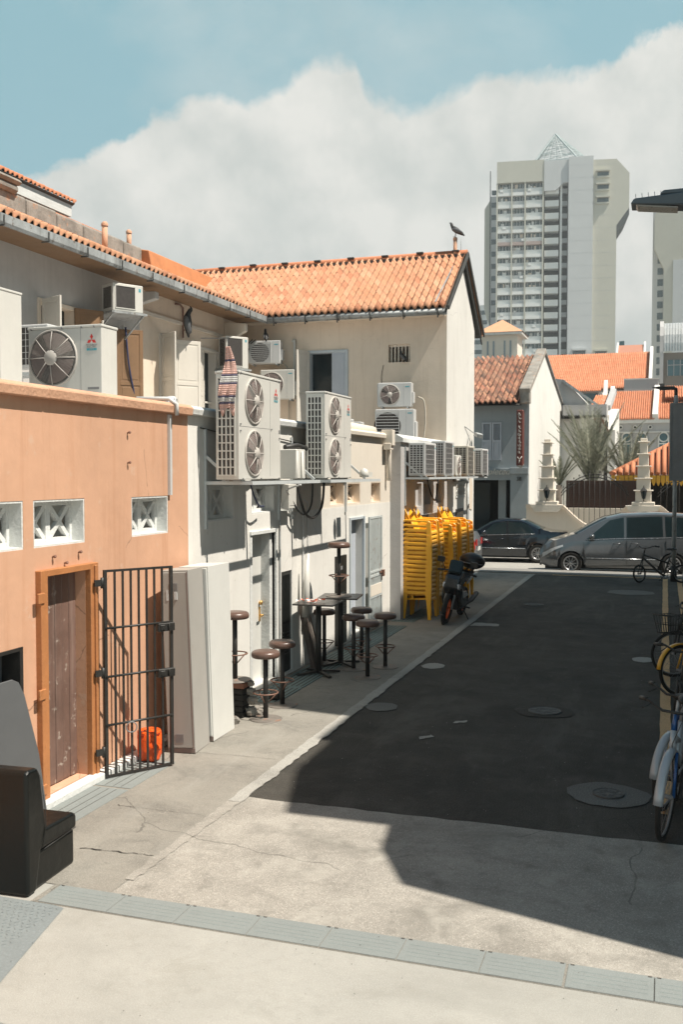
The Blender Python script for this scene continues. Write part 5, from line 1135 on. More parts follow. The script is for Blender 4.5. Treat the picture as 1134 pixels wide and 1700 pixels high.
# ------------------------------------------------------------------ vehicles
def lerp_tab(tab, s_):
    for (a, va), (b_, vb) in zip(tab, tab[1:]):
        if s_ <= b_:
            u = (s_ - a) / (b_ - a) if b_ > a else 0; u = min(1, max(0, u)); return va + (vb - va) * (u * u * (3 - 2 * u) * .35 + u * .65)
    return tab[-1][1]
def car(name, label, cat, loc, rz, Lc, Wc, top, belt, wins, screen, rear, axles, wr, paint, trim=True, group=None):
    """front at local x=0, rear at x=Lc; body lofted over stations, wheel arches cut by lifting the sills"""
    t = thing(name, label, cat, loc, rz, group); H2 = Wc / 2
    def width(s_):
        e = min(s_, Lc - s_); return H2 * (1 - .22 * max(0, 1 - e / .5) ** 2.2)
    def rows(s_, lift=True):
        w = width(s_); T_ = lerp_tab(top, s_); B_ = min(lerp_tab(belt, s_), T_ - .03); g = T_ - B_
        e = min(s_, Lc - s_); zb = .20 + .10 * max(0, 1 - e / .25)
        tum = min(.17, g * .36)
        R_ = [(w - .10, zb), (w - .015, zb + .10), (w, .52), (w - .015, B_ - .06), (w - .04, B_), (w - .04 - tum, T_ - .05 if g > .2 else T_ - .01), (w - .14 - tum, T_ + .0), (0, T_ + .025)]
        if lift:
            for ax in axles:
                dx = abs(s_ - ax); ra = wr * 1.16
                if dx < ra:
                    za = .02 + wr + sqrt(ra * ra - dx * dx) - .02
                    R_ = [(y, max(z, za - .015 * (3 - min(i, 3)))) if z < za else (y, z) for i, (y, z) in enumerate(R_)]
        return R_
    st = sorted({round(i * Lc / 64, 4) for i in range(65)} | {round(ax + k * wr * 1.16, 4) for ax in axles for k in (-1, -.995, -.9, -.7, -.5, -.25, 0, .25, .5, .7, .9, .995, 1)} | {.02, .06, .12, Lc - .02, Lc - .06, Lc - .12})
    b = MB(); vs = []; k = 8
    for s_ in st:
        r_ = rows(s_); vs += [(s_, -y, z) for y, z in r_] + [(s_, y, z) for y, z in r_[::-1][1:]]
    m_ = 2 * k - 1; fs = [(i * m_ + j, (i + 1) * m_ + j, (i + 1) * m_ + j + 1, i * m_ + j + 1) for i in range(len(st) - 1) for j in range(m_ - 1)]
    fs += [tuple(range(m_)), tuple(range((len(st) - 1) * m_, len(st) * m_))[::-1]]
    b.add(vs, fs, 0, True); body = b.build('body', paint, t)
    mod = body.modifiers.new('e', 'EDGE_SPLIT'); mod.split_angle = R(38)
    b = MB(); b.box(.15, -H2 + .16, .16, Lc - .15, H2 - .16, .42); b.build('underbody', 'dark', t)
    def onrow(s_, i, f, side, offs=.006):
        r_ = rows(s_, False); y = r_[i][0] + (r_[i + 1][0] - r_[i][0]) * f; z = r_[i][1] + (r_[i + 1][1] - r_[i][1]) * f
        return (s_, side * (y + offs), z + offs * .3)
    for side in (-1, 1):
        for (a0, a1, b0, b1) in wins:    # belt span a0..a1, roof span b0..b1
            n = 8; vs = []
            for i in range(n + 1):
                u = i / n; sa = a0 + (a1 - a0) * u; sb = b0 + (b1 - b0) * u
                p0 = onrow(sa, 4, .06, side); p1 = onrow(sb, 4, .92, side); pm0 = [p0[q] + (p1[q] - p0[q]) * .5 for q in range(3)]; vs += [p0, pm0, p1]
            b = MB(); b.add(vs, [(i * 3 + j, i * 3 + j + 1, i * 3 + j + 4, i * 3 + j + 3) for i in range(n) for j in (0, 1)], 0, True); b.build('side_window', 'glass', t)
        b = MB()
        for sx_ in [w[0] for w in wins[1:]] + [wins[0][0] - .06 if len(wins) else 1.2]:
            z0 = rows(sx_)[1][1] + .03; b.box(sx_ - .004, side * (width(sx_) + .0008), z0, sx_ + .004, side * (width(sx_) - .03), rows(sx_)[3][1])
        b.build('door_seam', 'dark', t)
        for w in wins[:2]:
            sx_ = (w[1] - .30) if w is wins[0] else (w[0] + .12); y = width(sx_) - .012
            b = MB(); zz = rows(sx_)[3][1] - .07; b.tube([(sx_, side * (y), zz), (sx_ + .05, side * (y + .035), zz + .005), (sx_ + .17, side * (y + .035), zz + .005), (sx_ + .21, side * y, zz)], .014, 6); b.build('door_handle', paint, t)
        sx_ = wins[0][0] + .16; y = width(sx_); b = MB(); b.ellipsoid((sx_, side * (y + .11), rows(sx_)[4][1] + .10), (.08, .12, .085), 12, 8); b.tube([(sx_, side * (y - .05), rows(sx_)[4][1] + .03), (sx_, side * (y + .05), rows(sx_)[4][1] + .06)], .03, 6); b.build('wing_mirror', paint, t)
        if trim:
            b = MB(); b.tube([(s_, side * (width(s_) + .004), .50 - .02 * (s_ - axles[0]) / 3) for s_ in (axles[0] + wr * 1.3, (axles[0] + axles[1]) / 2, axles[1] - wr * 1.3)], .013, 5); b.build('side_trim', mat('chrome_strip', (.5, .52, .54), .25, .05, metal=.8), t)
            b = MB(); b.tube([(wins[0][0] + (wins[-1][1] - wins[0][0]) * i / 10, side * (rows(wins[0][0] + (wins[-1][1] - wins[0][0]) * i / 10)[4][0] + .008), rows(wins[0][0] + (wins[-1][1] - wins[0][0]) * i / 10)[4][1] + .005) for i in range(11)], .009, 4); b.build('belt_trim', mat('chrome_strip', (.5, .52, .54), .25), t)
        # lamps
        b = MB(); vs = []
        for i in range(6):
            s_ = .07 + i * .12; r_ = rows(s_, False); zt = r_[3][1] + .035; y = width(s_) + .003; vs += [(s_, side * y, zt - .12 + i * .013), (s_, side * (y - .012), zt)]
        b.add(vs, [(2 * i, 2 * i + 1, 2 * i + 3, 2 * i + 2) for i in range(5)], 0, True); b.build('headlight', mat('clear_lens', (.5, .52, .54), .12, .1, 9, spec=.9), t)
        b = MB(); vs = []
        for i in range(6):
            s_ = Lc - .02 - i * .07; r_ = rows(s_, False); zt = r_[3][1] + .05; y = width(s_) + .004; vs += [(s_, side * y, zt - .22), (s_, side * (y - .01), zt)]
        b.add(vs, [(2 * i, 2 * i + 1, 2 * i + 3, 2 * i + 2) for i in range(5)], 0, True); b.box(Lc - .01, side * (H2 * .50), lerp_tab(belt, Lc - .1) - .25, Lc + .012, side * (H2 * .77), lerp_tab(belt, Lc - .1) - .05); b.build('taillight', mat('red_lens', (.55, .03, .02), .15, .1, 9, spec=.9), t)
        for ax in axles:
            y = side * (H2 - .11); b = MB()
            b.lathe([(wr - .10, -.10), (wr - .015, -.105), (wr, -.07), (wr, .07), (wr - .015, .10), (wr - .10, .095), (wr - .11, .06)], (ax, y, wr), 36, 0, ax=(0, side, 0)); wh = b.build('wheel', 'dark', t)
            b = MB(); b.lathe([(wr - .11, .05), (wr - .115, .095), (wr - .14, .085), (wr - .16, .02)], (ax, y, wr), 36, 0, ax=(0, side, 0)); b.lathe([(0, .075), (.05, .07), (.06, .03)], (ax, y, wr), 14, 0, ax=(0, side, 0))
            for q in range(10):
                a = q * pi / 5 + (.12 if q % 2 else -.12); b.bar((ax + .04 * cos(a), y + side * .06, wr + .04 * sin(a)), (ax + (wr - .12) * cos(a - (.1 if q % 2 else -.1)), y + side * .075, wr + (wr - .12) * sin(a - (.1 if q % 2 else -.1))), .028, .016, up=(0, 1, 0))
            b.build('rim', mat('silver_alloy', (.38, .38, .38), .3, .1, 6, metal=.6), wh)
            b = MB(); b.lathe([(0, -.02), (wr - .14, -.02)], (ax, y, wr), 20, 0, ax=(0, side, 0)); b.build('brake_disc', 'coil', wh)
    def toplass(nm_, s0, s1):
        n = 8; vs = []
        for i in range(n + 1):
            s_ = s0 + (s1 - s0) * i / n; r_ = rows(s_, False)
            vs += [(s_, -(r_[5][0] - .03), r_[5][1] + .012), (s_, -(r_[6][0]), r_[6][1] + .010), (s_, 0, r_[7][1] + .008), (s_, r_[6][0], r_[6][1] + .010), (s_, r_[5][0] - .03, r_[5][1] + .012)]
        b = MB(); b.add(vs, [(i * 5 + j, i * 5 + j + 1, (i + 1) * 5 + j + 1, (i + 1) * 5 + j) for i in range(n) for j in range(4)], 0, True); b.build(nm_, 'glass', t)
    toplass('windscreen', *screen); toplass('rear_window', *rear)
    b = MB(); b.box(-.012, -H2 * .5, .34, .03, H2 * .5, .52); b.box(-.014, -H2 * .62, .24, .05, H2 * .62, .30); b.build('grille', 'dark', t)
    b = MB(); b.box(Lc - .02, -.26, .55, Lc + .012, .26, .67); b.build('number_plate', 'ac', t)
    return t
paint_g = mat('graphite_car_paint', (.12, .127, .134), .22, .05, 2, metal=.45, coat=1.0, spec=.6, rvar=.03)
paint_b = mat('black_blue_car_paint', (.006, .011, .018), .14, .05, 2, metal=.2, coat=1.0, rvar=.03)
paint_s = mat('silver_car_paint', (.32, .33, .34), .28, .05, 2, metal=.6, coat=.8, rvar=.03)
car('minivan', 'dark grey minivan parked across the end of the lane', 'car', (-3.62, 30.38, -.12), R(6), 4.80, 1.80,
    [(0, .70), (.10, .84), (.30, .98), (.78, 1.12), (.92, 1.18), (1.95, 1.70), (2.4, 1.80), (3.4, 1.84), (4.4, 1.79), (4.62, 1.68), (4.74, 1.15), (4.80, .9)],
    [(0, .62), (.5, .86), (1.0, 1.02), (2.5, 1.08), (4.7, 1.15)], [(1.34, 2.42, 2.02, 2.42), (2.50, 3.52, 2.50, 3.50), (3.60, 4.45, 3.58, 4.35)], (1.0, 1.92), (4.66, 4.74), (.90, 3.80), .335, paint_g)
car('sedan', 'black sedan parked in front of the scalloped wall across the street', 'car', (-7.6, 33.55, -.12), R(3), 4.65, 1.76,
    [(0, .58), (.1, .72), (.4, .82), (1.25, .98), (1.32, 1.0), (2.1, 1.40), (2.5, 1.46), (3.0, 1.44), (3.75, 1.12), (3.95, 1.07), (4.5, 1.04), (4.6, .92), (4.65, .7)],
    [(0, .55), (.9, .78), (1.4, .90), (3.6, .98), (4.6, .96)], [(1.62, 2.50, 2.08, 2.48), (2.58, 3.46, 2.56, 3.22)], (1.38, 2.05), (3.10, 3.72), (.85, 3.55), .32, paint_b)
car('hatchback', 'silver car with a red tail lamp just showing behind the corner of the gabled house', 'car', (-9.62, 30.75, -.12), R(2), 4.0, 1.70,
    [(0, .6), (.1, .75), (.4, .88), (1.1, 1.0), (1.9, 1.45), (2.4, 1.52), (3.4, 1.48), (3.8, 1.2), (3.95, .95), (4.0, .8)],
    [(0, .55), (.9, .82), (3.9, .98)], [(1.5, 2.3, 1.95, 2.3), (2.38, 3.3, 2.38, 3.2)], (1.2, 1.85), (3.5, 3.85), (.75, 3.25), .31, paint_s, trim=False)

# ------------------------------------------------------------------ motorcycle
def motorcycle():
    t = thing('motorcycle', 'black and white motorcycle with orange wheel rims and a top box beside the yellow chairs', 'motorcycle', (-4.0, 18.0, .006), rot=(R(9), 0, atan2(1.30, .06)))
    # local +x points to the rear, front wheel hub at x=.30
    for x, nm_ in ((.30, 'front'), (1.52, 'rear')):
        b = MB(); b.torus((x, 0, .295), .245, .052, (0, 1, 0), 36, 8); wh = b.build('wheel', 'dark', t)
        b = MB(); b.torus((x, 0, .295), .20, .018, (0, 1, 0), 32, 6)
        for q in range(5): a = q * 2 * pi / 5; b.bar((x, 0, .295), (x + .2 * cos(a), 0, .295 + .2 * sin(a)), .03, .02, up=(0, 1, 0))
        b.build('rim', mat('orange_rim_paint', (.75, .12, .02), .4, .05), wh)
        b = MB(); b.torus((x, .04, .295), .11, .008, (0, 1, 0), 24, 4); b.build('brake_disc', 'greyt', wh)
    blk = mat('gloss_black_fairing', (.012, .014, .016), .2, .2, 5, coat=.6); wht = mat('white_fairing', (.60, .61, .62), .3, .05, coat=.4)
    for s_ in (-1, 1): b = MB(); b.cyl((.30, s_ * .085, .295), (.50, s_ * .085, .86), .022, 8); b.build('fork', 'greyt', t)
    b = MB(); b.torus((.30, 0, .295), .315, .03, (0, 1, 0), 20, 6, a0=R(100), a1=R(215)); b.build('front_mudguard', blk, t)
    b = MB()
    b.prism([(.36, .92), (.28, .70), (.40, .54), (.62, .56), (.74, .86), (.58, 1.04)], -.16, .16, 'xz'); b.build('headlight_fairing', blk, t, bevel=.05, seg=3)
    for s_ in (-1, 1):
        b = MB(); b.prism([(.315, .80), (.30, .70), (.40, .66), (.48, .78)], s_ * .03, s_ * .166, 'xz'); b.build('headlight', mat('clear_lens', (.5, .52, .54), .12), t, bevel=.015)
        b = MB(); b.prism([(.44, .72), (.46, .48), (.66, .30), (1.0, .30), (1.06, .42), (.78, .60)], s_ * .12, s_ * .20, 'xz'); b.build('side_fairing', blk, t, bevel=.02, seg=2)
        b = MB(); b.prism([(.50, .66), (.62, .50), (1.02, .52), (.80, .63)], s_ * .201, s_ * .213, 'xz'); b.build('side_stripe', wht, t, bevel=.004)
        b = MB(); b.prism([(1.18, .70), (1.75, .84), (1.80, .90), (1.2, .80)], s_ * .09, s_ * .13, 'xz'); b.build('tail_panel', wht, t, bevel=.015)
        b = MB(); b.tube([(.56, 0, .98), (.58, s_ * .18, 1.0), (.64, s_ * .36, .97)], .016, 8); b.cyl((.60, s_ * .25, .99), (.65, s_ * .39, .965), .022, 8); b.build('handlebar', 'blackm', t)
        b = MB(); b.tube([(.57, s_ * .22, 1.0), (.55, s_ * .30, 1.14)], .008, 5); b.obox((.55, s_ * .33, 1.19), (.03, .15, .10), (0, -.15, s_ * .2)); b.build('mirror', 'blackm', t)
        b = MB(); b.cyl((1.02, s_ * .12, .28), (1.02, s_ * .28, .27), .018, 6); b.build('footpeg', 'blackm', t)
    b = MB(); b.prism([(.40, 1.00), (.50, .92), (.60, 1.0), (.54, 1.22), (.50, 1.22)], -.13, .13, 'xz'); b.build('windscreen', 'glass', t, bevel=.03)
    b = MB(); b.ellipsoid((.80, 0, .80), (.24, .14, .13), 16, 10); b.build('fuel_tank', blk, t)
    b = MB(); b.ellipsoid((.74, 0, .83), (.15, .11, .115), 14, 8); b.build('tank_cover', wht, t)
    b = MB(); b.prism([(.95, .76), (1.25, .78), (1.62, .88), (1.62, .93), (1.2, .84), (.95, .82)], -.13, .13, 'xz'); b.build('seat', 'blackleather', t, bevel=.03, seg=2)
    b = MB(); b.prism([(.62, .55), (.60, .25), (1.15, .22), (1.25, .50), (1.0, .68)], -.12, .12, 'xz'); b.cyl((.85, -.17, .34), (.85, .17, .34), .10, 14); b.tube([(1.0, -.15, .30), (1.5, -.18, .36), (1.85, -.19, .46)], [.025, .045, .05], 10); b.bar((1.52, .07, .295), (1.0, .07, .36), .05); b.bar((1.52, -.07, .295), (1.0, -.07, .36), .05); b.build('engine', 'coil', t, bevel=.01)
    b = MB(); b.torus((1.52, 0, .295), .33, .03, (0, 1, 0), 16, 6, a0=R(190), a1=R(290)); b.build('rear_mudguard', blk, t)
    b = MB(); b.tube([(1.0, -.12, .28), (1.05, -.30, .0)], .012, 6); b.build('side_stand', 'blackm', t)
    b = MB(); b.ellipsoid((0, 0, 0), (.23, .27, .17), 22, 12); o = b.build('top_box', mat('black_top_box', (.013, .013, .014), .35, .1, 8), t); o.location = (1.82, 0, 1.10)
    b = MB(); b.torus((0, 0, -.03), .25, .012, n=24); b.build('lid_seam', 'greyt', o)
    b = MB(); b.bar((1.5, .06, .9), (1.9, .06, .95), .02); b.bar((1.5, -.06, .9), (1.9, -.06, .95), .02); b.build('rack', 'blackm', t)
motorcycle()

# ------------------------------------------------------------------ bicycles (local +x forward)
def bicycle(label, loc, rz, frame, fender=None, basket=False, steer=0., wr=.33, lean=0., spoke=18, seatm='blackm', scale=1., forkm=None):
    t = thing('bicycle', label, 'bicycle', loc, rot=(lean, 0, rz)); t.scale = (scale,) * 3
    wb = 1.04
    for x, st_ in ((0, 0.), (wb, steer)):
        h = bpy.data.objects.new('wheel', None); bpy.data.objects.remove(h)
        b = MB(); b.torus((0, 0, 0), wr - .022, .021, (0, 1, 0), 40, 8); w_ = b.build('wheel', 'dark', t); w_.location = (x, 0, wr); w_.rotation_euler = (0, 0, st_)
        b = MB(); b.torus((0, 0, 0), wr - .048, .010, (0, 1, 0), 36, 5); b.cyl((0, -.05, 0), (0, .05, 0), .018, 8)
        for q in range(spoke): a = q * 2 * pi / spoke; b.tube([(.015 * cos(a), (.03 if q % 2 else -.03), .015 * sin(a)), ((wr - .05) * cos(a + .1), 0, (wr - .05) * sin(a + .1))], .0016, 3)
        b.build('rim', 'greyt', w_)
        if fender:
            b = MB(); n = 16; r_ = wr + .022; a0, a1 = (R(10), R(165)) if x == 0 else (R(25), R(175)); vs = []
            for i in range(n + 1):
                a = a0 + (a1 - a0) * i / n
                for k_, (yy, dr) in enumerate(((-.036, -.016), (-.02, .0), (.02, .0), (.036, -.016))): vs.append((-(r_ + dr) * cos(a) if x == 0 else -(r_ + dr) * cos(a), yy, (r_ + dr) * sin(a)))
            b.add(vs, [(i * 4 + j, i * 4 + j + 1, i * 4 + j + 5, i * 4 + j + 4) for i in range(n) for j in range(3)], 0, True)
            o = b.build('mudguard', fender, t, solid=.004); o.location = (x, 0, wr); o.rotation_euler = (0, 0, st_)
    hd = Vector((wb - .12, 0, wr + .50)); bb = Vector((.44, 0, wr - .04)); sc = Vector((.28, 0, wr + .42))
    b = MB(); b.tube([hd, hd + Vector((.045, 0, -.16))], .024, 8); b.tube([hd + Vector((.03, 0, -.10)), bb + Vector((.1, 0, .06)), bb], .028, 8); b.tube([bb, sc], .02, 8); b.tube([hd + Vector((.01, 0, -.03)), sc + Vector((.03, 0, -.16))], .02, 8)
    for s_ in (-1, 1): b.tube([bb, (0, s_ * .05, wr)], .011, 6); b.tube([sc + Vector((.02, 0, -.08)), (0, s_ * .05, wr)], .010, 6)
    b.build('frame', frame, t)
    b = MB(); ca, sa = cos(steer), sin(steer)
    for s_ in (-1, 1): b.tube([(hd.x + .045, s_ * .04, hd.z - .16), (wb - s_ * .05 * sa, s_ * .05 * ca, wr)], .013, 6)
    b.tube([hd, hd + Vector((-.03, 0, .13))], .015, 6); b.build('fork', forkm or frame, t)
    b = MB(); hp = hd + Vector((-.03, 0, .14)); P = lambda x, y, z: (hp.x + x * ca - y * sa, x * sa + y * ca, hp.z + z)
    b.tube([P(-.14, -.30, .03), P(-.04, -.22, .05), P(.02, -.10, 0), P(.02, .10, 0), P(-.04, .22, .05), P(-.14, .30, .03)], .012, 7)
    for s_ in (-1, 1): b.tube([P(-.16, s_ * .31, .03), P(-.06, s_ * .24, .05)], .019, 7)
    b.build('handlebar', 'blackm', t)
    b = MB()
    for s_ in (-1, 1): b.tube([P(-.02, s_ * .20, .03), P(.03, s_ * .26, -.01)], .006, 4)
    b.tube([P(.02, .18, 0), P(.10, .1, .05), (hd.x + .06, 0, hd.z - .1), (hd.x + .03, .03, wr + .1)], .004, 4); b.build('brake_cable', 'blackm', t)
    b = MB(); b.tube([sc, sc + Vector((-.05, 0, .16))], .014, 7); b.build('seat_post', 'greyt', t)
    b = MB(); v, f = lump((sc.x - .04, 0, sc.z + .19), (.14, .075, .035), 3, .02); v = [(x, y * (1.25 if x < sc.x - .06 else .55), max(z, sc.z + .165)) for x, y, z in v]; b.add(v, f, 0, True); b.build('saddle', seatm, t)
    b = MB(); b.cyl((bb.x, -.07, bb.z), (bb.x, .07, bb.z), .02, 8); b.torus((bb.x, .055, bb.z), .09, .006, (0, 1, 0), 20, 4); b.bar((bb.x, .07, bb.z), (bb.x + .12, .07, bb.z - .12), .018); b.bar((bb.x, -.07, bb.z), (bb.x - .12, -.07, bb.z + .12), .018); b.obox((bb.x + .12, .12, bb.z - .12), (.08, .09, .02)); b.obox((bb.x - .12, -.12, bb.z + .12), (.08, .09, .02)); b.build('crank', 'blackm', t)
    b = MB(); b.tube([(0, .07, wr), (-.02, .14, .02)], .009, 5); b.build('kickstand', 'greyt', t)
    if basket:
        b = MB(); cx, cz = wb + .10, hd.z - .02; w0, w1, hh = .13, .17, .24
        Q = lambda x, y, z: (cx + x * ca - y * sa, x * sa + y * ca, cz + z)
        for z, w in ((0, w0), (hh * .5, (w0 + w1) / 2), (hh, w1)): b.tube([Q(-w * .7, -w, z), Q(w * .9, -w, z), Q(w * .9, w, z), Q(-w * .7, w, z)], .006, 4, closed=True)
        for q in range(7):
            u = q / 6 * 2 - 1
            b.tube([Q(w0 * .9, u * w0, 0), Q(w1 * .9, u * w1, hh)], .004, 4); b.tube([Q(-w0 * .7, u * w0, 0), Q(-w1 * .7, u * w1, hh)], .004, 4); b.tube([Q(-w0 * .7, u * w0, 0), Q(w0 * .9, u * w0, 0)], .004, 4)
            xx = .8 * u; b.tube([Q(.1 * w0 + xx * w0, -w0, 0), Q(.1 * w1 + xx * w1, -w1, hh)], .004, 4); b.tube([Q(.1 * w0 + xx * w0, w0, 0), Q(.1 * w1 + xx * w1, w1, hh)], .004, 4)
        b.tube([Q(w1 * .9, -w1, hh), Q(w1 * .9, w1, hh)], .012, 5); b.build('basket', 'blackm', t)
    return t
bl = mat('bright_blue_paint', (.01, .075, .24), .3, .05, coat=.4); silver = mat('pale_silver_mudguard', (.40, .44, .47), .35, .05, metal=.2)
ye = mat('bike_yellow_paint', (.72, .36, .02), .32, .05, coat=.4)
bicycle('blue and silver bicycle nearest the camera at the right edge, front wheel towards the drain', (.13, 9.02, .01), R(-96), silver, silver, forkm=bl, steer=R(-5), wr=.35, lean=R(-4), scale=1.0)
bicycle('second blue and silver bicycle parked just behind the nearest one', (.44, 9.66, .01), R(-113), bl, silver, forkm=silver, steer=R(4), wr=.33, lean=R(-3))
bicycle('dark bicycle with black grips between the blue bicycles and the yellow one', (.42, 11.9, .01), R(-105), 'blackm', None, steer=R(20), wr=.33, lean=R(-3))
bicycle('yellow bicycle with a black wire basket at the right edge', (1.22, 13.55, .01), R(-165), ye, ye, True, steer=R(25), wr=.33, lean=R(3))
bicycle('dark bicycle standing behind the yellow one at the right edge', (1.05, 15.0, .01), R(-150), 'blackm', None, steer=R(-10), wr=.33)
bicycle('small wheeled folding bicycle beside the lamp pole at the lane end', (.45, 27.0, .01), R(-165), 'blackm', None, steer=R(35), wr=.23, lean=R(4), scale=1.05)

# ------------------------------------------------------------------ across the street
# corner shophouse with louvred shutters
B3 = thing('corner_shophouse', 'grey shophouse with weathered dark tiles and a white gable across the street', 'building', (-8, 38, 0)); YF = 38.0
b = MB(); b.wall('y', YF, .3, -18, -5.0, .02, 5.55, [(-9.6, -5.66, .03, 2.62), (-13.8, -10.2, .03, 2.62), (-6.84, -6.04, 3.38, 4.88)]); b.build('front_wall', 'greywall', B3, world=True)
b = MB(); b.box(-18, YF + 2.2, .02, -5.1, YF + 2.4, 2.9); b.box(-7.9, YF + .9, .02, -7.7, YF + 1.1, 2.9); b.build('shop_shade', 'dark', B3, world=True)  # near-black boxes paint the shade deep inside the ground-floor opening
b = MB(); b.box(-7.6, YF + 1.2, .02, -6.7, YF + 1.25, 2.5); b.box(-6.3, YF + .8, .02, -6.0, YF + 1.0, 2.8, 1); b.build('glass_door', ['glass', 'greywall'], B3, world=True)
b = MB(); b.prism([(38.001, .02), (52.3, .02), (52.3, 5.9), (42.8, 8.0), (38.001, 5.9)], -5.3, -4.995, 'yz'); b.build('gable_wall', 'white', B3, world=True)
b = MB(); b.box(-5.32, 37.62, 5.55, -4.93, 37.99, 6.02); b.bar((-5.13, 37.6, 6.02), (-5.13, 42.85, 8.16), .42, .22); b.bar((-5.1, 42.8, 8.14), (-5.1, 52.4, 5.98), .34, .12, 0); b.build('gable_cap', 'cement', B3, world=True, bevel=.03)
b = MB(); b.bar((-4.96, 42.9, 8.03), (-4.96, 52.4, 5.86), .05, .09); b.build('gutter', 'darkgutter', B3, world=True)
b = MB(); b.tiles((-5.30, 37.35, 5.62), (-1, 0, 0), Vector((0, 5.4, 2.35)), 54, 22, .215, .268, .055, 8, jit=.016); b.build('roof', 'tile_old', B3, world=True)
b = MB(); b.prism([(37.5, 5.50), (42.8, 7.85), (52, 5.5)], -18, -5.31, 'yz'); b.build('roof_deck', 'darkgutter', B3, world=True)
sw = MB(); sw.box(-6.84, YF + .06, 3.38, -6.04, YF + .2, 4.88)
wn_ = sw.build('window', 'greywall', B3, world=True)
for x0, x1 in ((-6.83, -6.45), (-6.43, -6.05)):
    b = MB(); b.box(x0, YF - .03, 3.39, x0 + .06, YF + .03, 4.87); b.box(x1 - .06, YF - .03, 3.39, x1, YF + .03, 4.87)
    for z0, z1 in ((3.39, 3.46), (4.10, 4.18), (4.80, 4.87)): b.box(x0 + .06, YF - .028, z0, x1 - .06, YF + .03, z1)
    b.box(x0 + .06, YF - .0, 3.46, x1 - .06, YF + .02, 4.10); b.box(x0 + .11, YF - .018, 3.52, x1 - .11, YF, 4.04)
    for i in range(13): b.obox(((x0 + x1) / 2, YF, 4.20 + i * .046), (x1 - x0 - .12, .045, .008), (R(35), 0, 0))
    b.build('shutter', 'shut_blue', wn_, world=True)
b = MB(); b.box(-18, YF - .10, 2.98, -5.72, YF - .001, 3.08); b.box(-5.72, YF - .14, 2.86, -5.0, YF - .002, 3.10); b.box(-5.70, YF - .06, .02, -5.02, YF - .001, 2.86); b.build('pillar', 'greywall', B3, world=True, bevel=.01)
text('house_number', '38', .20, 'dark', B3, (-5.36 + 8, YF - .09 - 38, 2.66), (R(90), 0, 0), .012)
text('shop_lettering', 'completed', .34, 'ac', B3, (-6.45 + 8, YF - .12 - 38, 2.94), (R(90), 0, 0), .015, shear=.4)
t = thing('hanging_sign', 'narrow dark red vertical sign hanging at the corner of the grey shophouse', 'sign', (-5.28, YF - .35, 3.15))
b = MB(); b.box(-.13, -.18, .02, .13, .16, 2.15); b.build('panel', mat('maroon_sign', (.13, .035, .025), .5, .1), t, bevel=.03)
b = MB(); b.ellipsoid((0, -.01, .06), (.14, .17, .12)); b.build('end_cap', 'gutter', t)
rr = random.Random(21); b = MB()
for k in range(11):
    z_ = 1.98 - k * .135 - (.09 if k > 2 else 0)
    b.torus((rr.uniform(-.02, .02), -.186, z_), rr.uniform(.035, .05), .011, (0, 1, 0), 10, 4, a0=rr.uniform(0, 2), a1=rr.uniform(4.2, 6)); b.tube([(rr.uniform(-.05, 0), -.186, z_ + .06), (rr.uniform(0, .05), -.186, z_ - .06)], .009, 4)
b.tube([(-.08, -.187, .36), (0, -.187, .25), (.09, -.187, .38)], .016, 4); b.tube([(0, -.187, .25), (-.02, -.187, .12)], .016, 4)
b.build('lettering', 'ac', t)
# scalloped boundary wall with stacked pillars
BW2 = thing('boundary_wall', 'cream wall with a scalloped top across the street', 'wall', (-2, 37, 0)); Yw = 37.0
xs_ = []; P0, P1, P2, P3 = -4.18, -.74, 3.0, 6.8
def wtop(x):
    for a, c in ((P0, P1), (P1, P2), (P2, P3)):
        if a <= x <= c:
            u = (x - a) / (c - a); flat = .16
            if u < flat or u > 1 - flat: return 1.72
            v_ = (u - flat) / (1 - 2 * flat); return 1.72 - .78 * (sin(pi * v_) ** 1.15)
    return 1.72
n = 150; pts = [(-4.95 + i * (P3 + 4.95) / n) for i in range(n + 1)]
b = MB(); b.prism([(x, wtop(x) - .14) for x in pts] + [(P3, .02), (-4.95, .02)], Yw, Yw + .25, 'xz'); b.build('wall', 'cream2', BW2, world=True)
b = MB()
for i in range(n): a, c = pts[i], pts[i + 1]; za, zc = wtop(a), wtop(c); b.add([(a, Yw - .10, za - .15), (c, Yw - .10, zc - .15), (c, Yw - .10, zc), (a, Yw - .10, za), (a, Yw + .3, za - .15), (c, Yw + .3, zc - .15), (c, Yw + .3, zc), (a, Yw + .3, za)], [(0, 1, 2, 3), (3, 2, 6, 7), (0, 4, 5, 1), (5, 4, 7, 6)])
b.build('coping', 'cream', BW2, world=True)
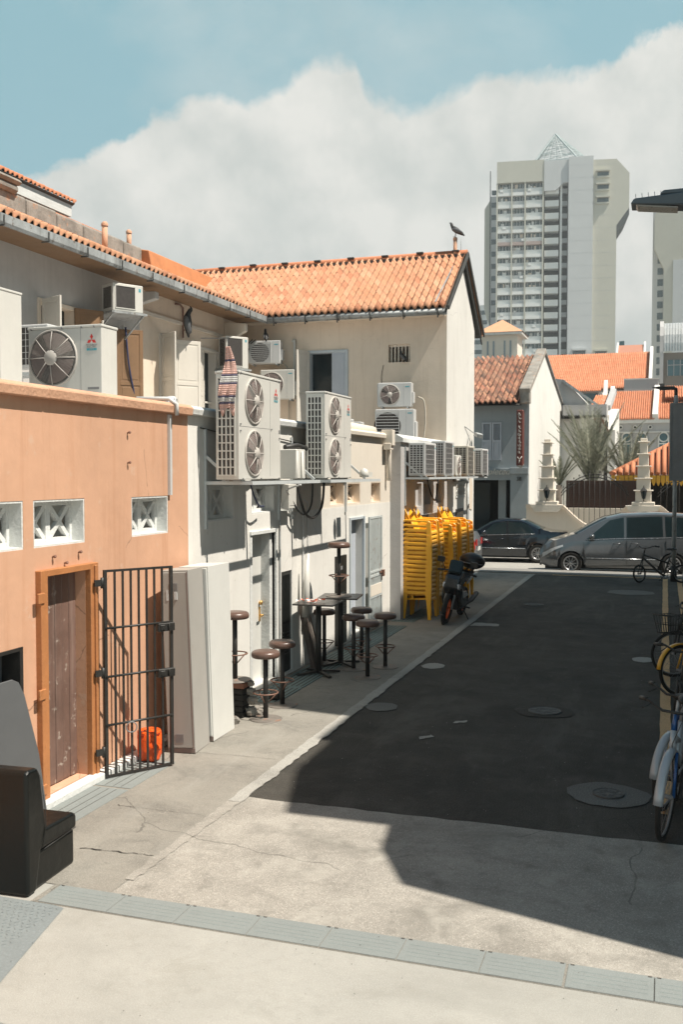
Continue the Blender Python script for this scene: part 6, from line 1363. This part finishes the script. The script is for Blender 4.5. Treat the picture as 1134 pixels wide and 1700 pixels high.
for px0, lab in ((P0, 'left'), (P1, 'middle'), (P2, 'right')):
    pl = MB(); pl.prism([(px0 - .62, 1.72), (px0 + .62, 1.72), (px0 + .44, 1.44), (px0 - .44, 1.44)], Yw - .22, Yw - .101, 'xz'); pl.box(px0 - .40, Yw - .2, 1.722, px0 + .40, Yw + .4, 1.84)
    w = .275
    for k in range(5):
        z0 = 1.84 + k * .44; pl.box(px0 - w, Yw - .12, z0, px0 + w, Yw + .32, z0 + .40); pl.box(px0 - w - .07, Yw - .19, z0 + .40, px0 + w + .07, Yw + .39, z0 + .44); w -= .035
    pl.box(px0 - .12, Yw, 4.04, px0 + .12, Yw + .2, 4.16)
    tag(pl.build('gate_pillar', 'cream2', bevel=.012), {'left': 'tiered cream pillar on the scalloped wall beside the white gable', 'middle': 'tiered cream pillar on the scalloped wall in front of the orange pavilion roof', 'right': 'tiered cream pillar beyond the right edge of the photo'}[lab], 'pillar', 'tiered pillars on the scalloped wall')
    if lab != 'right':
        t = thing('wall_lantern', 'black lantern on the tiered pillar ' + ('beside the white gable' if lab == 'left' else 'in front of the orange pavilion roof'), 'lantern', (px0 + .02, Yw - .30, 1.95), group='lanterns on the tiered pillars')
        b = MB(); b.lathe([(.0, .0), (.05, .02), (.10, .28), (.0, .29)], n=6, sm=False); b.build('lantern_glass', 'glass', t)
        b = MB(); b.lathe([(.12, .29), (.13, .31), (.05, .40), (.015, .44), (.02, .48), (0, .5)], n=6, sm=False); b.tube([(0, 0, .0), (0, .05, -.06), (0, .12, -.04)], .02, 6)
        for q in range(6): a = q * pi / 3; b.tube([(.05 * cos(a), .05 * sin(a), .02), (.105 * cos(a), .105 * sin(a), .29)], .009, 4)
        b.build('lantern_frame', 'blackm', t)
for (a, c, lab) in ((P0 + .5, P1 - .5, 'black iron railing with an arched top between the two tiered pillars'), (P1 + .5, P2 - .5, 'black iron railing to the right of the middle tiered pillar')):
    b = MB(); m_ = 22; f = lambda u: 2.15 + .70 * sin(pi * u) ** .8
    for off in (0, -.12): b.tube([(a + (c - a) * i / m_, Yw + .1, f(i / m_) + off) for i in range(m_ + 1)], .018, 5)
    for i in range(13):
        u = (i + .5) / 13; x = a + (c - a) * u; b.tube([(x, Yw + .1, wtop(x) - .05), (x, Yw + .1, f(u) + (.1 if i % 2 else .03))], .011, 5); b.ellipsoid((x, Yw + .1, f(u) + .1), (.022, .022, .04), 6, 4)
        if i % 3 == 1: b.torus((x, Yw + .1, f(u) - .06), .05, .008, (0, 1, 0), 12, 4)
    tag(b.build('iron_railing', 'blackm'), lab, 'railing')
b = MB(); bb_ = mat('dark_brown_slats', (.055, .028, .02), .6, .15, 5)
b.box(-3.72, 39.55, .02, -.9, 39.7, 2.60)
for i in range(22): b.box(-3.72, 39.50, 1.0 + i * .073, -.9, 39.545, 1.045 + i * .073)
for x in (-3.0, -2.2, -1.5): b.box(x, 39.49, 1.0, x + .03, 39.499, 2.6)
b.box(-4.9, 39.2, .02, -.9, 39.4, 1.52, 1)
tag(b.build('slatted_screen', [bb_, 'cream2']), 'dark brown slatted timber screen behind the iron railing', 'screen')
# pavilion with a hipped clay roof and yellow fringe
PV = thing('pavilion', 'open pavilion with an orange tiled hip roof and scalloped yellow fringe at right', 'pavilion', (1, 41, 0))
b = MB(); x = -1.92
while x < 5:
    k_ = (x + 2.02); hgt = min(k_ * .55, 2.2)
    b.tube([(x, 40.0, 2.86), (x, 40.0 + hgt * 1.6, 2.86 + hgt)], .085, 8); x += .235
b.tube([(-2.02, 40, 2.88), (2.0, 46, 5.1)], .10, 8)
b.build('roof', 'tile_new', PV, world=True)
b = MB(); b.add([(-2.05, 40.02, 2.82), (6, 40.02, 2.82), (6, 43.6, 5.0), (1.98, 43.6, 5.0), (-2.05, 47, 2.82)], [(0, 1, 2, 3), (0, 3, 4)]); b.build('roof_deck', 'tile_old', PV, world=True)
b = MB(); x = -2.02; y_ = mat('yellow_valance', (.62, .33, .03), .6, .15, 6)
while x < 5: b.prism([(x, 2.80), (x + .15, 2.80), (x + .15, 2.55), (x + .11, 2.44), (x + .075, 2.38), (x + .04, 2.44), (x, 2.55)], 39.9, 39.925, 'xz'); x += .17
b.build('fringe', y_, PV, world=True)
b = MB(); b.cyl((-1.2, 40.3, 0), (-1.2, 40.3, 2.8), .07, 10); b.cyl((4.5, 40.3, 0), (4.5, 40.3, 2.8), .07, 10); b.build('post', mat('blue_post_paint', (.03, .16, .30), .5, .1), PV, world=True)
b = MB(); b.box(-.9, 42, 0.02, 6, 45, 2.8); b.build('back_wall', 'dark', PV, world=True)  # near-black box, the pavilion's shaded interior put into the colour
# date palms behind the railing
def palm(name, label, base, n, h, spread, seed):
    n = int(n * 1.25)
    rr = random.Random(seed); t = thing(name, label, 'palm', base)
    b = MB(); b.cyl((0, 0, -2.4), (0, 0, .1), .16, 10, r1=.12); b.build('trunk', 'bark', t)
    b = MB()
    for k in range(n):
        a = rr.uniform(0, 2 * pi); tilt = rr.uniform(.05, .95) * spread; L_ = h * rr.uniform(.75, 1.1); pts = []
        for i in range(13):
            u = i / 12; r_ = L_ * (u * sin(tilt) + .18 * u * u); z = L_ * (u * cos(tilt) - .32 * u * u * tilt); pts.append(Vector((r_ * cos(a), r_ * sin(a), z)))
        b.tube(pts, [.014 * (1 - i / 14) for i in range(13)], 4)
        for i in range(1, 12):
            for q in (0, .2, .4, .6, .8):
                p = pts[i].lerp(pts[i + 1], q) if i < 12 else pts[i]; d = (pts[min(i + 1, 12)] - pts[i - 1]).normalized(); s_ = d.cross(Vector((0, 0, 1))).normalized(); ll = .30 * sin(pi * min(1, (i + q) / 12.5) ** .8) * h / 2 + .05
                for sd_ in (-1, 1):
                    e = p + (d * .8 + s_ * sd_ * rr.uniform(.5, .8) + Vector((0, 0, rr.uniform(-.2, .3)))).normalized() * ll; w = s_.cross(d) * .010
                    e = e - Vector((0, 0, .05 * ll)); w = (w + d * .009); b.add([p - w, p + w, e], [(0, 1, 2)], 1 if rr.random() < .4 else 0)
    b.build('fronds', ['foliage2', 'foliage'], t)
palm('date_palm', 'dusty grey green palm rising behind the brown slatted screen', (-2.95, 43.0, 2.2), 30, 3.7, .50, 3)
palm('date_palm', 'second dusty palm just left of the middle tiered pillar', (-1.55, 43.5, 2.2), 22, 2.8, .8, 5)
palm('date_palm', 'small palm against the white gable wall', (-4.2, 41.5, 2.3), 14, 1.5, .5, 9)
# houses behind
def bx(name, parent, m, *a, **k): b = MB(); b.box(*a); return b.build(name, m, parent, world=True, **k)
H1 = thing('white_house', 'white house with a flat grey canopy behind the palms', 'building', (-3.8, 50, 0))
bx('wall', H1, 'white', -8, 50, 0, -2.9, 56, 5.6)
b = MB(); b.prism([(-8, 5.6), (-8, 8.1), (-4.9, 7.6), (-3.6, 6.2), (-3.6, 5.6)], 50.5, 56, 'xz'); b.build('upper_wall', 'greyside', H1, world=True)
b = MB(); b.bar((-4.98, 50.4, 7.55), (-2.95, 50.4, 6.05), .5, .12, up=(0, 0, 1)); b.build('sloping_gutter', 'gutter', H1, world=True)
bx('canopy', H1, 'greyside', -4.85, 49.4, 5.72, -2.75, 50.6, 6.25)
b = MB()
for i in range(17): b.cyl((-4.8 + i * .12, 49.35, 5.70), (-4.8 + i * .12, 50.6, 5.70), .05, 6)
b.build('canopy_corrugation', 'darkgutter', H1, world=True)
b = MB(); b.prism([(49.6, 0), (54, 0), (54, 6.3), (51.5, 6.1), (49.6, 5.0)], -2.7, -2.35, 'yz'); b.build('side_wall', 'white', H1, world=True)
b = MB(); b.prism([(-3.35, 5.6), (-2.95, 5.6), (-3.1, 4.4)], 49.3, 49.4, 'xz'); b.bar((-2.95, 49.3, 5.5), (-2.55, 49.3, 4.7), .10); b.build('awning', 'tile_old', H1, world=True)
for (x, z) in ((-4.1, 4.3), (-3.3, 3.2)): bx('window', H1, 'glass', x, 49.97, z, x + .5, 50.02, z + .8)
H2 = thing('far_shophouse_row', 'ornate pale shophouse row with arched windows and orange roof behind the pavilion', 'building', (-1, 56, 0))
bx('facade', H2, 'greyside', -3.0, 56, 0, .5, 62, 5.85)
b = MB(); b.tiles((-2.95, 55.8, 5.85), (1, 0, 0), Vector((0, 4.2, 1.85)), 20, 17, .118, .27, .04, 6); b.build('roof', 'tile_new', H2, world=True)
b = MB(); b.bar((-.56, 55.8, 5.95), (-.50, 60.2, 7.9), .28, .30); b.bar((-3.05, 55.8, 5.95), (-3.0, 60.2, 7.9), .22, .3); b.build('party_wall_cap', 'white', H2, world=True)
b = MB(); b.tiles((-.38, 55.8, 5.85), (1, 0, 0), Vector((0, 4.2, 1.85)), 14, 17, .118, .27, .04, 6); b.build('roof', 'tile_new', H2, world=True)
b = MB(); b.box(-3.0, 55.85, 5.62, .5, 55.99, 5.84); b.box(-3.0, 55.9, 5.1, .5, 55.985, 5.16); b.build('cornice', 'white', H2, world=True)
for x in (-2.62, -2.03, -1.22, -.1):
    b = MB(); b.box(x - .22, 55.93, 3.6, x + .22, 55.99, 4.85); b.lathe([(0, 0), (.22, 0), (.22, .05)], (x, 55.99, 4.85), 20, 0, False, ax=(0, -1, 0)); w_ = b.build('window', 'glassblue', H2, world=True)
    b = MB(); b.torus((x, 55.93, 4.85), .25, .04, (0, 1, 0), 16, 5); b.box(x - .29, 55.9, 3.6, x - .22, 55.96, 4.85); b.box(x + .22, 55.9, 3.6, x + .29, 55.96, 4.85); b.box(x - .22, 55.915, 4.45, x + .22, 55.945, 4.52); b.box(x - .015, 55.915, 3.6, x + .015, 55.944, 4.45); b.build('frame', 'white', w_, world=True)
for x in (-2.35, -1.6, -.8): b = MB(); b.torus((x, 55.97, 5.40), .09, .03, (0, 1, 0), 14, 5); b.lathe([(0, 0), (.06, 0), (.06, .02)], (x, 55.98, 5.40), 10, 1, False, ax=(0, -1, 0)); b.build('roundel', ['white', 'dark'], H2, world=True)
H3 = thing('red_roof_hall', 'long building with a plain orange tiled roof behind the white gable', 'building', (-5, 76, 0))
b = MB(); b.tiles((-9.6, 75, 9.15), (1, 0, 0), Vector((0, 6.5, 3.3)), 58, 12, .145, .62, .045, 4); b.build('roof', 'tile_new', H3, world=True)
bx('wall', H3, 'greyside', -9.5, 75.3, 0, -1.25, 90, 9.05); b = MB(); b.prism([(75.3, 9.05), (81.6, 12.4), (90, 9.05)], -9.5, -1.25, 'yz'); b.build('gable', 'greyside', H3, world=True)
b = MB(); b.bar((-1.12, 74.9, 9.3), (-1.12, 81.6, 12.7), .22, .5); b.build('gable_cap', 'white', H3, world=True)
b = MB(); b.box(-4.5, 75.2, 8.3, -3.0, 75.29, 8.9); b.build('window', 'glass', H3, world=True)
H4 = thing('blue_window_house', 'small house with an orange roof over teal windows behind the white house', 'building', (-4.5, 60, 0))
bx('wall', H4, 'white', -6, 60, 0, -3.6, 64, 7.7); b = MB(); b.tiles((-6.0, 59.7, 7.75), (1, 0, 0), Vector((0, 2.2, .75)), 20, 8, .118, .27, .04, 5); b.build('roof', 'tile_new', H4, world=True)
b = MB(); b.box(-5.2, 59.93, 7.1, -3.85, 59.99, 7.62); b.build('window', 'glassblue', H4, world=True)
b = MB(); b.prism([(59.4, 6.0), (62.2, 8.6), (62.2, 6.0)], -3.62, -3.4, 'yz'); b.build('gable_cap', 'white', H4, world=True)
H5 = thing('low_roof_house', 'low house with a small tilted orange roof between white walls', 'building', (-3.3, 54, 0))
bx('wall', H5, 'white', -3.95, 54.2, 0, -3.0, 56, 6.3); b = MB(); b.tiles((-3.9, 53.9, 6.3), (1, 0, 0), Vector((.25, 2.2, 1.0)), 7, 8, .118, .27, .04, 5); b.build('roof', 'tile_new', H5, world=True)
b = MB(); b.bar((-2.95, 53.9, 6.35), (-2.75, 56.0, 7.4), .3, .3); b.build('gable_cap', 'greyside', H5, world=True)
H6 = thing('grey_block', 'plain pale grey rooftop block between the orange roofs', 'building', (-1.4, 62, 0)); bx('wall', H6, 'greyside', -2.45, 62, 0, -.45, 66, 8.55); bx('parapet', H6, 'white', -2.47, 61.97, 8.552, -.43, 62.2, 8.62); bx('side_duct', H6, 'darkgutter', -.43, 62.3, 7.2, -.1, 62.8, 8.3)
H7 = thing('pink_roof_house', 'distant house with a plain salmon roof below the tall tower', 'building', (-3.4, 100, 0)); bx('wall', H7, 'white', -4.8, 101, 0, -2.05, 110, 14.1)
b = MB(); b.prism([(100.8, 14.1), (104, 15.9), (110, 14.1)], -4.65, -2.2, 'yz'); b.build('roof', mat('salmon_roof', (.44, .20, .13), .8, .05, 3), H7, world=True); b = MB(); b.prism([(100.7, 14.0), (104, 16.2), (104.1, 14.0)], -2.19, -2.0, 'yz'); b.prism([(100.7, 14.0), (104, 16.2), (104.1, 14.0)], -4.82, -4.66, 'yz'); b.build('gable_cap', 'white', H7, world=True); bx('water_tank', H7, 'glassblue', -4.7, 106, 15.5, -4.2, 106.5, 16.6)
H8 = thing('tiled_house', 'house with orange tiles and red brown wall behind the lamp pole', 'building', (1, 58, 0)); bx('wall', H8, mat('red_brown_wall', (.32, .11, .06), .8, .1, 2), -.15, 58.3, 0, 4, 62, 7.1)
b = MB(); b.tiles((-.05, 58.0, 7.15), (1, 0, 0), Vector((0, 2.2, .85)), 30, 8, .13, .27, .04, 5); b.build('roof', 'tile_new', H8, world=True); b = MB(); b.box(.3, 58.22, 6.2, 1.2, 58.29, 6.95); b.build('window', 'glass', H8, world=True)
H9 = thing('curved_roof_building', 'grey building with a curved ribbed metal roof at the right edge', 'building', (1, 85, 0))
b = MB(); b.prism([(85, 0), (85, 12.9), (85.1, 14.2), (85.6, 15.0), (86.6, 15.6), (94, 15.6), (94, 0)], -.55, -.25, 'yz'); b.build('side_wall', 'greyside', H9, world=True)
bx('wall', H9, mat('brown_grey_render', (.24, .21, .18), .8, .06, 1), -.249, 85.3, 0, 6, 94, 12.8)
prof = [(85.0, 12.9), (85.1, 13.6), (85.35, 14.3), (85.8, 14.9), (86.4, 15.3), (87.2, 15.5)]
b = MB()
for i in range(5):
    (ya, za), (yb_, zb_) = prof[i], prof[i + 1]; b.add([(-.3, ya, za), (6, ya, za), (6, yb_, zb_), (-.3, yb_, zb_)], [(0, 1, 2, 3)], 0, False)
for k in range(28): x = -.2 + k * .22; b.tube([(x, y - .02, z + .01) for y, z in prof], .02, 4, 1)
b.build('metal_roof', [mat('pale_metal_roof', (.52, .53, .52), .4, .05, 2, metal=.3), 'gutter'], H9, world=True)
b = MB(); b.box(.05, 85.24, 10.9, 3.0, 85.29, 12.2); w_ = b.build('window', 'glassblue', H9, world=True); b = MB()
for x in (.05, .55, 1.05, 1.55, 2.9): b.box(x, 85.2, 10.9, x + .05, 85.24, 12.2)
b.box(.05, 85.19, 11.75, 3.0, 85.235, 11.8); b.build('frame', 'greyside', w_, world=True)
H10 = thing('turret', 'square cream turret with an orange pyramid roof left of the tower', 'tower', (-9.4, 58, 0))
bx('wall', H10, 'cream2', -10.45, 58, 0, -8.35, 60.1, 11.05); b = MB(); b.add([(-10.8, 57.65, 11.18), (-8.0, 57.65, 11.18), (-8.0, 60.45, 11.18), (-10.8, 60.45, 11.18), (-9.4, 59.05, 12.1)], [(0, 1, 4), (1, 2, 4), (2, 3, 4), (3, 0, 4)]); b.build('roof', mat('peach_tile_roof', (.60, .33, .19), .8, .08, 4), H10, world=True)
bx('cornice', H10, 'white', -10.75, 57.7, 11.04, -8.05, 60.4, 11.17)
for x in (-10.1, -9.75, -9.1, -8.75): b = MB(); b.box(x - .05, 57.98, 9.2, x + .05, 58.02, 10.7); b.build('slot', 'greywall', H10, world=True)

# ------------------------------------------------------------------ towers in the distance
M['tw_front'] = mat('tower_grey_render', (.55, .565, .565), .85, .04, .1); M['tw_side'] = mat('tower_beige_render', (.52, .51, .44), .85, .05, .15, streak=.1); M['tw_span'] = mat('tower_white_spandrel', (.74, .75, .73), .8, .05, .3)
M['tw_glass'] = mat('tower_window', (.055, .09, .10), .25, .5, .6, spec=.6); M['tw_dark'] = mat('tower_recess', (.075, .085, .085), .8, .3, .4)
TW = thing('residential_tower', 'tall pale residential tower with balcony rows and a glazed pyramid frame on top', 'tower', (-15.6, 220, 0), R(8))
def tb(name, m, *a): b = MB(); b.box(*a); return b.build(name, m, TW)
tb('end_slab', 'tw_front', -5.2, -.6, 0, 0, 14, 71.3)
b = MB(); b.prism([(0.01, 0), (5.0, 0), (5.0, 54.6), (7.6, 58.6), (7.6, 67.4), (4.9, 70.5), (0.01, 70.6)], .0, 14, 'xz'); b.build('side_block', 'tw_side', TW)
b = MB(); b.prism([(5.02, 54.5), (7.62, 58.5), (7.62, 60), (5.02, 56.4)], -.02, 14, 'xz'); b.build('side_corbel', 'tw_dark', TW)
tb('core', 'tw_dark', -10.4, 3.0, 0, -5.21, 12, 66); tb('core_top', 'tw_front', -10.4, -.2, 66.0, -5.21, 12, 70.9)
b = MB(); b.prism([(-10.4, 64.6), (-7.4, 64.6), (-5.21, 68), (-5.21, 66.01), (-5.21, 66), (-10.4, 66)][:0] or [(-10.4, 64.4), (-8.0, 64.4), (-6.2, 65.99), (-10.4, 65.99)], -.2, 2.9, 'xz'); b.build('core_haunch', 'tw_front', TW)
tb('core_slab', 'tw_span', -6.9, .6, 0, -6.5, 2.9, 65.9); tb('balcony_block', 'tw_front', -20.4, 1.2, 0, -10.41, 13, 68.2)
tb('roof_parapet', 'tw_side', -20.6, -.1, 66.6, -10.41, 1.19, 71.2); tb('left_flank', 'tw_front', -22.1, 2.5, 0, -20.41, 12, 64.5)
b = MB(); b.prism([(-22.11, 64), (-23.4, 62), (-23.4, 40), (-22.11, 36)], 3.5, 12, 'xz'); b.build('left_bulge', 'tw_side', TW)
tb('flank_pipe', 'tw_dark', -22.2, 2.3, 0, -22.0, 2.49, 70)
for k, x in enumerate((-20.7, -17.5, -14.6, -10.75)): tb('pier', 'tw_side', x, -.05, 0, x + .33, 1.19, 66.59)
def winb(name, m, x0, x1, z0, z1, y0, y1): b = MB(); b.box(x0, y0, z0, x1, y1, z1); return b.build(name, m, TW)
fp = 2.70; nf = 24; rr = random.Random(7)
for f in range(nf):
    z = 66.5 - (f + 1) * fp
    for k, (x0, x1) in enumerate(((-20.36, -17.51), (-17.16, -14.61), (-14.26, -10.76))):
        winb('spandrel', 'tw_span' if f != 4 else mat('pinkish_band', (.42, .33, .30), .8), x0, x1, z, z + fp * .26, .05, 1.19)
        winb('spandrel', 'tw_front' if k == 1 else 'tw_span', x0, x1, z + fp * .27, z + fp * .60, .45 + (.2 if k == 1 else 0), 1.19)
        b = MB(); b.box(x0, 1.0, z + fp * .60, x1, 1.18, z + fp * .99)
        for q in range(3):
            if rr.random() < .4: xx = x0 + rr.uniform(.1, x1 - x0 - .7); b.box(xx, .9, z + fp * .62, xx + rr.uniform(.3, .8), .99, z + fp * rr.uniform(.75, .95), rr.choice((1, 1, 2)))
        if rr.random() < .22: xx = x0 + rr.uniform(.3, 2); b.box(xx, .0, z + fp * .30, xx + .7, .44, z + fp * .30 + .55, 1)
        for j in range(4): xm = x0 + (x1 - x0) * (j + .5) / 4; b.box(xm - .04, .9, z + fp * .60, xm + .04, .999, z + fp * .99, 1)
        b.build('window', ['tw_glass', 'tw_span', 'cream'], TW)
    winb('landing', 'tw_span', -10.2, -7.2, z + .1, z + fp * .52, .6, 2.99)
    b = MB(); b.box(-6.45, 2.0, z + .5, -5.3, 2.99, z + 1.5); b.build('slot_window', 'tw_front', TW)
    b = MB(); b.box(-21.8, 2.44, z + .9, -20.7, 2.499, z + 2.0); b.build('flank_window', 'tw_glass', TW)
for (xa, za) in ((.9, 67.0), (.9, 64.2), (.9, 61.4), (.8, 28.4), (.8, 10)):
    b = MB(); b.box(xa, -.05, za, xa + 2.4, -.01, za + .9); w_ = b.build('window', 'tw_glass', TW); b = MB(); b.box(xa - .3, -.8, za + .95, xa + 2.6, -.01, za + 1.3); b.box(xa - .2, -.3, za - .4, xa + 2.5, -.01, za - .01); b.build('sunshade', 'tw_side', w_)
b = MB(); b.box(-4.0, -.68, 28.6, -1.3, -.61, 29.5); w_ = b.build('window', 'tw_glass', TW); b = MB(); b.box(-4.2, -1.5, 29.51, -1.1, -.61, 29.9); b.build('sunshade', 'tw_front', w_)
b = MB()
for k in range(26): b.box(-5.19 + .005, -.612, k * 2.7 + 2, -.005, -.603, k * 2.7 + 2.03); b.box(.02, -.012, k * 2.7 + 2, 4.98, -.003, k * 2.7 + 2.03)
b.build('panel_joints', 'tw_front', TW)
b = MB(); A = Vector((-7.9, 6, 78.6)); base = [Vector((-12.6, 2, 71.3)), Vector((-3.4, 1, 71.6)), Vector((-1.0, 10, 74.2)), Vector((-13.4, 12, 72))]
for i in range(4):
    b.bar(base[i], A, .26); b.bar(base[i], base[(i + 1) % 4], .22)
    for k in range(1, 7):
        u = k / 7; p, q = base[i].lerp(A, u), base[(i + 1) % 4].lerp(A, u); b.bar(p, q, .10)
        b.bar(base[i].lerp(A, u - 1 / 7), q, .08) if k % 2 else b.bar(base[(i + 1) % 4].lerp(A, u - 1 / 7), p, .08)
    for k in range(1, 6): b.bar(base[i].lerp(base[(i + 1) % 4], k / 6), A, .08)
b.build('pyramid_frame', mat('teal_steel_frame', (.40, .46, .46), .5, .1), TW)
T2 = thing('beige_tower', 'second beige tower with a chamfered head at the right edge behind the lamp', 'tower', (0, 230, 0))
b = MB(); b.prism([(-.85, 0), (-.85, 48.3), (-2.9, 52.9), (-2.9, 60), (-.2, 64.9), (30, 64.9), (30, 0)], 230, 245, 'xz'); b.build('front_block', 'tw_side', T2, world=True)
b = MB(); b.box(-3.3, 233, 0, -.86, 240, 62); b.build('side_wing', 'tw_front', T2, world=True)
for k in range(18): z = 10 + k * 2.5; b = MB(); b.box(-2.2, 232.9, z, -1.0, 232.99, z + 1.5); b.build('window', 'tw_glass', T2, world=True)
b = MB(); b.box(1.1, 229.8, 0, 14, 229.99, 50); b.build('recess_panel', 'tw_front', T2, world=True)
T3 = thing('white_tower', 'distant white block showing between the gable and the turret', 'tower', (-47, 260, 0)); bx('block', T3, 'tw_span', -54, 260, 0, -44.6, 275, 47.5)
for k in range(16):
    for x in (-52.5, -49.2, -46.9): b = MB(); b.box(x, 259.9, 6 + k * 2.6, x + (2.2 if x < -48 else 1.4), 259.99, 7.1 + k * 2.6); b.build('window', 'tw_glass', T3, world=True)

# ------------------------------------------------------------------ lamp poles
t = thing('lamp_pole', 'grey lamp pole with the back of a tall metal sign at the lane end', 'lamp post', (.25, 27.4, .0))
b = MB(); b.cyl((0, 0, .35), (0, 0, 4.95), .055, 14); b.build('pole', 'gutter', t)
b = MB(); b.cyl((0, 0, .0), (0, 0, .42), .085, 14); b.build('base', 'blackm', t)
b = MB(); b.box(-.14, -.06, 2.71, .62, -.10, 4.72); b.box(-.15, -.115, 2.69, -.10, -.05, 4.74); b.box(.58, -.115, 2.69, .63, -.05, 4.74)
for z in (2.69, 3.45, 4.70): b.box(-.10, -.112, z, .58, -.101, z + .05)
for x in (.06, .25, .44): b.box(x, -.106, 2.74, x + .012, -.101, 4.7)
b.build('sign_panel', mat('grey_sign_back', (.20, .205, .205), .5, .1, 4), t)
b = MB(); b.torus((.36, -.12, 3.25), .14, .014, (0, 1, 0), 16, 5); b.build('sign_clamp', 'greyt', t)
b = MB(); b.tube([(0, 0, 4.9), (0, 0, 5.12), (-.1, 0, 5.16)], .05, 8); b.box(-.42, -.09, 5.10, -.03, .09, 5.19); b.prism([(-.62, 5.17), (-.42, 5.20), (-.42, 5.12)], -.06, .06, 'xz'); b.build('lamp_head', 'blackm', t, bevel=.01)
t = thing('street_lamp', 'flat grey street lamp head with bird spikes at the top right', 'street lamp', (2.2, 12.0, 5.9))
b = MB(); b.prism([(-2.62, .10), (-2.58, .16), (-2.0, .19), (-1.6, .18), (-1.6, .07), (-2.0, .04)], -.16, .16, 'xz'); b.build('lamp_body', mat('blue_grey_lamp_shell', (.09, .12, .14), .45, .1, 4), t, bevel=.012)
b = MB(); b.prism([(-2.30, .19), (-2.26, .235), (-1.5, .24), (-1.5, .17)], -.13, .13, 'xz'); b.build('lamp_cover', mat('blue_grey_lamp_shell', (.09, .12, .14)), t, bevel=.01)
b = MB(); b.prism([(-2.56, .095), (-2.1, .035), (-2.1, .02), (-2.54, .075)], -.13, .13, 'xz'); b.build('lens', mat('dull_lens', (.30, .30, .27), .3, .2, 14), t)
b = MB(); b.prism([(-2.05, .04), (-1.95, -.12), (-1.4, -.12), (-1.4, .07), (-1.9, .05)], -.10, .10, 'xz'); b.build('driver_box', mat('brown_grey_casting', (.13, .12, .10), .5), t, bevel=.02)
b = MB()
for i in range(8): x = -2.56 + i * .07; b.tube([(x, 0, .16 + i * .004), (x - .008, 0, .25 + i * .003)], .0035, 4)
b.tube([(-1.78, 0, -.12), (-1.78, 0, -.19)], .008, 5); b.build('bird_spikes', 'gutter', t)
b = MB(); b.tube([(-1.5, 0, .12), (0, 0, .12)], .04, 8); b.build('arm', 'gutter', t)

# ------------------------------------------------------------------ the humid air between here and the towers
b = MB(); b.box(-420, -60, -1.2, 420, 420, 110)
hz = bpy.data.materials.new('humid_air'); hz.use_nodes = True; ht = hz.node_tree; ht.nodes.remove(ht.nodes['Principled BSDF'])
pv = ht.nodes.new('ShaderNodeVolumePrincipled'); pv.inputs['Color'].default_value = (.90, .94, .96, 1); pv.inputs['Density'].default_value = .00065; pv.inputs['Anisotropy'].default_value = .25
ht.links.new(pv.outputs[0], ht.nodes['Material Output'].inputs['Volume'])
struct(b.build('haze', hz), 'stuff')
